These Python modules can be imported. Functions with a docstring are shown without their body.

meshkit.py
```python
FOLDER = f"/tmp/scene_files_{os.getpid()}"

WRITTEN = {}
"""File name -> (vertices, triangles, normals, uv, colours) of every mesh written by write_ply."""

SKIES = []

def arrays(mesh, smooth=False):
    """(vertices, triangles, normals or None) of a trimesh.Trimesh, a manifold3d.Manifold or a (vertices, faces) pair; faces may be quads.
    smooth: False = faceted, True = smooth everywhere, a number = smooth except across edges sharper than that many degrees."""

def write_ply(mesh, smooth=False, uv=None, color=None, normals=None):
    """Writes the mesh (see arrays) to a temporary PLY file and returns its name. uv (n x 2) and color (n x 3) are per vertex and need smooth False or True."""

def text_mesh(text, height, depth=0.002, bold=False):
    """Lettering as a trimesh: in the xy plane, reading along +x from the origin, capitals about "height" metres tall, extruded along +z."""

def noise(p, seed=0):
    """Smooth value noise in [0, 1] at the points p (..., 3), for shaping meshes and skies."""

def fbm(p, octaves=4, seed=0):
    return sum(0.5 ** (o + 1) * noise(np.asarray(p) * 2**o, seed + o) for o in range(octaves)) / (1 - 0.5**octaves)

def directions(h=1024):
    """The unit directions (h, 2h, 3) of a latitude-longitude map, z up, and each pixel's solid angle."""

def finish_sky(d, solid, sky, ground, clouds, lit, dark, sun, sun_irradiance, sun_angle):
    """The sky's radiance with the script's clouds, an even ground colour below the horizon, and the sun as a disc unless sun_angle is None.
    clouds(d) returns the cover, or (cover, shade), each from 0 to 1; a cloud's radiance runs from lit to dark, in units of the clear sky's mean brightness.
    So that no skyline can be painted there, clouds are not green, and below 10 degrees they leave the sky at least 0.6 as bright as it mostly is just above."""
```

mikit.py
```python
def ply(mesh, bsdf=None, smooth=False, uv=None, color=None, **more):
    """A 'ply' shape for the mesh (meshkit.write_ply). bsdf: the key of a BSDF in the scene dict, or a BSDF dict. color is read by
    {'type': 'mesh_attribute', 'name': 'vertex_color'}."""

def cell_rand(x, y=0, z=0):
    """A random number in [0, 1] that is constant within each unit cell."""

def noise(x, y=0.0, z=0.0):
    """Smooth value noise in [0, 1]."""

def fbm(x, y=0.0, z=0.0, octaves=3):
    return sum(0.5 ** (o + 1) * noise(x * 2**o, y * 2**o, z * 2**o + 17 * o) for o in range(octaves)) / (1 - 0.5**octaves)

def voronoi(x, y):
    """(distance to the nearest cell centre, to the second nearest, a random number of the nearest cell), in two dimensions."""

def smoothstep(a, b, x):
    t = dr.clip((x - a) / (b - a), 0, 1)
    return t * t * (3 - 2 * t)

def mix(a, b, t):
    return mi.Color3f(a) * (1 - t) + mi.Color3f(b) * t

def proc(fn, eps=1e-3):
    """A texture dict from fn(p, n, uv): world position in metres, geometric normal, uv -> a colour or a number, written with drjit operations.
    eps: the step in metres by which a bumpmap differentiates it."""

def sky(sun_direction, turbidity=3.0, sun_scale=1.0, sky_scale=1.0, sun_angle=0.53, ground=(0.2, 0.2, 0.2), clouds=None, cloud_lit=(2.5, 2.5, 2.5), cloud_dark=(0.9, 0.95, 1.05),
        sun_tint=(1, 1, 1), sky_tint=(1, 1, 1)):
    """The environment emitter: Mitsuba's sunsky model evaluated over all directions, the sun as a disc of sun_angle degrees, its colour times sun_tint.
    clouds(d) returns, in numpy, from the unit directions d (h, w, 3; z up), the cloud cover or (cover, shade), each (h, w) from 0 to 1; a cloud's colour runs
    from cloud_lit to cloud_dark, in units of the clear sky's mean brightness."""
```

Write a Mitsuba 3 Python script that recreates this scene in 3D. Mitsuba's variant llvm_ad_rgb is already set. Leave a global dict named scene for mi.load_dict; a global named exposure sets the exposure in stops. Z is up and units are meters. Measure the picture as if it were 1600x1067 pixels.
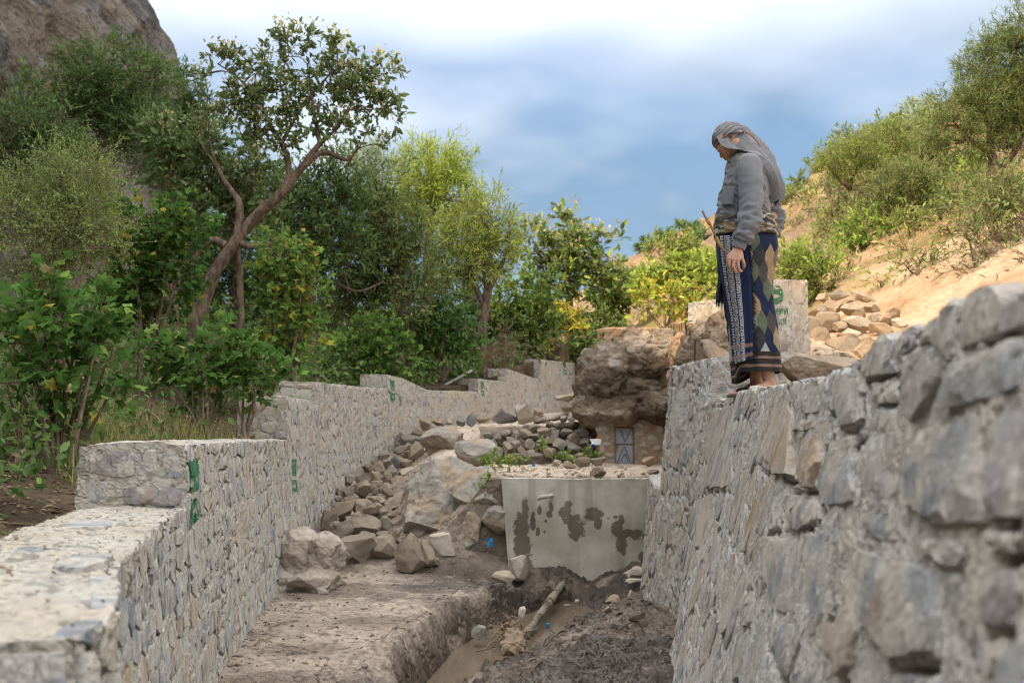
import math
import numpy as np
import trimesh
import manifold3d as m3
import drjit as dr
import mitsuba as mi
import mikit
import meshkit
from mikit import noise, fbm, smoothstep, mix, proc
from scipy.spatial import Voronoi, Delaunay, ConvexHull
from scipy.ndimage import gaussian_filter
from shapely.geometry import Polygon, box

T = mi.ScalarTransform4f
scene, labels = {"type": "scene"}, {}

# ---------------------------------------------------------------- camera, sky, exposure
EZ = 2.0                                   # eye height above the datum (channel floor is about 0.2)
FPX = 1556.0                               # focal length in pixels of the 1600 px wide frame (35 mm lens)
TH = math.atan2(151.5, FPX)                # the camera looks up a little
exposure = 3.1
scene["camera"] = {"type": "thinlens", "fov": math.degrees(2 * math.atan(800 / FPX)), "fov_axis": "x", "aperture_radius": 0.0052,
                   "focus_distance": 6.6, "near_clip": 0.05, "far_clip": 3000.0,
                   "to_world": T().look_at(origin=[0, 0, EZ], target=[0, math.cos(TH), EZ + math.sin(TH)], up=[0, 0, 1])}
SUN = np.array([-1.0, -0.72, 1.0])


def cloud_cover(d):
    el = np.degrees(np.arcsin(np.clip(d[..., 2], -1, 1)))
    az = np.degrees(np.arctan2(d[..., 0], d[..., 1]))
    q = np.stack([d[..., 0], d[..., 1], d[..., 2] * 1.7], -1)
    w = meshkit.fbm(q * 2.6 + 3.1, 4, 5) - 0.5
    w2 = meshkit.fbm(q * 7.0 + 1.3, 4, 9) - 0.5
    edge = 20.5 + 0.0 * az + 22 * w + 5 * w2
    veil = np.clip((el - edge + 8.0) / 16.0, 0, 1)
    veil = veil * veil * (3 - 2 * veil)
    low = np.clip(0.62 + 0.7 * w2 + 0.9 * w, 0.1, 0.9) * np.clip((24 - el) / 8, 0, 1)
    cover = np.clip(np.maximum(0.97 * veil, low), 0, 1)
    shade = np.clip(1.0 - np.clip(el - 14.0 + 12 * w + 13 * w2, 0, None) / 21.0, 0.0, 1.0)
    return cover, shade


scene["sky"] = mikit.sky(SUN.tolist(), turbidity=2.6, sun_scale=0.46, sky_scale=0.62, sun_angle=1.2, clouds=cloud_cover,
                         cloud_lit=(6.0, 5.95, 5.9), cloud_dark=(0.66, 0.94, 1.2), sun_tint=(1.0, 0.93, 0.8))

# ---------------------------------------------------------------- helpers


def P(x, y, Y):
    """The point at distance Y (metres ahead) seen at pixel (x, y) of the photograph."""
    r, u = (x - 800.0) / FPX, (533.5 - y) / FPX
    d = np.array([r, math.cos(TH) - u * math.sin(TH), math.sin(TH) + u * math.cos(TH)])
    return d / d[1] * Y + np.array([0, 0, EZ])


def hz(y, Y):
    return P(800, y, Y)[2]


def crease(v, f, ang=35.0):
    """Unrolled corners with normals smoothed only across edges blunter than ang degrees."""
    v, f = np.asarray(v, float), np.asarray(f, int)
    fn = np.cross(v[f[:, 1]] - v[f[:, 0]], v[f[:, 2]] - v[f[:, 0]])
    un = fn / (np.linalg.norm(fn, axis=1, keepdims=True) + 1e-20)
    c = f.ravel()
    o = np.argsort(c, kind="stable")
    cs, fs = c[o], o // 3
    acc = fn[fs].copy()
    lim = math.cos(math.radians(ang))
    for k in range(1, 14):
        same = cs[k:] == cs[:-k]
        if not same.any():
            break
        a, b = np.nonzero(same)[0], np.nonzero(same)[0] + k
        ok = (un[fs[a]] * un[fs[b]]).sum(1) > lim
        a, b = a[ok], b[ok]
        np.add.at(acc, a, fn[fs[b]])
        np.add.at(acc, b, fn[fs[a]])
    n = np.empty_like(acc)
    n[o] = acc
    n /= np.linalg.norm(n, axis=1, keepdims=True) + 1e-20
    return v[c], np.arange(len(c)).reshape(-1, 3), n


def numbered(name):
    if name not in USED:
        USED[name] = 0
        return name
    USED[name] += 1
    return f"{name}_{USED[name]:03d}"


USED = {}


def put(key, vf, bsdf, uv=None, smooth=False):
    """One scene entry. uv: per vertex, or one (u, v) for the whole mesh. smooth: False, True or a crease angle."""
    v, f = (np.asarray(vf.vertices), np.asarray(vf.faces)) if hasattr(vf, "vertices") else (np.asarray(vf[0], float), np.asarray(vf[1], int))
    if len(f) and f.shape[1] == 4:
        f = np.vstack([f[:, [0, 1, 2]], f[:, [0, 2, 3]]])
    if uv is not None and np.ndim(uv) == 1:
        uv = np.tile(np.asarray(uv, float), (len(v), 1))
    n = None
    if smooth is not False and smooth is not True:
        src = f.ravel()
        v, f, n = crease(v, f, smooth)
        uv = None if uv is None else uv[src]
    elif smooth is True:
        _, _, n = meshkit.arrays((v, f), True)
    path = meshkit.write_ply((v, f), False, uv, None, normals=n)
    scene[key] = {"type": "ply", "filename": path, "face_normals": n is None, "bsdf": {"type": "ref", "id": bsdf}}
    return key


def tag(key, label=None, category=None, group=None, kind=None):
    labels[key] = {k: x for k, x in dict(label=label, category=category, group=group, kind=kind).items() if x}


def cat(parts):
    """Join (v, f[, uv]) parts."""
    at, V, F, U = 0, [], [], []
    for p in parts:
        V.append(p[0]); F.append(np.asarray(p[1]) + at); at += len(p[0])
        if len(p) > 2:
            U.append(p[2])
    return (np.vstack(V), np.vstack(F)) + ((np.vstack(U),) if U else ())


def tube(pts, rad, sides=6, cap=True):
    p = np.asarray(pts, float)
    rad = np.broadcast_to(np.asarray(rad, float), (len(p),))
    t = np.gradient(p, axis=0)
    t /= np.linalg.norm(t, axis=1, keepdims=True) + 1e-12
    ref = np.array([0.31, 0.95, 0.05]) if abs(t[:, 2]).mean() > 0.6 else np.array([0.05, 0.1, 1.0])
    a = np.cross(t, ref); a /= np.linalg.norm(a, axis=1, keepdims=True) + 1e-12
    b = np.cross(t, a)
    g = np.arange(sides) * 2 * np.pi / sides
    v = p[:, None] + rad[:, None, None] * (np.cos(g)[None, :, None] * a[:, None] + np.sin(g)[None, :, None] * b[:, None])
    i, j = np.meshgrid(np.arange(len(p) - 1), np.arange(sides), indexing="ij")
    j2 = (j + 1) % sides
    q = np.stack([i * sides + j, (i + 1) * sides + j, (i + 1) * sides + j2, i * sides + j2], -1).reshape(-1, 4)
    f = np.vstack([q[:, [0, 1, 2]], q[:, [0, 2, 3]]])
    v = v.reshape(-1, 3)
    if cap:
        n = len(v)
        v = np.vstack([v, p[:1], p[-1:]])
        k = np.arange(sides); k2 = (k + 1) % sides
        e = (len(p) - 1) * sides
        f = np.vstack([f, np.stack([k2 * 0 + n, k, k2], 1), np.stack([k * 0 + n + 1, e + k2, e + k], 1)])
    return v, f


def spline(pts, n=24):
    """Catmull-Rom through the points (any dimension)."""
    p = np.asarray(pts, float)
    if len(p) < 3:
        return p[0] + (p[-1] - p[0]) * np.linspace(0, 1, n)[:, None]
    q = np.vstack([2 * p[0] - p[1], p, 2 * p[-1] - p[-2]])
    u = np.linspace(0, len(p) - 1 - 1e-9, n)
    i = u.astype(int); t = (u - i)[:, None]
    a, b, c, d = q[i], q[i + 1], q[i + 2], q[i + 3]
    return 0.5 * (2 * b + (c - a) * t + (2 * a - 5 * b + 4 * c - d) * t**2 + (3 * b - a - 3 * c + d) * t**3)


def grid_faces(nr, nc, close=False):
    i, j = np.meshgrid(np.arange(nr - 1), np.arange(nc if close else nc - 1), indexing="ij")
    j2 = (j + 1) % nc
    q = np.stack([i * nc + j, i * nc + j2, (i + 1) * nc + j2, (i + 1) * nc + j], -1).reshape(-1, 4)
    return np.vstack([q[:, [0, 1, 2]], q[:, [0, 2, 3]]])


def nz(p, s=1.0, o=4, seed=0):
    """fbm in about [-1, 1]."""
    return 2 * meshkit.fbm(np.asarray(p) * s + 100.0, o, seed) - 1


def sstep(a, b, x):
    t = np.clip((np.asarray(x, float) - a) / (b - a), 0, 1)
    return t * t * (3 - 2 * t)


# ---------------------------------------------------------------- materials


def C3(*v):
    return mi.Color3f(*v)


def ramp(t, stops):
    c = C3(stops[0][1])
    for (a, _), (b, col) in zip(stops, stops[1:]):
        c = mix(c, C3(col), dr.clip((t - a) / (b - a), 0, 1))
    return c


MARKS = []      # painted marks: (x0, x1, y0, y1, z0, z1, style)


def paint_mask(p):
    """Green brush paint on the masonry: flat marks at their places on the walls."""
    m = mi.Float(0)
    if not MARKS:
        return m
    rag = noise(p.x * 22, p.y * 22, p.z * 22) * 0.6 + noise(p.x * 70, p.y * 70, p.z * 70) * 0.4
    for x0, x1, y0, y1, z0, z1, style in MARKS:
        u = (p.x - x0) / (x1 - x0) if style in ("ring", "disk", "letters") else (p.y - y0) / (y1 - y0)
        w = (p.z - z0) / (z1 - z0)
        inside = (p.x > x0) & (p.x < x1) & (p.y > y0) & (p.y < y1) & (p.z > z0) & (p.z < z1)
        e = (rag - 0.5) * 0.34
        if style == "ring":
            r = dr.sqrt(dr.square(u - 0.5) + dr.square(w - 0.5)) + e * 0.12
            s = dr.select((r < 0.48) & ((r > 0.3) | (r < 0.13)), 1.0, 0.0)
        elif style == "disk":
            r = dr.sqrt(dr.square(u - 0.45) + dr.square(w - 0.5)) + e * 0.25
            swirl = noise(p.x * 26 + 5, p.y * 5, p.z * 26)
            s = dr.select((r < 0.5) & ((swirl < 0.62) | (r > 0.38)), 1.0, 0.0)
        elif style == "letters":
            uu = u * 3.0 + e * 0.3
            fr = uu - dr.floor(uu)
            bar = (dr.abs(fr - 0.25) < 0.15) | (dr.abs(fr - 0.8) < 0.12)
            diag = dr.abs(fr - 0.25 - 0.5 * w) < 0.13
            s = dr.select((bar | diag) & (w > 0.12 + e * 0.3) & (w < 0.9 + e * 0.4), 1.0, 0.0)
        else:                                # brushed strokes, seen at a grazing angle
            ed = dr.minimum(dr.minimum(u, 1 - u) * 1.4, dr.minimum(w, 1 - w) * 2.2)
            gap = dr.abs(w - 0.44 + 0.05 * (u - .5)) < 0.045
            hole = (dr.square((w - 0.22) / 0.06) + dr.square((u - 0.5) / 0.25)) < 1.0
            s = dr.select((ed > 0.10 + e * 0.9) & ~gap & ~hole, 1.0, 0.0)
        thin = smoothstep(0.25, 0.52, rag)
        m = dr.select(inside, dr.maximum(m, s * (0.25 + 0.7 * thin)), m)
    return m


GREEN = (0.012, 0.16, 0.07)


def stone_col(p, n, uv):
    t, r = uv.x, uv.y
    c = ramp(t, [(0.0, (0.15, 0.145, 0.145)), (0.16, (0.225, 0.235, 0.25)), (0.34, (0.325, 0.335, 0.34)), (0.5, (0.295, 0.265, 0.26)),
                 (0.62, (0.41, 0.395, 0.365)), (0.76, (0.41, 0.355, 0.295)), (0.9, (0.42, 0.315, 0.215)), (1.0, (0.47, 0.45, 0.42))])
    o = r * 37.0
    big = fbm(p.x * 5 + o, p.y * 5, p.z * 4, 2)
    streak = noise(p.x * 30 + o, p.y * 30, p.z * 9)
    fine = noise(p.x * 120, p.y * 120, p.z * 120)
    k = 0.68 + 0.48 * big + 0.40 * (streak - 0.5) + 0.24 * (fine - 0.5) + 0.1
    c = c * k
    rust = smoothstep(0.58, 0.8, noise(p.x * 7 + o * 2, p.y * 7, p.z * 3.5 + 4)) * smoothstep(0.4, 0.8, r)
    c = mix(c, C3(0.34, 0.22, 0.12) * k, rust * 0.6)
    dust = smoothstep(0.46, 0.66, fbm(p.x * 9 + 3, p.y * 9, p.z * 9 + o, 2))
    smear = smoothstep(0.46, 0.62, fbm(p.x * 13 + o, p.y * 13, p.z * 4.5, 3))
    c = mix(c, C3(0.48, 0.45, 0.41) * (0.7 + 0.5 * fine), smear * 0.75)
    c = mix(c, C3(0.47, 0.44, 0.39) * (0.7 + 0.6 * fine), dust * 0.80 * (1 - 0.6 * smoothstep(0.7, 0.72, t) * smoothstep(0.9, 0.88, t)))
    return mix(c, C3(GREEN), paint_mask(p) * 0.92)


def stone_bump(p, n, uv):
    return 0.022 * fbm(p.x * 24, p.y * 24, p.z * 9, 3) + 0.010 * noise(p.x * 70, p.y * 70, p.z * 16) + 0.004 * noise(p.x * 150, p.y * 150, p.z * 90)


def mortar_col(p, n, uv):
    a = fbm(p.x * 3, p.y * 3, p.z * 3, 3)
    g = noise(p.x * 60, p.y * 60, p.z * 60)
    h = noise(p.x * 170, p.y * 170, p.z * 170)
    c = mix(C3(0.49, 0.46, 0.41), C3(0.51, 0.505, 0.49), smoothstep(0.3, 0.7, a))
    c = mix(c, c * C3(0.90, 0.86, 0.79), smoothstep(0.3, -0.3, p.x))
    c = c * (0.74 + 0.3 * g + 0.22 * h)
    pit = smoothstep(0.66, 0.8, noise(p.x * 38 + 9, p.y * 38, p.z * 30))
    c = c * (1 - 0.4 * pit)
    c = mix(c, C3(0.27, 0.265, 0.265), 0.55 * smoothstep(0.56, 0.72, fbm(p.x * 13 + 5, p.y * 13, p.z * 8, 3)))
    return mix(c, C3(GREEN), paint_mask(p) * 0.92)


def mortar_bump(p, n, uv):
    return 0.034 * fbm(p.x * 24, p.y * 24, p.z * 20, 4) + 0.008 * noise(p.x * 120, p.y * 120, p.z * 120)


def bumped(col, bump, rough=None, spec=0.25):
    base = {"type": "diffuse", "reflectance": proc(col)} if rough is None else {"type": "principled", "base_color": proc(col), "roughness": rough, "specular": spec}
    return {"type": "twosided", "bsdf": {"type": "bumpmap", "height": proc(bump), "scale": 1.0, "bsdf": base}}




def rock_col(p, n, uv):
    """Field stones: as the wall's, without mortar, darker and browner."""
    t, o = uv.x, uv.y * 37.0
    c = ramp(t, [(0.0, (0.10, 0.098, 0.098)), (0.3, (0.19, 0.195, 0.20)), (0.5, (0.20, 0.175, 0.17)), (0.62, (0.235, 0.215, 0.19)), (0.76, (0.245, 0.198, 0.152)), (0.9, (0.345, 0.265, 0.185)), (1.0, (0.44, 0.395, 0.34))])
    big = fbm(p.x * 6 + o, p.y * 6, p.z * 6, 3)
    fine = noise(p.x * 90, p.y * 90, p.z * 90)
    c = c * (0.6 + 0.55 * big + 0.3 * fine)
    dust = smoothstep(0.52, 0.75, fbm(p.x * 10 + 3, p.y * 10, p.z * 10 + o, 2)) * 0.45
    return mix(c, C3(0.36, 0.30, 0.235), dust)


scene["m_stone"] = bumped(stone_col, stone_bump)


def rock_bump(p, n, uv):
    return 0.03 * fbm(p.x * 16, p.y * 16, p.z * 16, 4) + 0.006 * noise(p.x * 110, p.y * 110, p.z * 110)


scene["m_rock"] = bumped(rock_col, rock_bump)
scene["m_mortar"] = bumped(mortar_col, mortar_bump)


def soil_col(p, n, uv):
    """Forest soil on the left, tan earth on the right-hand bank and the hillside."""
    a = fbm(p.x * 1.1, p.y * 1.1, p.z * 1.1, 3)
    g = noise(p.x * 14, p.y * 14, p.z * 14)
    s = noise(p.x * 60, p.y * 60, p.z * 60)
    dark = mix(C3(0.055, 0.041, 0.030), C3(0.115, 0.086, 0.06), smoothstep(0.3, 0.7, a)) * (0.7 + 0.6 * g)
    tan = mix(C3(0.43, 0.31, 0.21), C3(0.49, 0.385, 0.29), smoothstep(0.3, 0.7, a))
    straw = smoothstep(0.45, 0.7, fbm(p.x * .35 + 7, p.y * .35, p.z * .6, 3))
    far = smoothstep(16.0, 30.0, p.y)
    tan = mix(tan, C3(0.35, 0.29, 0.13), straw * 0.75 * (0.25 + 0.75 * far))
    tan = mix(tan, C3(0.23, 0.205, 0.105), smoothstep(0.4, 0.6, fbm(p.x * .5 + 3, p.y * .5, p.z * .5, 3)) * smoothstep(15.0, 19.0, p.y) * 0.8)
    rock = smoothstep(0.5, 0.62, fbm(p.x * .16 + 2, p.y * .16 + 5, p.z * .25, 3)) * far
    tan = mix(tan, C3(0.24, 0.20, 0.175), rock * 0.85)
    lay = fbm(p.x * 1.5, p.y * .9, p.z * 4.0, 3)
    tan = mix(tan, C3(0.36, 0.235, 0.15), smoothstep(.45, .7, lay) * .7)
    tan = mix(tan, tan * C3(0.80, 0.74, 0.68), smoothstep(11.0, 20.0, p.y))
    crk = smoothstep(0.05, 0.0, dr.abs(fbm(p.x * 2.2, p.y * 1.4, p.z * 2.2, 3) - .5))
    tan = tan * (1 - .10 * crk) * (0.66 + 0.34 * g + 0.26 * s)
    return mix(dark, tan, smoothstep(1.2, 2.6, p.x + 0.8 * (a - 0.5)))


def soil_bump(p, n, uv):
    return 0.10 * fbm(p.x * 6, p.y * 6, p.z * 6, 4) + 0.012 * noise(p.x * 60, p.y * 60, p.z * 60)


scene["m_soil"] = bumped(soil_col, soil_bump)


def wet_mask(p):
    """Mud along the water: trodden wet up to a ragged line above the water level."""
    a = fbm(p.x * 2.3, p.y * 2.3, p.z * 2.3, 3) + 0.35 * (noise(p.x * 17, p.y * 17, 0) - 0.5)
    right = smoothstep(-0.45, 0.05, p.x + 0.21 * (8.9 - p.y) + 1.1 * (a - 0.5))
    near = smoothstep(12.6, 11.9, p.y)
    strip = smoothstep(9.0, 9.7, p.y + 1.4 * (a - 0.5)) * smoothstep(11.6, 10.9, p.y) * smoothstep(-1.4, -0.9, p.x + 0.8 * (a - 0.5))
    low = smoothstep(EZ + WL + 0.34, EZ + WL + 0.14, p.z + 0.22 * (a - 0.5))
    return dr.maximum(dr.maximum(right, strip), low) * near


def bed_col(p, n, uv):
    a = fbm(p.x * 2.0, p.y * 2.0, p.z * 2.0, 3)
    g = noise(p.x * 20, p.y * 20, p.z * 20)
    s = noise(p.x * 75, p.y * 75, p.z * 75)
    dry = mix(C3(0.17, 0.135, 0.107), C3(0.295, 0.243, 0.197), smoothstep(0.32, 0.68, a)) * (0.68 + 0.42 * g + 0.28 * s)
    sand = mix(C3(0.42, 0.34, 0.265), C3(0.40, 0.33, 0.265), a) * (0.85 + 0.2 * g + 0.16 * s)
    dry = dry * (1 - 0.42 * smoothstep(0.58, 0.75, fbm(p.x * 16 + 3, p.y * 16, p.z * 16, 3)))
    dry = mix(dry, sand, smoothstep(11.9, 12.8, p.y) * smoothstep(-1.5, -.9, p.x + .5 * (a - .5)))
    wet = mix(C3(0.048, 0.035, 0.028), C3(0.105, 0.078, 0.058), smoothstep(0.35, 0.7, a)) * (0.65 + 0.5 * g + 0.25 * s)
    wet = mix(wet, C3(0.24, 0.19, 0.15), smoothstep(0.6, 0.75, fbm(p.x * 4 + 8, p.y * 4, p.z * 4, 3)) * 0.8)
    return mix(dry, wet, wet_mask(p))


def bed_bump(p, n, uv):
    return 0.07 * fbm(p.x * 11, p.y * 11, p.z * 9, 4) + 0.016 * noise(p.x * 55, p.y * 55, p.z * 40)


def bed_rough(p, n, uv):
    return dr.lerp(0.95, 0.2 + 0.55 * noise(p.x * 9, p.y * 9, 3), wet_mask(p))


scene["m_bed"] = {"type": "twosided", "bsdf": {"type": "bumpmap", "height": proc(bed_bump), "scale": 1.0,
                  "bsdf": {"type": "principled", "base_color": proc(bed_col), "roughness": proc(bed_rough), "specular": 0.4}}}


def cliff_col(p, n, uv):
    a = fbm(p.x * .3, p.y * .3, p.z * .5, 4)
    g = fbm(p.x * 1.6, p.y * 1.6, p.z * 1.6, 3)
    s = noise(p.x * 6, p.y * 6, p.z * 6)
    c = mix(C3(0.095, 0.092, 0.09), C3(0.155, 0.13, 0.105), smoothstep(0.38, 0.6, a))
    c = mix(c, C3(0.155, 0.15, 0.15), smoothstep(0.55, 0.7, g) * 0.6)
    return c * (0.6 + 0.5 * g + 0.3 * s)


def cliff_bump(p, n, uv):
    return 0.7 * fbm(p.x * 1.3, p.y * 1.3, p.z * 0.9, 4) + 0.05 * noise(p.x * 9, p.y * 9, p.z * 9)


scene["m_cliff"] = bumped(cliff_col, cliff_bump)


def boulder_col(p, n, uv):
    """Dark-skinned conglomerate; paler and earthy low down where it has broken away (uv.x: how much of it)."""
    a = fbm(p.x * 2.2 + uv.y * 9, p.y * 2.2, p.z * 2.2, 3)
    g = noise(p.x * 13, p.y * 13, p.z * 13)
    s = noise(p.x * 55, p.y * 55, p.z * 55)
    dark = mix(C3(0.110, 0.085, 0.061), C3(0.185, 0.146, 0.108), smoothstep(0.35, 0.65, a))
    pale = mix(C3(0.33, 0.262, 0.195), C3(0.31, 0.28, 0.245), smoothstep(0.35, 0.6, noise(p.x * 4, p.y * 4, p.z * 4)))
    k = smoothstep(0.42, 0.6, a * 0.55 + noise(p.x * 5 + 3, p.y * 5, p.z * 5) * 0.45 + uv.x - 0.5)
    return mix(dark, pale, k) * (0.62 + 0.45 * g + 0.3 * s)


def boulder_bump(p, n, uv):
    return 0.06 * fbm(p.x * 9, p.y * 9, p.z * 9, 4) + 0.008 * noise(p.x * 60, p.y * 60, p.z * 60)


scene["m_boulder"] = bumped(boulder_col, boulder_bump)

# foliage: uv.y picks the kind of leaf (slot + 0.5) / 16, uv.x is the leaf's own random number
LEAF = [(0.085, 0.175, 0.042), (0.190, 0.245, 0.110), (0.140, 0.215, 0.075), (0.300, 0.390, 0.140), (0.370, 0.460, 0.090), (0.270, 0.300, 0.115),
        (0.460, 0.390, 0.070), (0.520, 0.470, 0.250), (0.270, 0.200, 0.140), (0.160, 0.320, 0.055), (0.500, 0.410, 0.220), (0.400, 0.480, 0.350),
        (0.175, 0.270, 0.065), (0.150, 0.230, 0.085), (0.310, 0.400, 0.090), (0.400, 0.360, 0.240)]


def leaf_col(p, n, uv):
    k = dr.floor(uv.y * 16)
    c = C3(0.0)
    for i, col in enumerate(LEAF):
        c = dr.select(dr.abs(k - i) < 0.5, C3(col), c)
    return c * (0.55 + 0.9 * uv.x) * (0.85 + 0.3 * noise(p.x * 3, p.y * 3, p.z * 3))


scene["m_leaf"] = {"type": "principledthin", "base_color": proc(leaf_col), "roughness": 0.5, "diff_trans": 0.75, "spec_trans": 0.0, "eta": 1.4}


def bark_col(p, n, uv):
    a = fbm(p.x * 18, p.y * 18, p.z * 5, 3)
    c = mix(C3(0.075, 0.055, 0.045), C3(0.21, 0.15, 0.115), smoothstep(0.3, 0.7, a))
    return mix(c, C3(0.30, 0.23, 0.165), uv.x * 0.85) * (0.8 + 0.4 * noise(p.x * 60, p.y * 60, p.z * 25))


def bark_bump(p, n, uv):
    return 0.02 * fbm(p.x * 30, p.y * 30, p.z * 8, 3)


scene["m_bark"] = bumped(bark_col, bark_bump)


def flat(rgb, rough=0.8, **kw):
    return {"type": "twosided", "bsdf": {"type": "principled", "base_color": {"type": "rgb", "value": list(rgb)}, "roughness": rough, **kw}}
# ---------------------------------------------------------------- the setting: plan of the channel and the terrain
from scipy.interpolate import PchipInterpolator
import shapely

XLf = PchipInterpolator([-4, 1.2, 1.9, 2.7, 5.0, 7.5, 10.5, 12.5, 15.5, 18.7, 21, 24, 26.5, 31.5, 36, 40], [-.7, -.74, -.79, -1.08, -1.63, -2.02, -2.36, -2.45, -2.45, -2.3, -1.7, -.77, -.08, 1.0, 2.6, 4.2])
XRf = PchipInterpolator([-4, .6, 1.4, 5.6, 7.0, 7.9, 8.7, 10, 11.7], [.45, .60, .717, 1.339, 1.50, 1.54, 1.36, 1.47, 1.66])
XRm = PchipInterpolator([-4, .6, 5.6, 7.9, 8.7, 10, 12, 15, 17, 20, 36, 40], [.75, .9, 1.64, 1.84, 1.75, 1.85, 2.1, 2.62, 2.9, 3.2, 5.0, 5.5])
H = lambda ys, hs: (lambda Y: np.interp(Y, ys, hs))  # noqa: E731

left_base = H([-40, 0, 6, 10, 18, 24, 32, 45, 80, 140, 400], [-.6, -.5, -.42, -.05, .78, 1.3, 2.3, 4.2, 9, 16, 22])
right_base = H([-40, 0, 5, 7, 9, 10, 14, 20, 30, 60, 110, 160, 400], [.1, .15, .2, .28, .55, 1.0, 1.65, 2.3, 3.2, 7, 14, 20, 26])


def ground_h(X, Y):
    """Height (relative to the eye) of the natural ground outside the channel."""
    X, Y = np.asarray(X, float), np.asarray(Y, float)
    p = np.stack([X, Y, 0 * X], -1)
    mid = np.interp(Y, [-4, 6, 12, 20, 30, 40, 400], [-.3, 0, 0, -.2, 1.2, 2.5, 3])
    w = sstep(-1.5, 1.5, X - mid)
    xl = np.interp(Y, [-4, 5, 12, 20, 30, 45], [-1.4, -2.3, -3.1, -3.2, -3.5, -6])
    hl = left_base(Y) + 0.22 * np.clip(xl - X, 0, 8) + 0.10 * nz(p, .8, 4, 2)
    xr = np.interp(Y, [0, 8, 10, 14, 20, 30, 60], [9, 6.2, 4.9, 4.7, 4.9, 5.2, 6])
    e = np.clip(X - xr, 0, None)
    rise = np.interp(Y, [8, 14, 18, 24, 32], [.55, .45, .4, .55, .72]) * e - 0.47 * np.clip(e - 12.5, 0, None)
    bank = 0.35 * sstep(0.0, 0.8, e) * sstep(60, 18, Y)
    rough = (0.10 + 0.9 * sstep(15, 60, Y)) * sstep(-.5, 3, e)
    hr = right_base(Y) + rise + bank + rough * (nz(p, .35, 5, 4) * .9 + .35 * nz(p, 1.6, 4, 6)) + sstep(0, 1, e) * (.16 * nz(p, 1.3, 4, 16) - .22 * np.abs(nz(p * [.6, 1, 1], 1.1, 3, 17))) * sstep(50, 25, Y) + 0.05 * nz(p, 2.1, 3, 8)
    return hl * (1 - w) + hr * w


def inside_channel(X, Y):
    return (X > XLf(np.clip(Y, -4, 40)) - .26) & (X < XRm(np.clip(Y, -4, 40))) & (Y < 37) & (Y > -4)


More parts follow.
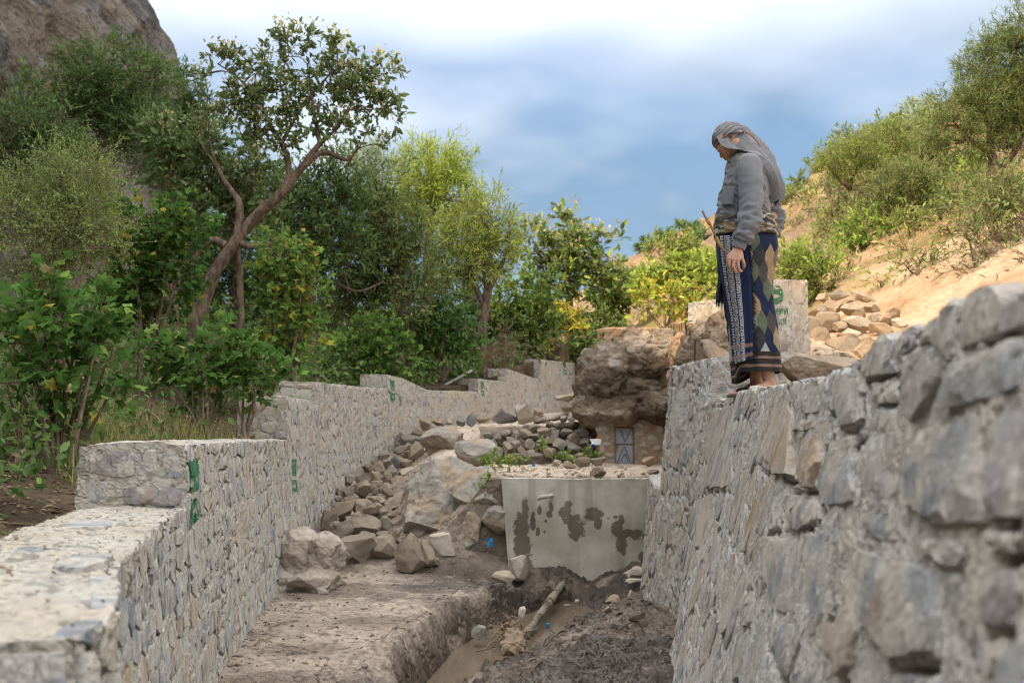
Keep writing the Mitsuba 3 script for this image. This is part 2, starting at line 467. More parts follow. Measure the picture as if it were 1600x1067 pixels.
def axis(knots):
    out = [knots[0][0]]
    for (a, s0), (b, s1) in zip(knots, knots[1:]):
        n = max(1, int(round((b - a) / (0.5 * (s0 + s1)))))
        t = np.linspace(0, 1, n + 1)[1:]
        r = s1 / s0
        out += list(a + (b - a) * (t if abs(r - 1) < .05 else (r**t - 1) / (r - 1)))
    return np.array(out)


gx = axis([(-300, 30), (-60, 4), (-14, .6), (-5, .13), (4, .11), (9, .13), (14, .5), (60, 2.0), (300, 25)])
gy = axis([(-200, 25), (-30, 3), (-4, .4), (4, .13), (14, .13), (24, .25), (45, .6), (120, 2.0), (420, 25)])
GX, GY = np.meshgrid(gx, gy)
GH = ground_h(GX, GY)
GH = np.where(inside_channel(GX, GY), -2.7, GH)
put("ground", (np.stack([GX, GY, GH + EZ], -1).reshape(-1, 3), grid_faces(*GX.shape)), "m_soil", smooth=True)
tag("ground", "brown forest soil and tan earth slopes of the valley beside the channel", None, None, "structure")


def gpt(X, Y, dz=0.0):
    return np.array([X, Y, float(ground_h(np.array([X]), np.array([Y]))[0]) + EZ + dz])


# the valley's steep left side: the cliff in the picture and its run past the camera, which keeps the channel in the shade
plan = spline([(-17.5, -75), (-16.8, -30), (-16.5, 0), (-16.9, 26), (-16.2, 36), (-15.2, 42.5), (-14.9, 46), (-17, 50), (-24, 54), (-42, 58)], 220)
fine = spline([(-16.9, 26), (-16.2, 36), (-15.2, 42.5), (-14.9, 46), (-17, 50), (-24, 54)], 160)
plan = np.vstack([plan[plan[:, 1] < 26], fine, plan[(plan[:, 1] > 54)]])
tg = np.gradient(plan, axis=0); tg /= np.linalg.norm(tg, axis=1, keepdims=True)
out = np.stack([tg[:, 1], -tg[:, 0]], 1)
hs = np.concatenate([np.linspace(-3, 24, 110)])
lean = np.where(hs > 15, .42 * (hs - 15), .12 * (hs - 15))
V = np.concatenate([plan[:, None] - out[:, None] * lean[None, :, None], np.broadcast_to(hs[None, :, None], (len(plan), len(hs), 1))], 2)
d = 0.9 * nz(V * [1, 1, .8], .22, 3, 1) + 0.55 * np.abs(nz(V, .6, 3, 3)) + .22 * nz(V, 1.9, 3, 7)
V[..., :2] += out[:, None] * d[..., None] * np.clip((24.5 - hs) / 6, .15, 1)[None, :, None]
back = V[:, -1:].copy(); back[..., :2] -= out[:, None] * 45; back[..., 2] += 1.5
V = np.concatenate([V, back], 1); V[..., 2] += EZ
put("cliff", (V.reshape(-1, 3), grid_faces(V.shape[0], V.shape[1])[:, ::-1]), "m_cliff", smooth=35)
tag("cliff", "steep grey brown rock cliff rising at the left side of the valley", None, None, "structure")

# ---------------------------------------------------------------- channel floor: bench, trench, mud, terrace
WL = -1.77
wpix = [(884, 938), (925, 952), (905, 968), (862, 1004), (800, 1030), (735, 1060), (690, 1090), (650, 1110), (672, 1062), (712, 1016), (764, 984), (822, 960)]


def on_level(x, y, h):
    s = P(x, y, 1.0) - [0, 0, EZ]
    return s * (h / s[2])


wpoly = Polygon([tuple(on_level(x, y, WL)[:2]) for x, y in wpix]).buffer(0)
wl_line = np.array([on_level(x, y, WL)[:2] for x, y in [(905, 940), (845, 990), (770, 1025), (690, 1075), (600, 1130)]])
bedL = H([-4, 8, 11, 11.9, 13, 15.5, 18, 24, 30, 36, 40], [-1.40, -1.44, -1.46, -1.04, -.68, -.22, .12, .32, .55, .9, 1.1])
bedR = H([-4, 11.5, 11.6, 13.5, 15, 16.1, 17.0, 19, 24, 30, 36, 40], [-1.5, -1.5, -.47, -.46, -.42, -.38, .2, .25, .35, .55, .9, 1.1])


bedW = H([-4, 8, 11, 11.9, 13, 15.5, 18, 19.5, 21, 24, 30, 36, 40], [-1.40, -1.44, -1.46, -1.2, -.95, -.62, -.42, -.04, .24, .32, .55, .9, 1.1])


def bed_h(X, Y, detail=True):
    p = np.stack([X, Y, 0 * X], -1)
    cx = np.interp(Y, wl_line[::-1, 1], wl_line[::-1, 0])
    dist = shapely.distance(wpoly, shapely.points(X, Y))
    mud = -1.47 + .12 * sstep(9.2, 11, Y) * sstep(.9, 1.4, X) + .10 * sstep(.3, 1.2, X - cx)
    w2 = sstep(-1.9, -1.0, X)
    left = bedW(Y) * (1 - w2) + bedL(Y) * w2 - .20 * sstep(10.0, 11.0, Y) * sstep(11.9, 11.5, Y) * sstep(-.7, -.1, X)
    near = Y < 11.62
    wm = sstep(-.2, .3, X - cx)
    lo = np.minimum(left, WL - .04 + 2.4 * dist) * (1 - wm) + np.minimum(mud, WL - .02 + .42 * dist) * wm
    lo = np.where(dist <= 0, WL - .10, lo)
    w = sstep(-1.0, -.15, X)
    hi = left * (1 - w) + bedR(Y) * w
    lo_left = np.where(X < -.12, np.where(Y > 11, np.maximum(lo, np.minimum(left, -1.45 + .9 * np.clip(-.12 - X, 0, 1))), lo), lo)
    h = np.where(near, lo_left, hi)
    if detail:
        amp = np.where(Y < 11.6, np.where(X > cx - .35, .075, .022), .03)
        rise = np.where(dist > .02, 1.0, 0.15)
        bankz = np.where((dist > .02) & (dist < .30) & near, 1.0, 0.0)
        h = h + rise * amp * (nz(p, 2.3, 4, 11) * 1.1 + .7 * nz(p, 8, 3, 12) + .6 * np.abs(nz(p, 15, 2, 14))) + bankz * .08 * np.abs(nz(p * [1, 1.6, 1], 5, 3, 15))
    return h


by = np.unique(np.concatenate([axis([(-4, .5), (2.5, .05), (5.5, .03)]), axis([(5.5, .028), (9, .034), (12, .045), (16, .07), (24, .14), (38, .3)]), [11.5, 11.58, 11.62]]))
bu = np.linspace(0, 1, 210)
BX = (XLf(by) - .26)[:, None] * (1 - bu) + XRm(by)[:, None] * bu
BY = np.broadcast_to(by[:, None], BX.shape)
put("channel_floor", (np.stack([BX, BY, bed_h(BX, BY) + EZ], -1).reshape(-1, 3), grid_faces(*BX.shape)), "m_bed", smooth=True)
tag("channel_floor", "trodden earth bench, wet mud and sandy terrace between the two stone walls", None, None, "structure")


def bpt(X, Y, dz=0.0):
    return np.array([X, Y, float(bed_h(np.array([X]), np.array([Y]), False)[0]) + EZ + dz])


def water_bump(p, n, uv):
    return 0.0012 * fbm(p.x * 9, p.y * 9, 1.0, 2)


scene["m_water"] = {"type": "twosided", "bsdf": {"type": "bumpmap", "height": proc(water_bump), "scale": 1.0, "bsdf": {
    "type": "principled", "base_color": {"type": "rgb", "value": [0.115, 0.088, 0.062]}, "roughness": 0.04, "specular": 0.6}}}
wp = wpoly.buffer(.25)
wt = trimesh.creation.triangulate_polygon(wp, engine="earcut")
put("water", (np.column_stack([wt[0], np.full(len(wt[0]), WL + EZ)]), wt[1]), "m_water")
tag("water", "shallow murky brown water lying in the trench below the concrete wall", None, None, "structure")

# ---------------------------------------------------------------- masonry


class Face:
    """Front face of a wall along Y: (Y, h) -> point and outward normal (towards the channel)."""

    def __init__(self, X, side, batter, h0, thick):
        self.X, self.dX, self.side, self.b, self.h0, self.th = X, X.derivative(), side, batter, h0, thick

    def n(self, Y):
        d = self.dX(Y)
        return np.stack([self.side + 0 * d, -self.side * d, 0 * d], -1) / np.sqrt(1 + d * d)[..., None]

    def at(self, Y, h, dep=0.0):
        Y, h = np.broadcast_arrays(np.asarray(Y, float), np.asarray(h, float))
        n = self.n(Y)
        return np.stack([self.X(Y), Y, h + EZ], -1) + n * (self.b(Y) * (self.h0 - h) + dep)[..., None]

    def pix(self, x, y):
        """(Y, h) on the face under a pixel."""
        lo, hi = (0.7, 11.0) if self.side < 0 else (1.6, 36.0)
        g = np.linspace(lo, hi, 4000)
        q = P(x, y, 1.0) - [0, 0, EZ]
        e = np.abs(self.at(g, q[2] * g)[:, 0] - q[0] * g)
        Y = g[e.argmin()]
        return Y, q[2] * Y


FL = Face(XLf, 1.0, H([0, 40], [.05, .05]), 0.0, 0.50)
FR = Face(XRf, -1.0, H([0, 6.4, 8.5, 12], [.27, .27, .11, .08]), 0.3, 0.60)


def rough(P3, amp):
    """The same vector displacement for every skin of the mortar, so that edges stay closed."""
    k = [nz(P3 * [1, 1, .8], 4.5, 4, s) + .7 * np.abs(nz(P3, 17, 3, s + 5)) + .45 * nz(P3, 43, 2, s + 8) - .2 for s in (21, 22, 23)]
    return amp * np.stack(k, -1)


def joints(polys, depth, seed, bias=.25):
    """Open joints: how far the mortar has fallen out beside and below the stones."""
    tree = shapely.STRtree(polys)
    cen = np.array([p.centroid.y for p in polys])

    def f(Y, h):
        (_, j), dist = tree.query_nearest(shapely.points(Y.ravel(), h.ravel()), return_distance=True, all_matches=False)
        dist, below = dist.reshape(Y.shape), (h - cen[j].reshape(Y.shape)) < 0
        p = np.stack([Y, h, 0 * Y], -1)
        k = nz(p * [1, 1.5, 1], 3.2, 3, seed) + .5 * nz(p, 11, 2, seed + 1) + bias * below
        ring = sstep(.0, .005, dist) * sstep(.035, .014, dist)
        return depth * ring * sstep(.12, .40, k)
    return f


def wall_core(face, Y, top, bottom, amp, rows, cols=12, carve=None):
    """Mortar body of one wall section between Y[0] and Y[-1]."""
    u = np.linspace(0, 1, rows)
    hh = bottom[:, None] + (top - bottom)[:, None] * u
    YY = Y[:, None] + 0 * hh
    front = face.at(YY, hh, -carve(YY, hh) if carve else 0.0)
    w = np.linspace(0, 1, cols)[1:]
    edge = face.at(Y, top)
    n = face.n(Y)
    tops = edge[:, None] - n[:, None] * (face.th * w)[None, :, None]
    tops[..., 2] += .015 * np.sin(np.pi * w) - .0
    b = tops[:, -1]
    backs = np.stack([b - [0, 0, 1] * ((top - bottom) * k)[:, None] for k in (.15, .4, 1.0)], 1)
    G = np.concatenate([front, tops, backs], 1)
    parts = []
    f = grid_faces(G.shape[0], G.shape[1])
    if face.side > 0:
        f = f[:, ::-1]
    parts.append((G.reshape(-1, 3), f))
    for i, flip in ((0, False), (-1, True)):
        cc = np.linspace(0, 1, 2 * cols)
        rr = np.linspace(0, 1, max(12, rows // 2))
        fr = face.at(np.full(len(rr), Y[i]), bottom[i] + (top[i] - bottom[i]) * rr)
        bk = fr * 0 + b[i]; bk[:, 2] = fr[:, 2]
        E = fr[:, None] * (1 - cc)[None, :, None] + bk[:, None] * cc[None, :, None]
        E[..., 2] += .015 * np.sin(np.pi * cc)[None] * rr[:, None] ** 4
        ef = grid_faces(len(rr), len(cc))
        parts.append((E.reshape(-1, 3), ef[:, ::-1] if flip else ef))
    v, f = cat(parts)
    return v + rough(v, amp), f


RNG = np.random.default_rng(7)


def stone_mesh(poly, fmap, proud, tilt, seed, dense=1.0, relief=.006, back=.05):
    """One dressed or rough stone: an outline in the face's own two coordinates, standing proud of the mortar."""
    r = np.random.default_rng(seed)
    poly = poly.buffer(-.008).buffer(.006)
    if poly.is_empty or poly.geom_type != "Polygon":
        return None
    c = np.array(poly.centroid.coords[0])
    per = poly.length
    n = int(np.clip(per / (.075 / dense), 8, 30))
    ring = np.array([poly.exterior.interpolate(k / n, normalized=True).coords[0] for k in range(n)])
    ring = c + (ring - c) * (1 + .10 * (r.random((n, 1)) - .55))
    size = math.sqrt(poly.area)
    inner = c + (ring - c) * (.93 - .05 * r.random((n, 1)))
    m = int(np.clip(10 * dense, 3, 60))
    x0, y0, x1, y1 = poly.bounds
    cand = np.column_stack([r.uniform(x0, x1, 6 * m), r.uniform(y0, y1, 6 * m)])
    ip = Polygon(inner).buffer(-.06 * size)
    if ip.is_empty:
        return None
    cand = cand[shapely.contains_xy(ip, cand[:, 0], cand[:, 1])][:m]
    top = np.vstack([inner, cand])
    tri = Delaunay(top).simplices
    tri = tri[shapely.contains_xy(Polygon(inner).buffer(1e-4), *top[tri].mean(1).T)]
    a, b, cc = top[tri[:, 0]], top[tri[:, 1]], top[tri[:, 2]]
    neg = ((b - a)[:, 0] * (cc - a)[:, 1] - (b - a)[:, 1] * (cc - a)[:, 0]) < 0
    tri[neg] = tri[neg][:, ::-1]
    d_in = proud + (top - c) @ tilt + relief * (r.random(len(top)) - .5) * 2
    d_in[:n] -= .22 * proud + .004
    d_in = np.where(d_in < .001, .001 + .2 * (d_in - .001), d_in)
    k = np.arange(n); k2 = (k + 1) % n
    pts = np.vstack([ring, top]); dep = np.concatenate([np.full(n, -back), d_in])
    orient = np.cross(np.append(ring[1] - ring[0], 0), np.append(ring[2] - ring[1], 0))[2]
    ar = 0.5 * np.sum(ring[:, 0] * np.roll(ring[:, 1], -1) - np.roll(ring[:, 0], -1) * ring[:, 1])
    side = np.vstack([np.stack([k, k2, n + k2], 1), np.stack([k, n + k2, n + k], 1)])
    if ar < 0:
        side = side[:, ::-1]
    f = np.vstack([side, tri + n])
    v = fmap(pts[:, 0], pts[:, 1], dep)
    return v, f


def voronoi_cells(domain, L, Hh, seed, jitter=.8):
    """Irregular, roughly coursed cells over a polygon in (s, h)."""
    r = np.random.default_rng(seed)
    x0, y0, x1, y1 = domain.bounds
    pts, h, row = [], y0 - Hh, 0
    while h < y1 + Hh:
        rh = Hh * r.uniform(.72, 1.35)
        s = x0 - 2 * L + r.uniform(0, L)
        while s < x1 + 2 * L:
            l_ = L * (r.uniform(.55, 1.0) if r.random() < .6 else r.uniform(1.0, 1.75))
            pts.append((s + l_ / 2, h + rh / 2 + jitter * .30 * rh * (r.random() - .5) * 2))
            if r.random() < .18:
                pts[-1] = (pts[-1][0], h + rh * .22); pts.append((s + l_ * .5, h + rh * .8))
            s += l_
        h += rh
    p = np.array(pts) / [L, Hh]
    vor = Voronoi(p)
    cells = []
    for i, reg in enumerate(vor.point_region):
        vs = vor.regions[reg]
        if -1 in vs or not vs:
            continue
        c = Polygon(vor.vertices[vs] * [L, Hh]).intersection(domain)
        if c.geom_type == "Polygon" and c.area > .12 * L * Hh:
            cells.append(c)
    return cells


def add_wall(key, cores, stones, most=300):
    """Mortar body, up to 300 stones that show largest as parts, and the rest as one part."""
    put(f"{key}__mortar", cat(cores), "m_mortar", uv=(.5, .5), smooth=True)
    scored = []
    for v, f, tone, rnd in stones:
        c = v.mean(0)
        rel = c - [0, 0, EZ]
        vis = 1.0 if rel[1] > .5 and abs(rel[0] / rel[1]) < .56 else .05
        q = np.column_stack([v[:, 0], v[:, 2] - EZ]) / np.maximum(v[:, 1:2], .3)
        scored.append((vis * float(np.prod(np.ptp(q, axis=0))), v, f, tone, rnd))
    scored.sort(key=lambda s: -s[0])
    for i, (_, v, f, tone, rnd) in enumerate(scored[:most]):
        put(f"{key}__stone" + (f"_{i:03d}" if i else ""), (v, f), "m_stone", uv=(tone, rnd), smooth=28)
    if len(scored) > most:
        rest = cat([(v, f, np.tile([[t, r]], (len(v), 1))) for _, v, f, t, r in scored[most:]])
        put(f"{key}__small_stones", rest[:2], "m_stone", uv=rest[2], smooth=28)
        tag(f"{key}__small_stones", "small grey and tan stones bedded in the mortar", None, None, "stuff")


def tone_of(r, warm=.3):
    return float(r.uniform(.68, .95)) if r.random() < warm else float(np.clip(r.choice([.12, .25, .33, .40, .5, .62, .68]) + r.normal(0, .04), 0, 1))


def face_stones(face, domain, L, Hh, seed, taken=(), warm=.3, proud=(.004, .022), droop=.03, polys=None):
    r = np.random.default_rng(seed)
    res, cells = [], []
    for c in voronoi_cells(domain, L, Hh, seed):
        q = c
        for t in taken:
            if q.intersects(t):
                q = q.difference(t.buffer(.010))
        for g in getattr(q, "geoms", [q]):
            if g.geom_type == "Polygon" and g.area > .10 * L * Hh and g.buffer(-.022).area > 0:
                cells.append(g)
    for k, q in enumerate(cells):
        if polys is not None:
            polys.append(q.buffer(-.008))
        yc = q.centroid.x
        dense = float(np.clip(5.0 / max(yc, 1.0), .6, 2.2))
        m = stone_mesh(q, face.at, r.uniform(*proud), np.array([r.normal(0, .03), r.normal(-droop, .05)]), seed * 1000 + k, dense, .004)
        if m is not None:
            res.append((m[0], m[1], tone_of(r, warm), r.random()))
    return res


def end_map(face, Y0, top):
    """Map (w across from the channel side, h) of the end face that looks back down the channel."""
    n = face.n(np.array(Y0)); e = face.at(np.array(Y0), np.array(top))
    tdir = np.array([n[1], -n[0], 0]) * face.side
    tdir = tdir if tdir[1] < 0 else -tdir
    if tdir[1] == 0:
        tdir = np.array([0, -1.0, 0])

    def f(w, h, dep):
        p = e[None] - n[None] * np.asarray(w)[:, None] + tdir[None] * np.asarray(dep)[:, None]
        p[:, 2] = np.asarray(h) + EZ
        p += n[None] * (face.b(Y0) * (top - np.asarray(h)))[:, None]
        return p
    return f


def end_stones(face, Y0, top, bottom, L, Hh, seed, warm=.3, explicit=None):
    r = np.random.default_rng(seed)
    fm = end_map(face, Y0, top)
    cells = explicit or [(c, tone_of(r, warm)) for c in voronoi_cells(box(.01, bottom, face.th - .01, top + .012), L, Hh, seed)]
    res = []
    for k, (c, tone) in enumerate(cells):
        c = c.intersection(box(-9, -9, 9, top - .012))
        if c.geom_type != 'Polygon' or c.area < .001:
            continue
        m = stone_mesh(c, lambda a, b, d: fm(a, b, d), r.uniform(.006, .02), r.normal(0, .03, 2), seed * 997 + k, 1.2, .005)
        if m is not None:
            v, f = m
            res.append((v, f if face.side < 0 else f[:, ::-1], tone, r.random()))
    return res


# --- right wall: the run the man stands on, then the higher block, then the low run to the concrete wall
topA = H([-4, 1.0, 1.4, 2.1, 2.7, 3.3, 4.2, 5.2, 5.9, 8], [.2, .2, .19, .205, .18, .185, .225, .255, .262, .26])
topB = H([7.8, 8.1, 8.7], [.63, .645, .62])
ya = np.concatenate([axis([(-3.5, .3), (.7, .05)]), axis([(.7, .008), (1.4, .0085), (3, .016), (5, .028), (7.92, .04)])[1:]])
yb = np.linspace(7.92, 8.72, 34)
yd = np.linspace(8.72, 11.62, 60)
Z8 = [  # stones read off the photograph: (pixel outline in an enlargement), tone
    ([(205, 275), (330, 262), (325, 640), (208, 640)], .44), ([(455, 205), (545, 150), (590, 300), (602, 585), (530, 600), (470, 480)], .80),
    ([(612, 200), (740, 152), (757, 290), (640, 305)], .60), ([(750, 135), (873, 95), (905, 340), (800, 378)], .40), ([(925, 165), (1050, 150), (1052, 258), (940, 262)], .60),
    ([(1072, 60), (1180, 15), (1280, 100), (1225, 240), (1140, 360), (1062, 290)], .47), ([(604, 400), (700, 372), (728, 470), (692, 636), (650, 640), (610, 560)], .84),
    ([(742, 440), (838, 430), (900, 675), (850, 715), (722, 715), (688, 620)], .30), ([(852, 480), (960, 395), (1048, 450), (1055, 698), (905, 660)], .31),
    ([(1150, 345), (1440, 265), (1500, 800), (1290, 822), (1095, 700)], .27), ([(1484, 300), (1640, 220), (1640, 800), (1512, 800), (1465, 560)], .42),
    ([(1300, 70), (1400, 20), (1640, -60), (1640, 180), (1470, 245), (1250, 300)], .33), ([(890, 762), (970, 702), (1058, 735), (1062, 885), (960, 860)], .36),
    ([(1215, 832), (1380, 850), (1392, 985), (1250, 980)], .36)]
Z3 = [([(800, 440), (1000, 490), (1190, 560), (1232, 800), (1200, 990), (1000, 1010), (860, 780)], .29), ([(582, 380), (772, 370), (775, 780), (622, 800)], .30),
      ([(424, 400), (570, 400), (600, 780), (482, 780), (430, 600)], .34), ([(1390, 520), (1590, 560), (1590, 850), (1440, 850), (1382, 640)], .45),
      ([(122, 210), (168, 230), (152, 460), (78, 460), (100, 300)], .93), ([(306, 680), (366, 642), (358, 830), (312, 830)], .50),
      ([(1425, 370), (1600, 380), (1600, 500), (1470, 480)], .62), ([(470, 200), (640, 230), (660, 330), (560, 390), (500, 330)], .42), ([(1040, 420), (1170, 400), (1340, 440), (1330, 570), (1200, 530)], .33)]
taken, stonesR, polysR = [], [], []
for pts, tone, ox, oy, s in [(p, t, 1030, 540, .35625) for p, t in Z8] + [(p, t, 1060, 700, .34395) for p, t in Z3]:
    poly = Polygon([FR.pix(ox + x * s, oy + y * s) for x, y in pts]).buffer(0)
    if poly.geom_type != "Polygon" or poly.area < .002:
        continue
    taken.append(poly); polysR.append(poly.buffer(-.004))
    k = len(taken)
    m = stone_mesh(poly, FR.at, .006 + .012 * RNG.random(), np.array([RNG.normal(0, .03), -.06]), 5000 + k, 2.0, .0045)
    if m is not None:
        stonesR.append((m[0], m[1], tone, RNG.random()))
def domA(a, b):
    return Polygon([(a, -2.0), (b, -2.0)] + [(y, topA(y) + .018 + .05 * float(nz(np.array([[y * 1.0, 0, 0]]), 4.5, 3, 19)[0])) for y in np.linspace(b, a, 90)])


stonesR += face_stones(FR, domA(-.3, 3.6), .46, .29, 31, taken, .10, (.0, .012), .05, polysR)
stonesR += face_stones(FR, domA(3.6, 7.9), .24, .24, 36, taken, .22, (-.010, .011), .05, polysR)
dB = Polygon([(7.93, -2), (8.7, -2), (8.7, .62), (8.1, .655), (7.93, .64)])
stonesR += face_stones(FR, dB, .10, .22, 33, (), .2, (-.012, .010), polys=polysR)
stonesR += face_stones(FR, box(8.75, -2, 11.6, -.43), .3, .22, 34, (), .3)
stonesR += end_stones(FR, 7.92, .63, .27, .26, .17, 35, .3)
cores = [wall_core(FR, ya, topA(ya) + .012 * nz(np.stack([ya, ya, ya], 1), 3, 3, 2), np.full(len(ya), -2.1), .012, 250, 16, joints(polysR, .04, 3)),
         wall_core(FR, yb, topB(yb), np.full(len(yb), -2.1), .02, 150, 16, joints(polysR, .04, 4)), wall_core(FR, yd, np.full(len(yd), -.42), np.full(len(yd), -2.1), .02, 70, 8)]
add_wall("stone_wall", cores, stonesR)
USED["stone_wall"] = 0
tag("stone_wall", "grey mortared stone retaining wall at the right, on which the man stands", "wall")

# --- left wall: seven steps, rising up the channel
secs = [(1.78, 5.0, [(1.5, -.35), (5.0, -.345)]), (5.0, 10.5, [(5.0, -.035), (10.5, -.02)]), (10.5, 12.5, [(10.5, .44), (12.5, .46)]), (12.5, 18.7, [(12.5, .70), (18.7, .92)]),
        (18.7, 24.0, [(18.7, 1.2), (19.6, 1.19), (21, 1.0), (24, 1.12)]), (24.0, 26.5, [(24, 1.43), (26.5, 1.5)]), (26.5, 31.5, [(26.5, 1.86), (31.5, 1.85)]), (31.5, 37.0, [(31.5, 2.5), (37, 2.75)])]
coresL, stonesL = [wall_core(FL, np.linspace(-3.5, 1.78, 20), np.full(20, -.72), np.full(20, -2.0), .02, 20, 6)], []
for k, (a, b, tp) in enumerate(secs):
    n = int(math.log(b / a) / (.0062 if k < 2 else .0075)) + 6
    y = a * (b / a) ** np.linspace(0, 1, n)
    top = np.interp(y, *zip(*tp)) + .012 * nz(np.stack([y, y, y], 1), 2, 3, k)
    bot = np.minimum(bedW(y) - .25, top - .5)
    pl_ = []
    dom = Polygon([(yy, bedW(yy) - .2) for yy in np.linspace(a + .02, b - .02, 12)] + [(yy, np.interp(yy, *zip(*tp)) + .01) for yy in np.linspace(b - .02, a + .02, 20)])
    L, Hh = [(.22, .16), (.22, .17), (.22, .18), (.23, .18), (.26, .2), (.28, .22), (.3, .24), (.34, .27)][k]
    stonesL += face_stones(FL, dom, L, Hh, 60 + k, (), [.12, .15, .25, .3, .3, .3, .3, .3][k], (-.012, .010), .03, pl_)
    coresL.append(wall_core(FL, y, top, bot,   .020 if k < 2 else .022, 130 if k < 2 else 60, 26 if k == 0 else 14, joints(pl_, .05, 9 + k) if k < 4 else None))
    if k in (0, 1):
        continue
    lo = np.interp(a, *zip(*secs[k - 1][2]))
    stonesL += end_stones(FL, a, tp[0][1], lo + .01, .26, .2, 80 + k, .45)
def pix_end(face, Y0, top, pts):
    """Pixel outline -> (w, h) on the end face at Y0."""
    e = face.at(np.array(Y0), np.array(top))
    return Polygon([((e[0] - P(x, y, Y0)[0]) * face.side, P(x, y, Y0)[2] - EZ) for x, y in pts]).buffer(0)
ex = [([(138, 690), (214, 689), (216, 748), (170, 745), (137, 737)], .5), ([(222, 694), (247, 696), (249, 745), (228, 746)], .64), ([(251, 696), (287, 694), (289, 751), (256, 751)], .36),
      ([(136, 741), (180, 749), (178, 780), (136, 788)], .6), ([(190, 757), (286, 759), (286, 793), (192, 787)], .5)]
stonesL += end_stones(FL, 5.0, -.035, -.35, .2, .2, 79, .3, [(pix_end(FL, 5.0, -.035, p), t) for p, t in ex])
stonesL += end_stones(FL, 1.78, -.35, -.72, .22, .16, 78, .2)
# flat stones bedded in the near top
rt = np.random.default_rng(5)
def top_map(a, b, dep):
    e = FL.at(a, np.interp(a, [1.5, 5], [-.35, -.345]))
    p = e - FL.n(a) * np.asarray(b)[:, None]
    p[:, 2] += .012 + np.asarray(dep)
    return p
for c in voronoi_cells(box(1.8, .02, 4.9, .48), .3, .16, 90):
    if rt.random() < .22:
        m = stone_mesh(c, top_map, rt.uniform(.002, .010), rt.normal(0, .02, 2), rt.integers(1 << 30), 1.5, .004)
        if m is not None:
            stonesL.append((m[0], m[1][:, ::-1], tone_of(rt, .1), rt.random()))
add_wall("stone_wall_001", coresL, stonesL)
USED["stone_wall"] = 1
tag("stone_wall_001", "long stepped mortared stone wall along the left side of the channel", "wall")

# --- walls on the right-hand ground behind the man
def block_wall(label, quad, hb, ht, L, Hh, seed, warm=.3):
    """A free-standing block or short run: a plan quadrilateral (camera side first), bottom and top height."""
    key = numbered("stone_wall")
    q = np.array(quad, float)
    cores, stones = [], []
    nn = 26
    r = np.random.default_rng(seed)
    for i in range(4):
        a, b = q[i], q[(i + 1) % 4]
        ln = np.linalg.norm(b - a)
        nrm = np.array([(b - a)[1], -(b - a)[0]]) / ln
        s, h = np.linspace(0, 1, nn), np.linspace(hb, ht, nn)
        G = np.concatenate([np.broadcast_to((a + (b - a) * s[:, None])[:, None], (nn, nn, 2)), np.broadcast_to((h + EZ)[None, :, None], (nn, nn, 1))], 2)
        cores.append((G.reshape(-1, 3), grid_faces(nn, nn)))

        def fm(ss, hh, dep, a=a, b=b, ln=ln, nrm=nrm):
            p = a + (b - a) * (np.asarray(ss) / ln)[:, None] + nrm * np.asarray(dep)[:, None]
            return np.column_stack([p, np.asarray(hh) + EZ])
        for k, c in enumerate(voronoi_cells(box(.01, hb, ln - .01, ht + .01), L, Hh, seed + i)):
            m = stone_mesh(c, fm, r.uniform(.003, .02), r.normal(0, .04, 2), seed * 77 + i * 100 + k, 1.0)
            if m is not None:
                stones.append((m[0], m[1], tone_of(r, warm), r.random()))
    s = np.linspace(0, 1, nn)
    top = (q[0] * (1 - s)[:, None, None] * (1 - s)[None, :, None] + q[1] * s[:, None, None] * (1 - s)[None, :, None] + q[2] * s[:, None, None] * s[None, :, None] + q[3] * (1 - s)[:, None, None] * s[None, :, None])
    cores.append((np.concatenate([top, np.full((nn, nn, 1), ht + EZ)], 2).reshape(-1, 3), grid_faces(nn, nn)[:, ::-1]))
    v, f = cat(cores)
    add_wall(key, [(v + rough(v, .022), f)], stones)
    tag(key, label, "wall")
    return key
def xy(x, Y):
    return ((x - 800) / FPX * Y, Y)
block_wall("tall stone pillar with green paint marks just behind the man", [xy(1204, 8.6), xy(1266, 8.6), xy(1240, 9.4), xy(1186, 9.4)], .2, hz(437, 8.6) - EZ, .3, .3, 301, .35)
block_wall("sunlit pale stone wall block behind the man, left of his legs", [xy(1078, 14.0), xy(1137, 13.6), xy(1190, 16.5), xy(1140, 17.0)], .6, hz(470, 13.8) - EZ, .4, .32, 302, .45)

# painted marks (world boxes)
def mark_face(face, x0, y0, x1, y1, style="brush"):
    a, b = face.pix(x0, (y0 + y1) / 2), face.pix(x1, (y0 + y1) / 2)
    Y0, Y1 = sorted((a[0], b[0])); Ym = .5 * (Y0 + Y1)
    MARKS.append((-4.0, 0.0 if Ym < 20 else 4.0, float(Y0), float(Y1), P(x0, y1, Ym)[2], P(x0, y0, Ym)[2], style))
def mark_front(Y, x0, y0, x1, y1, style):
    MARKS.append((P(x0, y0, Y)[0], P(x1, y0, Y)[0], Y - .12, Y + .06, P(x0, y1, Y)[2], P(x0, y0, Y)[2], style))
mark_face(FL, 294, 712, 312, 822)
mark_face(FL, 455, 714, 464, 772)
mark_face(FL, 609, 592, 618, 628)
mark_face(FL, 751, 594, 757, 620)
mark_front(31.5, 845, 562, 861, 577, "ring")
mark_face(FL, 880, 563, 886, 586)
mark_front(8.6, 1203, 446, 1224, 476, "disk")
mark_front(8.6, 1209, 481, 1231, 494, "letters")
mark_front(8.6, 1209, 497, 1229, 509, "letters")
# ---------------------------------------------------------------- rocks


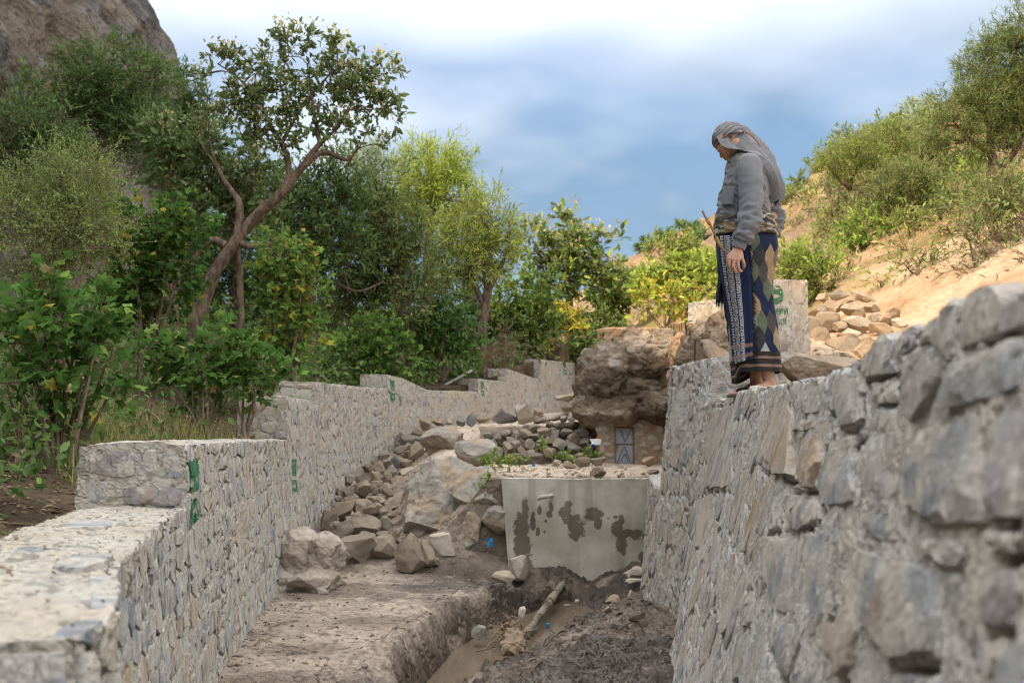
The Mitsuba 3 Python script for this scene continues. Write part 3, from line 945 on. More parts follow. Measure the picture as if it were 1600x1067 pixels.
def rock(size, seed, sub=2, cuts=13, depth=(.42, .74), amp=.035, f=2.2, turn=True):
    """An angular stone: a ball cut by planes, roughened. size: half extents along the picture's x, depth and z."""
    r = np.random.default_rng(seed)
    m = trimesh.creation.icosphere(sub)
    v = np.array(m.vertices)
    for _ in range(cuts):
        n = r.normal(0, 1, 3); n /= np.linalg.norm(n)
        t = np.clip(v @ n - r.uniform(*depth), 0, None)
        v -= t[:, None] * n
    v += v * (amp * nz(v + seed % 97, f, 3, 3) + (.022 * nz(v + seed % 97, 5.5, 2, 5) if sub > 2 else 0))[:, None]
    ext = np.ptp(v, axis=0) / 2
    v = (v - (v.max(0) + v.min(0)) / 2) / ext * np.asarray(size)
    return v, np.array(m.faces)


def rock_at(x, y, Y, w, h, seed, tone, rnd=.5, key="rubble_stone", label=None, group=None, depth=None, sub=2, cuts=14, amp=.035, bsdf="m_rock", category="stone", roll=None):
    """A stone that shows w x h pixels at (x, y), Y metres ahead."""
    r = np.random.default_rng(seed)
    hw, hh = w / 2 * Y / FPX, h / 2 * Y / FPX
    v, f = rock((hw, depth or .9 * math.sqrt(hw * hh), hh), seed, sub, cuts, amp=amp)
    a = r.uniform(-.35, .35) if roll is None else roll
    ca, sa = math.cos(a), math.sin(a)
    v[:, 0], v[:, 1] = ca * v[:, 0] - sa * v[:, 1], sa * v[:, 0] + ca * v[:, 1]
    v += P(x, y, Y)
    k = numbered(key)
    put(k, (v, f), bsdf, uv=(tone, rnd), smooth=32)
    if label:
        tag(k, label, category, group)
    return k


pileY = H([640, 664, 687, 721, 747, 799, 842, 890], [22, 20.8, 19.3, 17.4, 15.2, 12.8, 11.8, 11.0])
Z5 = [(410, 680, 300, 215, .76), (600, 680, 215, 190, .77), (815, 710, 235, 285, .75), (945, 720, 130, 205, .77), (1060, 650, 225, 180, .98), (680, 600, 95, 135, .78), (740, 545, 85, 70, 1.0), (855, 550, 150, 135, .75), (460, 510, 230, 150, .74),
      (285, 530, 160, 140, .72), (170, 450, 145, 135, .73), (275, 385, 195, 145, .75), (405, 365, 105, 120, .74), (520, 380, 150, 110, .76), (375, 432, 125, 75, .77), (620, 490, 160, 125, .75), (735, 480, 165, 115, .80), (680, 430, 115, 80, .78),
      (770, 375, 105, 155, .78), (655, 350, 120, 95, .73), (545, 305, 135, 65, .82), (455, 330, 120, 70, .77), (340, 310, 120, 70, .76), (420, 220, 150, 135, .77), (320, 250, 90, 105, .72), (265, 245, 70, 110, .72), (320, 160, 100, 90, .72),
      (425, 135, 150, 90, .74), (530, 130, 110, 95, .76), (530, 205, 110, 95, .75), (630, 240, 110, 135, .74), (690, 205, 110, 65, .78), (615, 160, 70, 80, .76), (700, 160, 110, 95, .75), (625, 110, 70, 80, .74), (670, 85, 105, 95, .66),
      (770, 90, 120, 85, .97), (690, 25, 70, 100, .2), (770, 30, 100, 70, .80), (615, 20, 90, 70, .76), (555, 50, 90, 90, .74), (480, 60, 90, 70, .74), (390, 90, 95, 70, .74), (540, 250, 70, 80, .75), (590, 580, 100, 65, .74), (610, 400, 100, 70, .74),
      (830, 450, 60, 75, .70), (470, 440, 70, 50, .75), (990, 780, 80, 65, .74), (220, 500, 90, 70, .70), (560, 330, 90, 60, .72), (350, 470, 110, 80, .72), (450, 590, 120, 80, .7), (720, 620, 90, 90, .7), (240, 300, 70, 60, .7), (590, 290, 90, 70, .7)]
LEFT = [(480 + a * .2, 720 + b * .2, c * .2, d * .2, t) for a, b, c, d, t in Z5]
Z1 = [(870, 540, 95, 110, .8), (1000, 510, 120, 85, .83), (960, 575, 95, 65, .8), (955, 625, 80, 45, .25), (880, 640, 115, 100, .66), (830, 620, 80, 90, .64), (890, 690, 90, 60, .78), (960, 740, 135, 160, .80), (1070, 710, 120, 125, .45), (1010, 735, 115, 80, .84),
      (1130, 650, 90, 60, .80), (1160, 690, 100, 45, .98), (1175, 740, 75, 55, .82), (820, 715, 95, 70, .75), (880, 750, 110, 60, .74), (1120, 500, 95, 55, .84), (1195, 495, 85, 45, .97), (600, 785, 95, 70, .7), (700, 770, 90, 50, .72), (770, 430, 70, 90, .7),
      (870, 470, 90, 80, .66), (700, 500, 70, 60, .7), (930, 500, 70, 120, .5), (1390, 480, 90, 100, .3), (1300, 500, 70, 60, .4), (1170, 500, 60, 60, .62), (640, 820, 80, 60, .72), (560, 850, 100, 70, .72), (820, 800, 130, 60, .78), (730, 800, 80, 80, .82)]
LEFT += [(460 + a * .2, 560 + b * .2, c * .2, d * .2, t) for a, b, c, d, t in Z1]
special = {0: "biggest rounded brown stone at the lower left foot of the rubble heap", 1: "brown wedge shaped stone at the foot of the heap beside the large squarish stone", 2: "large squarish brown stone standing at the front foot of the rubble heap",
           3: "brown stone leaning behind the right side of the large squarish stone", 4: "pale cream stone at the right foot of the rubble heap", 6: "small whitish stone in the middle of the brown rubble heap", 8: "long brown stone lying across the middle of the rubble heap",
           16: "light tan angular stone on the right side of the rubble heap", 18: "upright tan stone slab leaning on the big rock at the heap's right", 23: "rounded pale brown stone high on the left of the rubble heap", 36: "cream stone near the top right of the rubble heap",
           37: "dark slate stone at the very top of the rubble heap"}
n5 = len(Z5)
for i, (x, y, w, h, t) in enumerate(LEFT):
    big = w * h > 700
    sz = "large" if w * h > 700 else "small" if w * h < 330 else "middle sized"
    col = "dark grey" if t < .35 else "grey" if t < .69 else "brown" if t < .79 else "tan" if t < .93 else "pale cream"
    if i < n5:
        where = ("upper" if y < 772 else "middle" if y < 818 else "lower") + (" left" if x < 565 else " right")
        lab = special.get(i) or f"{sz} {col} angular stone in the {where} part of the rubble heap"
    else:
        where = "at the left wall's foot just above the rubble heap" if y > 705 else "on the path's edge" if x > 670 else "at the left wall's foot, well above the rubble heap"
        lab = f"{sz} {col} angular stone strewn {where}"
    grp = None if i in special else ("rubble stones heaped below the left wall" if i < n5 else "stones strewn above the heap along the left wall")
    rock_at(x, y, float(pileY(y + h * .35)) - (.05 if i < n5 else 0), w * 1.06, h * 1.06, 1000 + i, t + RNG.normal(0, .02), RNG.random() * .6, label=lab, group=grp, sub=3, cuts=14)

# big rocks
def big_rock(name, x, y, Y, w, h, dep, seed, uv, label, sub=5, cuts=14, cutd=(.55, .85), lump=0.0, amp=.07, bsdf="m_boulder", category="rock", floor=None):
    hw, hh = w / 2 * Y / FPX, h / 2 * Y / FPX
    v, f = rock((1, 1, 1), seed, sub, cuts, cutd, amp, 2.0)
    n = v / np.linalg.norm(v, axis=1, keepdims=True)
    if lump:
        q = v * [hw, dep, hh]
        cell = np.minimum(np.abs(nz(q, 2.6, 2, seed % 50)) * 1.6, 1) + .5 * np.minimum(np.abs(nz(q, 6.5, 2, seed % 50 + 3)) * 1.6, 1)
        v = v + n * (lump * (cell - .6))[:, None]
    v = v + n * (.05 * nz(v * [hw, dep, hh], 5, 4, 9) + .02 * nz(v * [hw, dep, hh], 16, 3, 8))[:, None]
    v = v * [hw, dep, hh] + P(x, y, Y)
    k = numbered(name)
    put(k, (v, f), bsdf, uv=uv, smooth=50)
    tag(k, label, category)
    return k


def lobed_rock(name, lobes, Y, seed, uv, label, bsdf="m_boulder", category="boulder", lump=.075, sub=5, fine=.032, cuts=6):
    """A mass of several grown-together lumps: (x, y, w, h, depth offset, depth)."""
    parts = []
    for i, (x, y, w, h, dy, dep) in enumerate(lobes):
        hw, hh = w / 2 * Y / FPX, h / 2 * Y / FPX
        v, f = rock((1, 1, 1), seed + i, sub, cuts, (.72, .95), .05, 2.0)
        n = norm_(v)
        q = v * [hw, dep, hh] + P(x, y, Y + dy)
        cell = np.minimum(np.abs(nz(q, 2.1, 2, seed)) * 2.2, 1) * .8 + .55 * np.minimum(np.abs(nz(q, 5.5, 2, seed + 3)) * 2.0, 1)
        ledge = .5 * np.abs(nz(q * [.6, .6, 2.4], 1.7, 3, seed + 5))
        q = q + n * (lump * (cell - .8) + fine * (nz(q, 6, 4, 9) - ledge) + .3 * fine * nz(q, 19, 3, 8))[:, None]
        parts.append((q, f))
    k = numbered(name)
    put(k, cat(parts), bsdf, uv=uv, smooth=50)
    tag(k, label, category)
    return k


def norm_(v):
    return v / np.linalg.norm(v, axis=1, keepdims=True)


lobed_rock("boulder", [(950, 598, 108, 132, 0, .75), (1000, 568, 120, 116, .2, .8), (1040, 590, 95, 150, .25, .8), (990, 620, 160, 92, .1, .75), (925, 615, 62, 92, -.1, .45), (1056, 672, 62, 120, -.3, .5), (965, 638, 90, 56, -.5, .45), (1020, 636, 80, 60, -.5, .45), (1030, 545, 90, 66, .3, .7), (1052, 700, 40, 76, -.45, .3), (922, 644, 54, 54, -.5, .35)], 16.2, 12, (.40, .3), "huge dark brown rugged boulder bulging over the small steel hatch", sub=6)
big_rock("rock", 700, 800, 12.35, 188, 168, .75, 21, (.80, .1), "large pale grey brown rock slab between the rubble heap and the concrete wall", 6, 16, (.5, .8), .05)
big_rock("rock", 752, 775, 12.0, 90, 95, .45, 22, (.72, .5), "rugged grey block of rock beside the left edge of the concrete wall", 5, 14, (.5, .8), .05)
big_rock("rock", 730, 838, 11.8, 66, 100, .3, 26, (.78, .2), "earthy rock face below the grey block, left of the dark hollow", 5, 12, (.6, .85), .08)
big_rock("rock", 783, 808, 11.7, 62, 50, .30, 24, (.85, .8), "flat pale rock roofing the dark hollow by the concrete wall", 4, 12, (.5, .8), .03)
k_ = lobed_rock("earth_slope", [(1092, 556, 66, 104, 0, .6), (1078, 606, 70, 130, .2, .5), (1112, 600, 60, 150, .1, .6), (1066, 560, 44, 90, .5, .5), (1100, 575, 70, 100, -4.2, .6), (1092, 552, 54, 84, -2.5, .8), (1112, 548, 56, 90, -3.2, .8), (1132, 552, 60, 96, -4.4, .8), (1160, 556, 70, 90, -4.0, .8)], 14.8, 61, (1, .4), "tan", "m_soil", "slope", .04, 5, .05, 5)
tag(k_, "tan earth slope with small stones between the boulder and the sunlit wall block", None, None, "structure")
scene["m_pale_rock"] = bumped(lambda p, n, uv: mix(C3(0.33, 0.275, 0.225), C3(0.44, 0.385, 0.33), smoothstep(0.35, 0.65, fbm(p.x * 3, p.y * 3, p.z * 6, 3))) * (0.7 + 0.35 * noise(p.x * 18, p.y * 18, p.z * 30) + 0.2 * noise(p.x * 70, p.y * 70, p.z * 70)), boulder_bump)
lobed_rock("rock", [(470, 878, 84, 118, .1, .4), (505, 872, 66, 84, 0, .35), (492, 912, 84, 70, -.15, .4), (452, 912, 60, 70, -.1, .3)], 10.0, 25, (1, .4), "pale layered weathered rock against the foot of the left wall", "m_pale_rock", "rock", .025, 5, .035, 6)
big_rock("rock", 690, 690, 16.2, 70, 48, .5, 27, (1.0, .9), "smooth pale earthy rock at the top of the path", 5, 8, (.7, .9), .03)
big_rock("rock", 745, 708, 14.3, 70, 46, .4, 28, (1.0, .7), "rounded cream rock left of the weeds at the terrace edge", 5, 8, (.7, .9), .03)
big_rock("rock", 1278, 584, 7.3, 120, 62, .32, 29, (.62, .5), "brown grey rock on top of the right wall just right of the man's feet", 5, 13, (.5, .8), .03)
Z2 = [(250, 450, 205, 125, .42, "large grey boulder on the ledge above the dry stone wall"), (400, 445, 165, 165, .97, "pale cream boulder on the ledge, right of the large grey boulder"), (510, 425, 85, 75, .80, "small tan boulder on the ledge, right of the pale cream boulder"),
      (90, 470, 130, 70, .78, "brown flat boulder on the ledge nearest the left wall")]
for i, (a, b, c, d, t, lab) in enumerate(Z2):
    rock_at(740 + a * .2, 560 + b * .2, 18.2 - .3 * (i > 1), c * .2, d * .2, 1400 + i, t, .2, "boulder", lab, sub=4, cuts=12, amp=.06, category="boulder")

# dry stone wall: one thing, each stone a part
dw = numbered("dry_stone_wall")
Zd = [(400, 595, 120, 95), (480, 550, 110, 75), (545, 580, 95, 85), (490, 620, 75, 65), (640, 600, 105, 85), (720, 590, 90, 85), (780, 620, 105, 75), (860, 580, 105, 85), (770, 525, 115, 65), (670, 530, 105, 65), (440, 680, 95, 105), (580, 650, 85, 85), (520, 650, 70, 65),
      (680, 680, 125, 105), (785, 700, 105, 85), (870, 655, 95, 65), (590, 735, 105, 75), (690, 745, 80, 45), (270, 700, 85, 105), (325, 690, 80, 95), (380, 730, 95, 95), (300, 650, 85, 75), (230, 645, 80, 80), (250, 590, 85, 65), (330, 600, 90, 70), (190, 620, 80, 65),
      (600, 520, 70, 55), (510, 480, 80, 65), (565, 480, 70, 55), (200, 740, 85, 95), (290, 780, 85, 65), (350, 770, 70, 65), (150, 680, 70, 85), (445, 745, 70, 65), (505, 690, 60, 55), (905, 700, 60, 65), (620, 560, 70, 45), (840, 540, 60, 45), (805, 580, 60, 45),
      (640, 455, 190, 65), (760, 460, 85, 75), (420, 540, 80, 50), (560, 700, 70, 50), (650, 640, 70, 50), (740, 660, 60, 50), (500, 760, 80, 50), (840, 760, 90, 50), (760, 770, 90, 40), (150, 760, 70, 60), (110, 610, 80, 60), (900, 620, 50, 60), (700, 470, 60, 60)]
for i, (a, b, c, d_) in enumerate(Zd):
    y = 560 + b * .2
    Y = 15.35 + (725 - y) / 100 * 1.5 + (.25 if a < 250 else 0)
    hw, hh = c * .1 * Y / FPX * 1.08, d_ * .1 * Y / FPX * 1.08
    v, f = rock((hw, 1.2 * hh + .04, hh), 1500 + i, 2, 10)
    put(f"{dw}__stone" + (f"_{i:03d}" if i else ""), (v + P(740 + a * .2, y, Y), f), "m_rock", uv=(float(np.clip(RNG.normal(.70, .07) if b > 470 and i not in (39, 40) else .97, 0, 1)), RNG.random() * .7), smooth=32)
bx = trimesh.creation.box((1.9, .5, .75)); bx.apply_translation(P(840, 700, 16.35) + [0, 0.25, -.02])
sv, sf = trimesh.remesh.subdivide_to_size(bx.vertices, bx.faces, .08)
put(f"{dw}__earth_fill", (sv + .03 * np.stack([nz(sv, 4, 3, s) for s in (1, 2, 3)], -1), sf), "m_bed", smooth=True)
tag(dw, "low dry stone retaining wall of dark brown stones left of the steel hatch", "wall", kind="thing")

# loose stones lying about
def r_(x, y, Y, w, h, t, lab, key="rubble_stone", rnd=.3, group=None, sub=3, **k):
    return rock_at(x, y, Y, w, h, int(x * 7 + y * 13), t, rnd, key, lab, group, sub=sub, **k)
hatchY = lambda y: float(np.interp(y, [724, 730, 738, 746], [15.0, 14.2, 12.9, 11.7]))  # noqa: E731
r_(910, 722, hatchY(730), 24, 17, .77, "brown round stone on the sand at the foot of the dry stone wall")
r_(934, 721, hatchY(729), 28, 15, .70, "dark brown stone on the sand just left of the hatch chamber")
r_(889, 726, hatchY(732), 22, 13, .84, "reddish tan stone on the sand left of the two brown ones")
r_(870, 722, hatchY(727), 15, 9, .97, "small pale stone on the sand under the dry stone wall")
r_(934, 737, hatchY(744), 25, 17, .80, "mottled reddish stone near the concrete wall's top edge")
r_(1014, 721, hatchY(728), 25, 16, .88, "rusty brown stone lying right of the hatch")
r_(1020, 738, hatchY(744), 20, 10, .72, "brown clod lying at the right end of the concrete wall's top")
for i, (x, y, w, h) in enumerate([(882, 748, 5, 3), (967, 743, 6, 4), (1037, 718, 14, 8), (1005, 740, 8, 5), (920, 746, 6, 3), (856, 733, 7, 4), (895, 741, 8, 4), (905, 743, 10, 4)]):
    r_(x, y, hatchY(min(y + 2, 745)), w, h, .9, "small pebble lying on the sand behind the concrete wall's top edge", group="pebbles on the sand terrace", sub=2)
mudY = 10.9
r_(808, 887, 11.15, 30, 40, .98, "pinkish pale upright stone at the left foot of the concrete wall", rnd=.2)
r_(785, 902, 10.9, 38, 22, .95, "flat pinkish stone half sunk in mud left of the upright pale stone", rnd=.2)
for i, (x, y, w, h) in enumerate([(984, 897, 20, 17), (998, 893, 26, 18), (992, 907, 32, 7)]):
    r_(x, y, 10.9 - .12 * i, w, h, 1.0, "flat cream stone slab stacked on the mud at the right end of the concrete wall", group="cream slabs stacked by the right wall", rnd=.1)
r_(988, 936, 10.0, 15, 27, .98, "narrow pinkish stone standing in mud beside the right wall", rnd=.2)
r_(978, 926, 10.2, 9, 9, .66, "small bluish white stone on the mud left of the narrow pinkish stone")
r_(901, 940, 10.6, 8, 7, 1.0, "tiny white stone at the water's far edge under the concrete wall")
r_(886, 945, 10.55, 11, 4, .72, "flat brown chip of stone at the water's far edge")
r_(958, 938, 10.2, 24, 18, .85, "tan clod stone at the right edge of the water")
r_(816, 956, 9.6, 12, 18, .98, "pale stone stuck in the dark bank above the pipe")
r_(749, 988, 8.75, 26, 22, .63, "grey stone set in the steep earth bank beside the water")
r_(1000, 960, 9.4, 34, 26, .78, "earthy brown lump against the foot of the right wall")
r_(1012, 1000, 8.9, 26, 18, .80, "reddish brown stone in mud by the right wall's foot")
r_(1016, 1022, 8.3, 16, 18, .84, "small tan stone in mud lowest beside the right wall")
r_(978, 985, 9.0, 30, 9, .86, "flat tan stone lying on the churned mud")
for i in range(26):
    x, y = RNG.uniform(880, 1020), RNG.uniform(955, 1062)
    Y = float(np.interp(y, [950, 1067], [9.6, 6.9]))
    p_ = P(x, y, Y)
    hgt = float(bed_h(np.array([p_[0]]), np.array([p_[1]]))[0])
    s = RNG.uniform(.02, .05)
    v, f = rock((s * 1.2, s, s * .8), 1700 + i, 2, 9)
    k = numbered("mud_clod"); put(k, (v + [p_[0], p_[1], hgt + EZ + s * .2], f), "m_bed", smooth=35)
    tag(k, "dark clod of mud lying on the churned right bank of the water", "clod", "mud clods on the right bank")

# rubble on the right-hand ground, sunlit
RT = [(1290, 505, 40, 34, .80), (1283, 533, 34, 40, .83), (1318, 541, 50, 36, .82), (1358, 553, 46, 40, .84), (1340, 507, 46, 26, .92), (1377, 517, 34, 24, .9), (1300, 481, 32, 22, .85), (1331, 484, 34, 20, .95), (1360, 480, 30, 18, .9), (1386, 501, 34, 22, .92), (1402, 527, 30, 22, .86),
      (1277, 487, 26, 22, .83), (1310, 462, 26, 16, .7), (1342, 462, 24, 13, .95), (1380, 545, 26, 22, .9), (1330, 523, 36, 20, .95), (1300, 560, 36, 20, .8), (1405, 505, 24, 16, .95), (1352, 533, 26, 18, .9), (1322, 560, 26, 18, .86), (1420, 520, 26, 15, .92), (1268, 512, 24, 34, .78),
      (1395, 488, 24, 14, .9), (1370, 497, 24, 14, .98), (1312, 510, 26, 18, .86), (1415, 540, 22, 14, .85), (1432, 507, 24, 12, .95), (1355, 468, 20, 11, .9), (1325, 470, 20, 12, .86), (1440, 525, 20, 11, .9), (1285, 465, 20, 14, .9), (1345, 492, 22, 12, .88)]
for i, (x, y, w, h, t) in enumerate(RT):
    Y = float(np.interp(y, [455, 500, 565], [12.4, 10.8, 9.3]))
    p_ = P(x, y, Y)
    big = {2: "biggest brown boulder-like stone in the sunlit rubble, upper left", 3: "large rounded tan stone at the front edge of the sunlit rubble"}.get(i)
    where = ("left" if x < 1315 else "middle" if x < 1370 else "right") + (", top row" if y < 490 else ", front" if y > 530 else ", half way up")
    rock_at(x, y, Y, w * 1.1, h * 1.1, 1800 + i, t + RNG.normal(0, .02), RNG.random() * .6, label=big or f"{'large' if w * h > 1000 else 'small' if w * h < 450 else 'middle sized'} tan stone in the sunlit rubble pile: {where}", group=None if big else "sunlit rubble stones right of the man", sub=3)
for i in range(16):
    x, y = RNG.uniform(1075, 1112), RNG.uniform(505, 562)
    Y = float(np.interp(y, [500, 565], [14.2, 11.5]))
    rock_at(x, y, Y, RNG.uniform(8, 20), RNG.uniform(6, 12), 1900 + i, RNG.uniform(.78, .95), .3, label="small tan stone on the earth slope between boulder and sunlit wall block", group="small stones on the slope behind the boulder")
# rusty broken slabs by the boulder
for i, (x, y, w, h, ro) in enumerate([(881, 622, 30, 10, .2), (893, 618, 14, 9, .1), (884, 637, 20, 22, .5), (893, 640, 8, 24, .3)]):
    r_(x, y, 17.2, w, h, .93, ["flat rust topped broken slab leaning beside the boulder", "orange broken end of the rust topped slab", "broken tan slab propped under the rust topped one", "narrow upright broken piece against the boulder"][i], "broken_slab", .95, category="slab")

# gravel and chips
def chips(name, label, pts, sizes, tones, seed, bsdf="m_rock"):
    r = np.random.default_rng(seed)
    base = [rock((1, 1, .7), seed + i, 1, 7) for i in range(6)]
    parts = []
    for p_, s, t in zip(pts, sizes, tones):
        v, f = base[r.integers(6)]
        a = r.uniform(0, 6.28)
        q = v * s * r.uniform(.6, 1.3, 3)
        q = np.column_stack([q[:, 0] * math.cos(a) - q[:, 1] * math.sin(a), q[:, 0] * math.sin(a) + q[:, 1] * math.cos(a), q[:, 2]]) + p_
        parts.append((q, f, np.tile([[t, r.random() * .6]], (len(v), 1))))
    v, f, u = cat(parts)
    put(name, (v, f), bsdf, uv=u)
    tag(name, label, None, None, "stuff")
n = 1500
cy = 5.2 + 6.3 * RNG.random(n) ** 1.3
cx = XLf(cy) + .05 + RNG.random(n) ** 1.5 * 1.9
hb_ = bed_h(cx, cy)
okc = hb_ > -1.62
chips("gravel", "fine grey and brown gravel chips scattered over the trodden earth bench", np.column_stack([cx, cy, hb_ + EZ + .004])[okc], (.004 + .018 * RNG.random(n) ** 4)[okc], np.clip(RNG.normal(.72, .10, n), 0, 1)[okc], 41)
n = 1500
cy = 11.7 + 6 * RNG.random(n) ** 1.4; cx = -1.9 + 3.6 * RNG.random(n)
hb_ = bed_h(cx, cy)
chips("gravel_sand", "small pale stones scattered over the sandy terrace and path", np.column_stack([cx, cy, hb_ + EZ + .003]), .006 + .03 * RNG.random(n) ** 4, np.clip(RNG.normal(.85, .1, n), 0, 1), 42)
n = 1500
cx = 2.4 + 2.6 * RNG.random(n); cy = 6.5 + 6.5 * RNG.random(n)
keep_ = cx < np.interp(cy, [0, 8, 10, 14], [9, 6.2, 4.9, 4.7]) - .35
cx, cy = cx[keep_], cy[keep_]; n = len(cx)
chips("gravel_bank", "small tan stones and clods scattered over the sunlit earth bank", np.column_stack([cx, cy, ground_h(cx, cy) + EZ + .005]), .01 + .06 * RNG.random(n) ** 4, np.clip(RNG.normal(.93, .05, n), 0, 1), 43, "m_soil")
n = 320
cy = 1.8 + 3.2 * RNG.random(n); cw = RNG.random(n) * .5
tp_ = FL.at(cy, np.full(n, -.345)) - FL.n(cy) * cw[:, None]
chips("grit", "loose grit and mortar crumbs lying on the near top of the left wall", tp_ + [0, 0, .012], .002 + .006 * RNG.random(n) ** 3, np.clip(RNG.normal(.9, .1, n), 0, 1), 44)

# ---------------------------------------------------------------- the concrete wall with its damp patches
YC = 11.5
STAIN = [(845, 280, 15, 50), (826, 360, 30, 60), (830, 440, 34, 70), (836, 520, 40, 50), (910, 282, 10, 21), (962, 268, 11, 23), (955, 300, 15, 15), (880, 335, 11, 39), (902, 380, 9, 17), (938, 330, 6, 7), (1042, 252, 15, 17), (1025, 290, 24, 27), (1055, 325, 36, 27), (1078, 365, 38, 40),
         (1068, 395, 22, 22), (1155, 300, 40, 30), (1172, 335, 19, 26), (1170, 356, 9, 11), (1262, 368, 27, 36), (1281, 325, 13, 20), (1300, 385, 42, 17), (1345, 390, 27, 22), (1280, 432, 23, 48), (1254, 312, 9, 6), (1375, 487, 16, 20), (1382, 515, 12, 22), (1382, 400, 6, 6), (1222, 318, 5, 5), (932, 378, 4, 7)]
STW = [([float(q_) for q_ in P(530 + X * .344, 700 + Y * .344, YC)], r * .344 * YC / FPX, q * .344 * YC / FPX) for X, Y, r, q in STAIN]
BAND = [(float(P(530 + X * .344, 700 + Y * .344, YC)[0]), float(P(530 + X * .344, 700 + Y * .344, YC)[2])) for X, Y in [(780, 540), (870, 555), (950, 598), (1030, 638), (1090, 636), (1180, 612), (1240, 560), (1290, 545), (1400, 548), (1440, 540)]]


def damp(p):
    e = (noise(p.x * 26, 2.0, p.z * 20) - 0.5) * 0.75 + (noise(p.x * 80, 5.0, p.z * 60) - 0.5) * 0.4
    m = mi.Float(0)
    for c, a, b in STW:
        d = dr.sqrt(dr.square((p.x - c[0]) / a) + dr.square((p.z - c[2]) / b)) + e * 0.7
        m = dr.maximum(m, smoothstep(1.22, 0.92, d))
    zb = mi.Float(BAND[0][1])
    for (x0, z0), (x1, z1) in zip(BAND, BAND[1:]):
        zb = dr.select(p.x > x0, z0 + (z1 - z0) * dr.clip((p.x - x0) / (x1 - x0), 0, 1), zb)
    return dr.maximum(m, smoothstep(0.02, -0.03, p.z - zb + 0.05 * e))


def conc_col(p, n, uv):
    a = fbm(p.x * 3.2, p.y * 3, p.z * 3.2, 4)
    v = noise(p.x * 24, p.y * 3, p.z * 3)
    g = noise(p.x * 90, p.y * 90, p.z * 90)
    c = mix(C3(0.335, 0.31, 0.25), C3(0.455, 0.44, 0.39), smoothstep(0.3, 0.72, a)) * (0.86 + 0.14 * v + 0.12 * g)
    run = smoothstep(.58, .75, noise(p.x * 9, 1.0, p.z * .8)) * smoothstep(.35, .6, noise(p.x * 2 + 4, 2.0, p.z * 1.5))
    c = c * (1 - .22 * run)
    return mix(c, c * C3(0.33, 0.32, 0.29), damp(p) * smoothstep(YC + 0.02, YC - 0.02, p.y))


def conc_bump(p, n, uv):
    return 0.006 * fbm(p.x * 14, p.y * 14, p.z * 14, 3)


scene["m_concrete"] = {"type": "twosided", "bsdf": {"type": "bumpmap", "height": proc(conc_bump), "scale": 1.0, "bsdf": {"type": "principled", "base_color": proc(conc_col), "roughness": 0.8, "specular": 0.3}}}
cw = numbered("concrete_wall")
nx, nz_ = 60, 50
xs = np.linspace(P(783, 745, YC)[0], 1.78, nx); zs = np.linspace(-2.05, hz(746, YC) - EZ, nz_)
gx_, gz_ = np.meshgrid(xs, zs)
sag = .012 * np.sin(np.pi * (xs - xs[0]) / (xs[-1] - xs[0])) * -1
topz = zs[-1] + sag - .012 * np.abs(nz(np.stack([xs, xs, xs], 1), 14, 3, 6)) + .012 * nz(np.stack([xs, xs, xs], 1), 4, 3, 5)
gz_ = zs[0] + (gz_ - zs[0]) / (zs[-1] - zs[0]) * (topz - zs[0])[None]
lean = .05 * np.clip((zs[-1] - gz_) / 1.2, 0, 1)
tap = gx_ + .10 * np.clip((zs[-1] - gz_) / 1.2, 0, 1) * sstep(.4, 0, (gx_ - xs[0]) / 1.8)
fr = np.stack([tap, YC - lean + .006 * nz(np.stack([gx_, gz_, gz_], -1), 3, 3, 2), gz_ + EZ], -1)
bk = fr[::-1] + 0; bk[..., 1] = YC + .16
allv = np.concatenate([fr, bk], 0)
put(f"{cw}__slab", (allv.reshape(-1, 3), grid_faces(allv.shape[0], nx)), "m_concrete", smooth=40)
scene["m_pvc"] = flat((.36, .33, .29), .6)
put(f"{cw}__spout", cat([tube([P(862, 774, 11.52), P(862, 774, 11.32), P(858, 775, 11.27), P(850, 776, 11.27), P(843, 777.5, 11.27), P(841.5, 779, 11.27), P(841.5, 782, 11.27)], .022, 10), tube([P(853, 775.5, 11.27), P(845, 777, 11.27)], .027, 10)]), "m_pvc", smooth=40)
tag(f"{cw}__spout", "short grey pipe spout with a downturned end")
tag(cw, "light grey cement plastered wall with dark damp patches and a pipe spout", "wall", kind="thing")

# ---------------------------------------------------------------- chamber with steel hatch under the boulder
hut = numbered("hatch_chamber")
YH = 15.6
def hut_col(p, n, uv):
    a = fbm(p.x * 5, p.y * 5, p.z * 5, 3)
    g = noise(p.x * 45, p.y * 45, p.z * 45)
    return mix(C3(0.42, 0.29, 0.18), C3(0.41, 0.355, 0.27), smoothstep(0.35, 0.65, a)) * (0.75 + 0.45 * g)
scene["m_earth_mortar"] = bumped(hut_col, mortar_bump)
dx0, dx1, dz1, dz0 = P(960, 700, YH)[0], P(991, 700, YH)[0], P(975, 667.5, YH)[2], P(975, 726, YH)[2]
hx0, hx1, hz1, hz0 = P(934, 700, YH)[0], P(1050, 700, YH)[0], P(950, 642, YH)[2], P(950, 745, YH)[2]
bs = []
for (a, b, c, d_) in [(hx0, dx0, hz0, hz1), (dx1, hx1, hz0, hz1), (dx0, dx1, dz1, hz1)]:
    q = trimesh.creation.box(bounds=[[a, YH, c], [b, YH + .7, d_]])
    bs.append(trimesh.remesh.subdivide_to_size(q.vertices, q.faces, .035))
v, f = cat(bs)
put(f"{hut}__wall", (v + .014 * np.stack([nz(v, 6, 3, s) + .5 * np.abs(nz(v, 17, 2, s)) for s in (4, 5, 6)], -1), f), "m_earth_mortar", smooth=60)
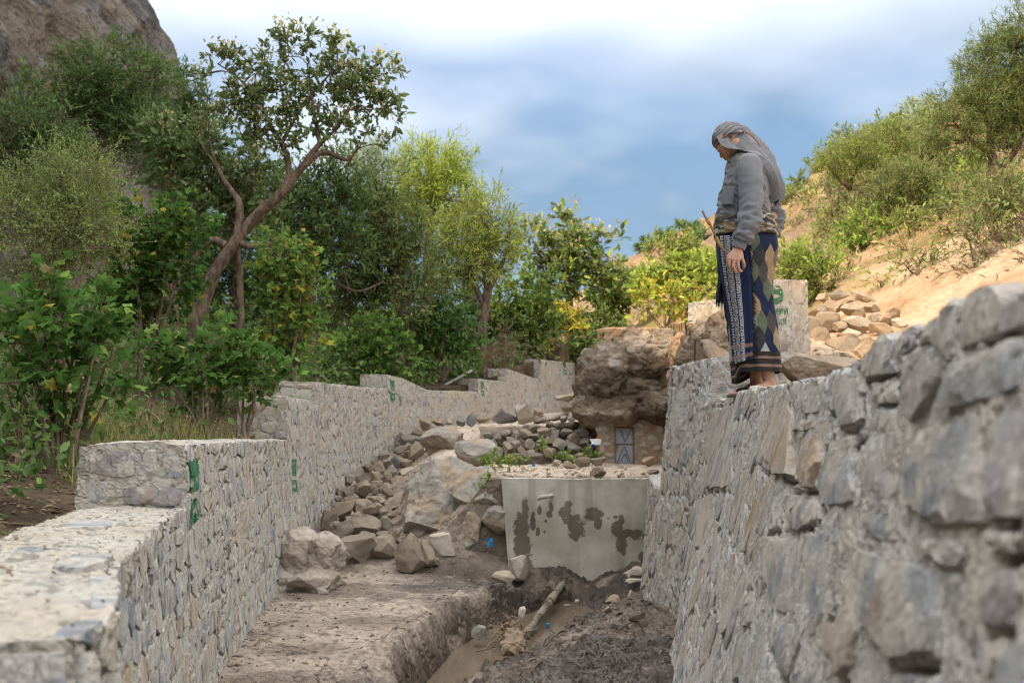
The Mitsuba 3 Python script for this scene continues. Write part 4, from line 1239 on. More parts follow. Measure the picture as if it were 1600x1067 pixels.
hc = [(940, 668, 22, 16), (946, 684, 20, 10), (941, 702, 13, 20), (952, 712, 14, 12), (1000, 676, 14, 12), (1020, 684, 18, 10), (1006, 694, 16, 9), (1026, 700, 16, 10), (1008, 708, 10, 10), (952, 662, 14, 8), (975, 660, 18, 8), (1000, 662, 16, 8), (1032, 670, 12, 10), (948, 694, 14, 8)]
for i, (x, y, w, h) in enumerate(hc):
    v, f = rock((w / 2 * YH / FPX, .03, h / 2 * YH / FPX), 2100 + i, 2, 10)
    put(f"{hut}__stone" + (f"_{i:03d}" if i else ""), (v + P(x, y, YH) + [0, .008, 0], f), "m_stone", uv=(RNG.choice([.66, .74, .62, .82]), RNG.random() * .5), smooth=32)
def bxm(x0, x1, y0, y1, z0, z1):
    q = trimesh.creation.box(bounds=[[x0, y0, z0], [x1, y1, z1]])
    return np.array(q.vertices), np.array(q.faces)
def bar(a, b, w, t):
    """A flat strip between two points on the door's plane."""
    a, b = np.array(a, float), np.array(b, float)
    u = (b - a) / np.linalg.norm(b - a); s = np.cross(u, [0, 1, 0]) * w / 2; y = np.array([0, t / 2, 0])
    v = np.array([a - s - y, a + s - y, a + s + y, a - s + y, b - s - y, b + s - y, b + s + y, b - s + y])
    return v, np.array([[0, 1, 2, 3], [7, 6, 5, 4], [0, 4, 5, 1], [1, 5, 6, 2], [2, 6, 7, 3], [3, 7, 4, 0]])
def rust_col(p, n, uv):
    return mix(C3(0.12, 0.08, 0.055), C3(0.22, 0.155, 0.11), noise(p.x * 60, p.y * 60, p.z * 60))
def panel_col(p, n, uv):
    a = noise(p.x * 14, p.y * 14, p.z * 14)
    return mix(C3(0.27, 0.31, 0.38), C3(0.36, 0.395, 0.45), a) * (1 - 0.5 * smoothstep(0.72, 0.9, noise(p.x * 40, p.y * 40, p.z * 22)))
scene["m_rust"] = {"type": "twosided", "bsdf": {"type": "principled", "base_color": proc(rust_col), "roughness": 0.75}}
scene["m_door_paint"] = {"type": "twosided", "bsdf": {"type": "principled", "base_color": proc(panel_col), "roughness": 0.55, "specular": .4}}
t_ = .022
put(f"{hut}__door_frame", cat([bxm(dx0, dx0 + t_, YH - .012, YH + .06, dz0, dz1), bxm(dx1 - t_, dx1, YH - .012, YH + .06, dz0, dz1), bxm(dx0 + t_, dx1 - t_, YH - .012, YH + .06, dz1 - t_, dz1), bxm(dx0 + t_, dx1 - t_, YH - .012, YH + .06, dz0, dz0 + t_)]), "m_rust")
put(f"{hut}__door", bxm(dx0 + t_ + .002, dx1 - t_ - .002, YH + .012, YH + .03, dz0 + t_ + .002, dz1 - t_ - .002), "m_door_paint")
tag(f"{hut}__door", "blue grey painted steel hatch with V shaped ribs")
zm = P(975, 694, YH)[2]
scene["m_door_rib"] = flat((.13, .13, .135), .6)
rib = lambda x, y: P(x, y, YH + .008) * [1, 0, 1] + [0, YH + .008, 0]  # noqa: E731
ribs = [((969, 671), (976, 690)), ((986, 671), (977, 690)), ((965, 722), (974, 698)), ((985, 722), (976, 698)), ((970, 719), (976, 709)), ((981, 720), (977, 709))]
for i, (a, b) in enumerate(ribs):
    v, f = bar(rib(*a), rib(*b), .015, .014)
    put(f"{hut}__door__rib" + (f"_{i:03d}" if i else ""), (v, f), "m_door_rib")
put(f"{hut}__door__crossbar", bxm(dx0 + t_, dx1 - t_, YH + .000, YH + .011, zm - .012, zm + .012), "m_rust")
put(f"{hut}__door__latch", cat([bxm(dx0 - .012, dx0 + .05, YH - .03, YH - .0125, zm - .004, zm + .016), tube([rib(963.5, 696) - [0, .03, 0], rib(963.5, 702) - [0, .03, 0]], .012, 8)]), "m_rust")
tag(hut, "small earthen masonry chamber with a blue grey steel hatch under the boulder", "hut", kind="thing")

# ---------------------------------------------------------------- small things
scene["m_mud_pipe"] = bumped(lambda p, n, uv: mix(C3(0.26, 0.225, 0.18), C3(0.12, 0.095, 0.075), smoothstep(0.45, 0.7, fbm(p.x * 9, p.y * 9, p.z * 9, 3))), stone_bump)
a, b = P(878, 913, 11.25), P(822, 990, 9.05)
k = numbered("drain_pipe")
c = a + (b - a) * np.linspace(0, 1, 12)[:, None]
put(f"{k}__tube", tube(c, .038, 14), "m_mud_pipe", smooth=40)
put(f"{k}__coupling", tube([a + (b - a) * .30, a + (b - a) * .48], .047, 14), "m_mud_pipe", smooth=40)
tag(k, "muddy grey pipe slanting from the concrete wall down into the water", "pipe")
scene["m_black"] = flat((.02, .02, .02), .5)
k = numbered("hose")
put(k, tube(spline([P(872, 911, 11.3), P(862, 913, 11.2), P(854, 922, 11.0), P(849, 936, 10.8)], 14), .008, 6), "m_black", smooth=40)
tag(k, "thin black hose curving down the damp foot of the concrete wall", "hose")
# uprooted stump lying in the water
def fuzz(v, s, a):
    return v + a * np.stack([nz(v, s, 3, q) for q in (1, 2, 3)], -1)
k = numbered("tree_stump")
sc = P(803, 1012, 8.75)
body = [tube(spline([P(797, 980, 9.0), P(800, 992, 8.85), P(804, 1004, 8.65), P(801, 1018, 8.5), P(797, 1030, 8.4)], 16), np.interp(np.linspace(0, 1, 16), [0, .25, .6, .85, 1], [.06, .10, .10, .11, .07]), 14)]
body[0] = trimesh.remesh.subdivide(*trimesh.remesh.subdivide(*body[0]))
bv_ = fuzz(fuzz(np.array(body[0][0]), 9, .045), 24, .03)
put(f"{k}__body", (bv_, body[0][1]), "m_bark", uv=(1, .5), smooth=60)
rr = np.random.default_rng(8)
roots = []
for i in range(42):
    s0 = P(rr.uniform(786, 812), rr.uniform(976, 1006), 8.8)
    d0 = np.array([rr.normal(0, .11) + (.08 if rr.random() < .5 else -.07), rr.normal(0, .08), rr.normal(.05, .06)])
    p4 = [s0, s0 + d0 * .5 + rr.normal(0, .02, 3), s0 + d0 + rr.normal(0, .03, 3) - [0, 0, .03]]
    p4.append(p4[-1] + rr.normal(0, .04, 3) - [0, 0, .04])
    roots.append(tube(spline(p4, 9), np.linspace(rr.uniform(.005, .012), .002, 9), 5))
roots.append(tube(spline([P(788, 990, 8.95), P(778, 988, 9.0), P(772, 982, 9.05), P(772, 972, 9.05)], 10), np.linspace(.012, .004, 10), 5))
put(f"{k}__roots", cat(roots), "m_bark", uv=(1, .2), smooth=60)
tag(k, "uprooted pale brown stump with tangled roots lying in the muddy water", "stump")
scene["m_blue"] = flat((.02, .20, .42), .35)
k = numbered("bottle_cap")
put(k, tube([on_level(856, 979, WL + .01) + [0, 0, EZ], on_level(856, 979, WL + .01) + [0, 0, EZ + .03]], .022, 12), "m_blue", smooth=40)
tag(k, "small blue plastic cap floating in the brown water", "cap")
k = numbered("twig")
q = lambda x, y: on_level(x, y, WL + .006) + [0, 0, EZ]  # noqa: E731
put(k, cat([tube(spline([q(860, 982), q(867, 990), q(874, 996)], 8), .004, 5), tube(spline([q(862, 995), q(868, 996), q(874, 994)], 6), .003, 5)]), "m_bark", uv=(.2, .2))
tag(k, "thin dark twig floating right of the blue cap", "twig")
k = numbered("twig")
put(k, cat([tube(spline([q(744, 1017), q(756, 1014), q(771, 1009)], 8), .006, 5), tube(spline([q(758, 1013), q(766, 1012), q(769, 1013)], 6), .004, 5)]), "m_bark", uv=(.9, .2))
tag(k, "pale broken stick floating left of the stump", "twig")
def rag(name, x, y, Y, w, h, bsdf, label, cat_, seed):
    r = np.random.default_rng(seed)
    g = np.linspace(-1, 1, 9); a, b = np.meshgrid(g, g)
    p3 = np.stack([a, a * 0, b], -1)
    p3[..., 1] = .35 * nz(np.stack([a, b, a * 0 + seed], -1), 1.4, 3, seed)
    p3 *= (1 + .35 * nz(np.stack([a, b, a * 0], -1), 1.1, 2, seed + 3))[..., None]
    p3 = p3 * [w / 2 * Y / FPX, .06, h / 2 * Y / FPX] + P(x, y, Y)
    f = grid_faces(9, 9); v = p3.reshape(-1, 3)
    thick = np.vstack([v, v + [0, .006, 0]])
    k = numbered(name)
    put(k, (thick, np.vstack([f, f[:, ::-1] + 81])), bsdf, smooth=True)
    tag(k, label, cat_)
rag("cloth_scrap", 766, 847, 11.5, 10, 15, "m_blue", "blue scrap of plastic cloth hanging in the dark hollow by the rock", "cloth", 3)
rag("plastic_scrap", 833.5, 727, 14.3, 6, 4, "m_blue", "tiny blue plastic scrap among the weeds on the terrace", "plastic", 5)
scene["m_white"] = flat((.75, .76, .78), .6)
rag("sack", 931, 691, 14.9, 14, 9, "m_white", "crumpled white sack at the left side of the hatch chamber", "sack", 6)
scene["m_deepblue"] = flat((.01, .03, .30), .5)
rag("plastic_scrap", 926, 696, 14.85, 5, 4, "m_deepblue", "dark blue plastic scrap under the white sack", "plastic", 7)
scene["m_teal"] = flat((.05, .35, .25), .5)
rag("plastic_scrap", 1104, 532, 13.2, 6, 5, "m_teal", "small turquoise scrap on the tan slope left of the man", "plastic", 8)
scene["m_metal"] = {"type": "twosided", "bsdf": {"type": "principled", "base_color": {"type": "rgb", "value": [.42, .42, .42]}, "roughness": .5, "metallic": .4}}
k = numbered("metal_pipe")
put(k, tube([P(684, 608, 23.6), P(737, 579, 24.4)], .035, 8), "m_metal", smooth=40)
tag(k, "thin grey metal pipe slanting up behind the left wall", "pipe")
k = numbered("dry_branch")
rr = np.random.default_rng(19)
put(k, cat([tube(spline([P(a_, b_, 8.6), P((a_ + c_) / 2 + rr.normal(0, 5), (b_ + d_) / 2 + rr.normal(0, 5), 8.6), P(c_, d_, 8.5)], 8), np.linspace(.012, .006, 8), 5) for a_, b_, c_, d_ in
            [(214, 688, 222, 640), (222, 690, 238, 630), (228, 640, 262, 686), (240, 690, 258, 655), (225, 660, 262, 690), (236, 630, 230, 660), (208, 690, 214, 655), (250, 662, 266, 688)]]), "m_bark", uv=(.9, .3), smooth=60)
tag(k, "cut bare grey sticks leaning behind the left wall, between two bushes", "branch")
k = numbered("twig")
bp = lambda x, y, Y: np.array([P(x, y, Y)[0], P(x, y, Y)[1], float(bed_h(np.array([P(x, y, Y)[0]]), np.array([Y]))[0]) + EZ + .012])  # noqa: E731
put(k, cat([tube(spline([bp(420, 978, 7.7), bp(440, 970, 7.85), bp(466, 966, 7.95)], 8), .005, 5)]), "m_bark", uv=(.8, .3))
tag(k, "thin dry twig lying on the earth bench near the left wall", "twig")
for kk in ("stone_wall", "stone_wall_001", "stone_wall_002", "stone_wall_003"):
    labels[kk]["kind"] = "thing"
# ---------------------------------------------------------------- vegetation
LT = {}
LT["blade"] = (np.array([[0, .012, 0], [.5, .009, .02], [1, 0, .12], [.5, -.009, .02], [0, -.012, 0]]), np.array([[0, 3, 1], [0, 4, 3], [1, 3, 2]]), .02)
LT["narrow"] = (np.array([[0, 0, 0], [.45, .13, .03], [1, 0, 0], [.45, -.13, .03]]), np.array([[0, 2, 1], [0, 3, 2]]), .13)
LT["slim"] = (np.array([[0, 0, 0], [.5, .055, .01], [1, 0, -.05], [.5, -.055, .01]]), np.array([[0, 2, 1], [0, 3, 2]]), .055)
LT["oval"] = (np.array([[0, 0, 0], [.5, 0, -.05], [1, 0, -.12], [.3, .22, .03], [.68, .2, .0], [.3, -.22, .03], [.68, -.2, .0]]), np.array([[0, 1, 3], [1, 4, 3], [1, 2, 4], [0, 5, 1], [1, 5, 6], [1, 6, 2]]), .28)
_a = np.radians([0, 26, 52, 82, 112, 150, 180, 210, 248, 278, 308, 334])
_r = np.array([.62, .36, .58, .36, .50, .30, .16, .30, .50, .36, .58, .36])
LT["lobed"] = (np.vstack([[.42, 0, .05], np.column_stack([.42 + _r * np.cos(_a), _r * np.sin(_a), -.14 * _r * (1 + np.cos(3 * _a))])]), np.array([[0, i + 1, (i + 1) % 12 + 1] for i in range(12)]), .55)


def norm(a):
    return a / (np.linalg.norm(a, axis=-1, keepdims=True) + 1e-12)


def leaves(pos, axis_, nrm, size, sp, kind, r):
    tv, tf, _ = LT[kind]
    n = len(pos)
    x = norm(axis_); z = norm(nrm - (nrm * x).sum(1, keepdims=True) * x); y = np.cross(z, x)
    B = np.stack([x, y, z], 1) * size[:, None, None]
    v = np.einsum("vk,nkj->nvj", tv, B) + pos[:, None]
    f = tf[None] + (np.arange(n) * len(tv))[:, None, None]
    uv = np.stack([r.random(n), (sp + .5) / 16], 1)
    return v.reshape(-1, 3), f.reshape(-1, 3), np.repeat(uv, len(tv), 0)


def thin_tubes(a, b, r0, r1):
    """Many straight three-sided twigs at once."""
    t = norm(b - a)
    u = norm(np.cross(t, np.where(np.abs(t[:, 2:]) < .9, [0, 0, 1.0], [1.0, 0, 0]))); w = np.cross(t, u)
    g = np.arange(3) * 2 * np.pi / 3
    ring = np.cos(g)[None, :, None] * u[:, None] + np.sin(g)[None, :, None] * w[:, None]
    v = np.concatenate([a[:, None] + ring * np.reshape(r0, (-1, 1, 1)), b[:, None] + ring * np.reshape(r1, (-1, 1, 1))], 1)
    f = np.array([[0, 1, 4], [0, 4, 3], [1, 2, 5], [1, 5, 4], [2, 0, 3], [2, 3, 5]])
    return v.reshape(-1, 3), (f[None] + (np.arange(len(a)) * 6)[:, None, None]).reshape(-1, 3)


PLANTS = []


def plant(name, label, category, Y, blobs, stems, kind, size, species, cover=3.0, group=None, twig=.35, per=(5, 7), limbs=16, bark=.25, rad=.05, seed=None, up=.35, droop=0.0, bare=None, thick=1.0, cap=26000, spread=.8):
    """A plant from its crown's lumps (pixel x, y, rx, ry[, depth offset]) and its stems (pixel polylines with radii in metres)."""
    r = np.random.default_rng(seed if seed is not None else len(PLANTS) + 50)
    PLANTS.append(name)
    m = Y / FPX
    C, R, A = [], [], []
    for b in blobs:
        x, y, rx, ry = b[:4]; dy = b[4] if len(b) > 4 else r.normal(0, .25) * min(rx, ry) * m
        C.append(P(x, y, Y + dy)); R.append([rx * m, .85 * thick * math.sqrt(rx * ry) * m, ry * m]); A.append(rx * ry)
    C, R, A = map(np.array, (C, R, A))
    la = LT[kind][2] * (size / m) ** 2
    total = 1.75 * cover * math.pi * A.sum() / la
    cap = int(1.5 * cap)
    if total > cap:
        size *= math.sqrt(total / cap) ** .8; total = cap
    tw, lv = per
    nc = max(6, int(total / (tw * lv)))
    which = r.choice(len(C), nc, p=A / A.sum())
    d = norm(r.normal(0, 1, (nc, 3)))
    rad_ = r.random(nc) ** (1 / 2.4)
    wob = 1 + .22 * nz(d * 1.0 + which[:, None] * 5.0, 1.6, 3, 31)
    cc = C[which] + d * R[which] * (rad_ * wob)[:, None]
    # stems, limbs, twigs
    wood, nodes = [], []
    for st in stems:
        pts, rr = st[0], st[1]
        p3 = np.array([P(q[0], q[1], Y + (q[2] if len(q) > 2 else 0)) for q in pts])
        g_ = gpt(p3[0, 0], p3[0, 1], -.05) if not inside_channel(p3[0, 0], p3[0, 1]) else bpt(p3[0, 0], p3[0, 1], -.02)
        if p3[0, 2] > g_[2] + .05 and abs(pts[0][1] - stems[0][0][0][1]) < 14 and not name.startswith("hill_") and p3[0, 2] == p3[:, 2].min():
            p3 = np.vstack([g_, p3]); rr = [rr[0] * 1.15] + list(rr)
        n = 8 + 4 * len(pts)
        sp_ = spline(p3, n); rs = np.interp(np.linspace(0, 1, n), np.linspace(0, 1, len(rr)), rr)
        sp_ = sp_ + (.35 * rs[:, None]) * np.stack([nz(sp_, 3, 3, q) for q in (1, 2, 3)], -1)
        wood.append(tube(sp_, rs, 9 if rr[0] > .03 else 6))
        k0 = n // 3
        nodes.append(np.column_stack([sp_[k0:], rs[k0:]]))
    limb_nodes = []
    if nodes:
        N = np.vstack(nodes)
        ends = cc[r.choice(nc, min(limbs, nc), replace=False)]
        for e in ends:
            dd = np.linalg.norm(N[:, :3] - e, axis=1) + 1.6 * np.clip(N[:, 2] - e[2], 0, None)
            j = dd.argmin(); a = N[j, :3]; ln = np.linalg.norm(e - a)
            if ln < .05:
                continue
            mid = a + (e - a) * .45 + r.normal(0, .10, 3) * ln + np.array([0, 0, .10 * ln])
            pp = spline([a, mid, e], 10)
            r0 = min(N[j, 3] * .6, max(rad * .5, .012 * ln + .004))
            wood.append(tube(pp, np.linspace(r0, .003 + .0003 * Y, 10), 5, cap=False))
            limb_nodes.append(np.column_stack([pp[3:], np.linspace(r0, .004, 10)[3:]]))
        M = np.vstack(limb_nodes + [N]) if limb_nodes else N
        from scipy.spatial import cKDTree
        _, j = cKDTree(M[:, :3]).query(cc)
        ok = np.linalg.norm(M[j, :3] - cc, axis=1) < 1.4 * np.median(R) + .3
        wood.append(thin_tubes(M[j, :3][ok], cc[ok], np.full(ok.sum(), .0022 + .00022 * Y), np.full(ok.sum(), .0012 + .00014 * Y)))
    outw = norm((cc - C[which]) / R[which])
    td = norm(spread * r.normal(0, 1, (nc, tw, 3)) + .75 * outw[:, None] + np.array([0, 0, up - droop]))
    tl = twig * r.uniform(.5, 1.15, (nc, tw))
    b = cc[:, None] + td * tl[..., None]
    tips = (np.repeat(cc, tw, 0), b.reshape(-1, 3))
    wood.append(thin_tubes(tips[0], tips[1], np.full(nc * tw, .0010 + .00008 * Y), np.full(nc * tw, .0004 + .00005 * Y)))
    t = (np.arange(lv) + r.random((nc, tw, lv))) / lv
    pos = cc[:, None, None] + td[:, :, None] * (tl[..., None] * (.15 + .85 * t))[..., None]
    n = nc * tw * lv
    ax = .55 * td[:, :, None] + r.normal(0, .6, (nc, tw, lv, 3)) + .3 * outw[:, None, None] + np.array([0, 0, -droop * .8])
    nr = r.normal(0, .5, (nc, tw, lv, 3)) + np.array([0, 0, .75]) + .45 * outw[:, None, None]
    sp_i = r.choice([s for s, _ in species], n, p=np.array([w for _, w in species]) / sum(w for _, w in species))
    sz = size * r.uniform(.6, 1.25, n)
    lf = leaves(pos.reshape(-1, 3), ax.reshape(-1, 3), nr.reshape(-1, 3), sz, sp_i, kind, r)
    k = numbered(name)
    put(f"{k}__crown", lf[:2], "m_leaf", uv=lf[2])
    if wood:
        put(f"{k}__{'trunk' if rad > .03 else 'stems'}", cat(wood), "m_bark", uv=(bark, .5), smooth=50)
    tag(k, label, category, group)
    return k, cc, outw, r


def blooms(k, cc, outw, r, Y, label_sp=7, frac=.3, size=.10, top=.25):
    """Flower heads on the outer, upper clusters of a crown."""
    sel = np.nonzero((outw[:, 2] > top) & (r.random(len(cc)) < frac))[0]
    n = 14
    pos = np.repeat(cc[sel], n, 0) + r.normal(0, size * .8, (len(sel) * n, 3)) + np.array([0, 0, size * 1.6])
    lf = leaves(pos, r.normal(0, 1, pos.shape) + [0, 0, .6], r.normal(0, 1, pos.shape), size * r.uniform(.5, 1.0, len(pos)), np.full(len(pos), label_sp), "oval", r)
    put(f"{k}__flowers", lf[:2], "m_leaf", uv=lf[2])
    tag(f"{k}__flowers", "cream and tan flower heads over the crown", None, None, "stuff")


def fan(x, y, tips, r0, r1, jx=6, seed=1):
    q = np.random.default_rng(seed)
    return [([(x + q.normal(0, jx), y, q.normal(0, .06)), ((x + tx) / 2 + q.normal(0, 5), (y + ty) / 2 + q.normal(0, 5), q.normal(0, .1)), (tx, ty, q.normal(0, .2))], [r0 * q.uniform(.6, 1.1), r0 * .7, r1]) for tx, ty in tips]


G_ = "shrubs behind the left wall"
BUSH = [(0, .80), (12, .185), (6, .012), (10, .01)]
plant("leafy_bush", "large dark green leafy bush with many bare stems at the far left", "bush", 7.0, [(40, 505, 62, 60), (110, 490, 70, 48), (160, 540, 48, 55), (60, 590, 70, 45), (130, 600, 60, 38), (10, 560, 40, 60), (85, 470, 35, 35)],
      fan(85, 800, [(20, 560), (40, 540), (70, 520), (95, 500), (120, 520), (150, 540), (165, 570), (180, 600), (55, 600), (130, 590), (100, 560), (10, 600)], .026, .008, 14, 3) + [([(82, 810), (84, 770), (80, 735)], [.10, .075, .05]), ([(60, 800), (75, 770), (85, 745)], [.06, .05, .04]), ([(0, 740), (40, 762), (75, 772)], [.012, .018, .03]), ([(0, 700), (35, 690), (70, 720)], [.01, .012, .02])],
      "lobed", .105, BUSH, 2.0, twig=.22, per=(3, 3), limbs=40, rad=.028, bark=.35, up=.15)
plant("leafy_bush", "round green leafy bush with pale upright stems behind the left wall's second step", "bush", 9.5, [(295, 560, 55, 42), (345, 545, 55, 38), (395, 570, 45, 48), (320, 600, 60, 35), (405, 610, 32, 30), (262, 575, 25, 30)],
      fan(322, 705, [(270, 600), (285, 590), (300, 580), (315, 590), (330, 580), (345, 600), (290, 610), (310, 610), (350, 590), (360, 610)], .016, .007, 9, 4) + fan(382, 695, [(380, 600), (395, 590), (365, 600), (400, 610)], .02, .008, 6, 5), "lobed", .098, BUSH, 2.3, twig=.2, per=(3, 3), limbs=40, rad=.02, bark=.7, up=.15)
plant("leafy_bush", "tall green leafy shrub with yellowing lower leaves right of the leaning trunk", "bush", 13.0, [(440, 400, 45, 32), (470, 440, 42, 45), (425, 450, 35, 45), (450, 500, 48, 42), (475, 540, 38, 40), (430, 545, 35, 35)],
      fan(450, 620, [(430, 450), (445, 420), (460, 440), (470, 460), (440, 500), (480, 500)], .03, .01, 8, 6), "lobed", .10, [(12, .80), (9, .08), (6, .10), (0, .2)], 2.4, twig=.25, per=(3, 3), limbs=30, rad=.025, bark=.4)
plant("leafy_bush", "dense round leafy bush behind the left wall's middle step", "bush", 20.6, [(590, 540, 55, 38), (560, 575, 45, 30), (620, 565, 38, 35), (585, 510, 35, 15)], fan(590, 620, [(560, 560), (580, 545), (600, 545), (620, 560)], .03, .01, 8, 7), "lobed", .14, [(0, .5), (12, .5), (9, .15)], 2.3, twig=.3, per=(3, 3), limbs=20, rad=.025)
plant("leafy_bush", "dark mass of broad leaves left of the leaning trunk", "bush", 13.5, [(235, 350, 75, 50), (215, 410, 55, 60), (275, 420, 50, 60), (240, 460, 70, 45), (180, 470, 40, 50), (300, 350, 30, 40)], fan(240, 560, [(210, 420), (235, 400), (260, 400), (280, 420), (240, 460)], .04, .012, 12, 8), "lobed", .115, [(0, .82), (12, .12), (6, .05)], 2.3, twig=.28, per=(3, 4), limbs=40, rad=.025)
plant("thorny_shrub", "pale green fine leaved thorny shrub in front of the dark trees at left", "shrub", 10.5, [(95, 300, 65, 70), (60, 370, 85, 50), (130, 345, 60, 50), (30, 330, 50, 50), (120, 270, 40, 35), (70, 420, 70, 30), (165, 380, 40, 20)],
      fan(80, 560, [(60, 380), (90, 330), (120, 300), (40, 370), (150, 360), (100, 380)], .04, .012, 12, 9), "narrow", .040, [(3, .85), (14, .15)], 1.5, twig=.42, per=(5, 16), limbs=50, rad=.028, bark=.5, up=.25, spread=1.1, cap=30000)
k = plant("flowering_tree", "tall tree with tan flower heads and a leaning forked trunk before the sky", "tree", 16.0,
          [(470, 62, 52, 15), (430, 82, 36, 12), (545, 80, 44, 17), (592, 112, 36, 16), (560, 140, 46, 18), (612, 188, 28, 17), (590, 165, 36, 14), (500, 118, 52, 18), (410, 108, 46, 15), (350, 92, 36, 10), (440, 152, 52, 18), (380, 150, 44, 16), (325, 120, 26, 10), (540, 205, 46, 14), (600, 228, 22, 9), (470, 190, 44, 16), (395, 205, 46, 20), (500, 160, 40, 14), (350, 180, 40, 18), (430, 225, 36, 16)],
          [([(305, 515), (318, 470), (340, 418), (372, 372), (412, 328), (448, 292), (472, 262), (500, 225), (522, 205)], [.13, .115, .105, .098, .09, .08, .06, .045, .02]), ([(448, 292), (452, 262), (440, 225), (420, 190), (400, 150)], [.06, .05, .04, .03, .015]),
           ([(472, 262), (505, 238), (540, 250), (560, 232)], [.06, .045, .03, .02]), ([(522, 205), (545, 170), (560, 120)], [.04, .03, .015]), ([(500, 225), (490, 170), (480, 100)], [.04, .03, .012]), ([(440, 225), (470, 170), (520, 110)], [.035, .025, .012]), ([(400, 150), (370, 120), (340, 100)], [.02, .015, .01]),
           ([(372, 372), (374, 320), (352, 285), (340, 262)], [.08, .06, .04, .03]), ([(352, 384), (332, 374), (314, 386), (306, 402)], [.075, .07, .055, .03]), ([(368, 374), (392, 386), (425, 380)], [.06, .05, .02])],
          "oval", .115, [(1, .80), (13, .12), (12, .1)], 2.3, twig=.24, per=(4, 5), limbs=70, rad=.05, bark=.15, thick=.8)
blooms(*k, 16.0, 7, .9, .10, .0)
k = plant("broad_leaf_tree", "dark broad leaved tree under the tall flowering tree, at its left", "tree", 17.5, [(300, 245, 55, 40), (350, 290, 60, 45), (270, 300, 45, 40), (330, 220, 60, 30), (390, 280, 45, 50), (250, 215, 38, 25), (320, 340, 45, 35), (405, 330, 35, 40)],
          [([(376, 470), (372, 400), (360, 340), (345, 300)], [.065, .055, .045, .02]), ([(360, 340), (390, 300), (400, 270)], [.05, .03, .015])], "oval", .15, [(13, .7), (1, .35)], 2.1, twig=.36, per=(4, 4), limbs=40, rad=.05, bark=.1)
blooms(*k, 17.5, 7, .5, .11, .2)
DARK = [(2, .8), (13, .25)]
plant("slender_leaf_tree", "tall dark fine leaved tree before the cliff at the upper left", "tree", 24.0, [(155, 95, 60, 26), (215, 120, 45, 40), (150, 135, 60, 30), (110, 165, 60, 35), (185, 175, 60, 35), (60, 150, 40, 25), (240, 160, 25, 40), (140, 215, 70, 30), (225, 215, 45, 35)],
      [([(185, 420), (180, 320), (170, 240), (160, 190)], [.22, .18, .12, .07]), ([(170, 240), (200, 180), (215, 130)], [.08, .05, .02]), ([(160, 190), (150, 150), (155, 100)], [.06, .04, .015]), ([(180, 300), (230, 240), (245, 200)], [.06, .05, .02])], "narrow", .17, DARK, 2.5, twig=.6, per=(5, 8), limbs=50, rad=.06, bark=.75)
plant("slender_leaf_tree", "dark fine leaved tree at the left edge below the cliff", "tree", 22.0, [(20, 200, 60, 40), (70, 235, 60, 35), (10, 260, 50, 40), (90, 200, 40, 30), (40, 300, 60, 30), (110, 260, 40, 30)], [([(70, 480), (65, 360), (55, 280), (60, 230)], [.2, .16, .1, .04]), ([(0, 245), (35, 232), (70, 226)], [.08, .06, .03])], "narrow", .17, DARK, 2.4, twig=.6, per=(5, 8), limbs=40, rad=.06, bark=.3)
plant("slender_leaf_tree", "dark tree rising between the cliff edge and the flowering tree", "tree", 27.0, [(285, 140, 24, 30), (300, 180, 35, 35), (250, 240, 50, 35), (310, 230, 45, 35), (270, 190, 30, 30)], [([(270, 420), (272, 300), (285, 200)], [.2, .14, .05])], "narrow", .18, DARK, 2.5, twig=.65, per=(5, 8), limbs=30, rad=.06)
plant("slender_leaf_tree", "dark shadowy tree right of the leaning trunk", "tree", 22.5, [(490, 290, 50, 35), (450, 340, 55, 40), (520, 330, 60, 45), (480, 390, 60, 45), (540, 270, 40, 30), (430, 300, 40, 40), (530, 390, 50, 50)], [([(480, 560), (478, 450), (490, 360), (500, 300)], [.22, .18, .12, .05]), ([(490, 360), (530, 320), (545, 285)], [.08, .05, .02]), ([(520, 440), (560, 455), (600, 440)], [.04, .03, .02])], "narrow", .17, [(2, .9), (13, .2)], 2.6, twig=.6, per=(5, 8), limbs=40, rad=.06)
plant("slender_leaf_tree", "dark olive tree with a thick trunk left of the feathery light trees", "tree", 24.0, [(590, 290, 40, 35), (570, 340, 55, 40), (620, 360, 50, 40), (590, 410, 60, 45), (640, 420, 45, 45), (560, 420, 40, 50), (560, 470, 40, 40), (640, 470, 40, 40)], [([(630, 580), (628, 490), (615, 420), (600, 350), (590, 300)], [.28, .24, .18, .10, .04]), ([(615, 420), (650, 390), (660, 370)], [.1, .06, .02]), ([(622, 460), (580, 420), (565, 390)], [.1, .07, .03])], "narrow", .17, [(2, .6), (5, .4)], 2.5, twig=.6, per=(5, 8), limbs=40, rad=.08)
plant("feathery_tree", "bright yellow green feathery tree standing tallest in the middle", "tree", 29.0, [(672, 255, 42, 24), (700, 280, 36, 34), (655, 300, 50, 34), (690, 325, 48, 36), (635, 330, 36, 32), (660, 365, 60, 36), (715, 310, 24, 28)], [([(665, 560), (668, 440), (672, 360), (680, 300), (678, 265)], [.24, .18, .12, .08, .03]), ([(672, 360), (640, 320), (635, 300)], [.08, .05, .02])], "slim", .30, [(4, .85), (14, .3)], 2.3, twig=.8, per=(6, 10), limbs=40, rad=.07, bark=.5, up=.7, spread=.6)
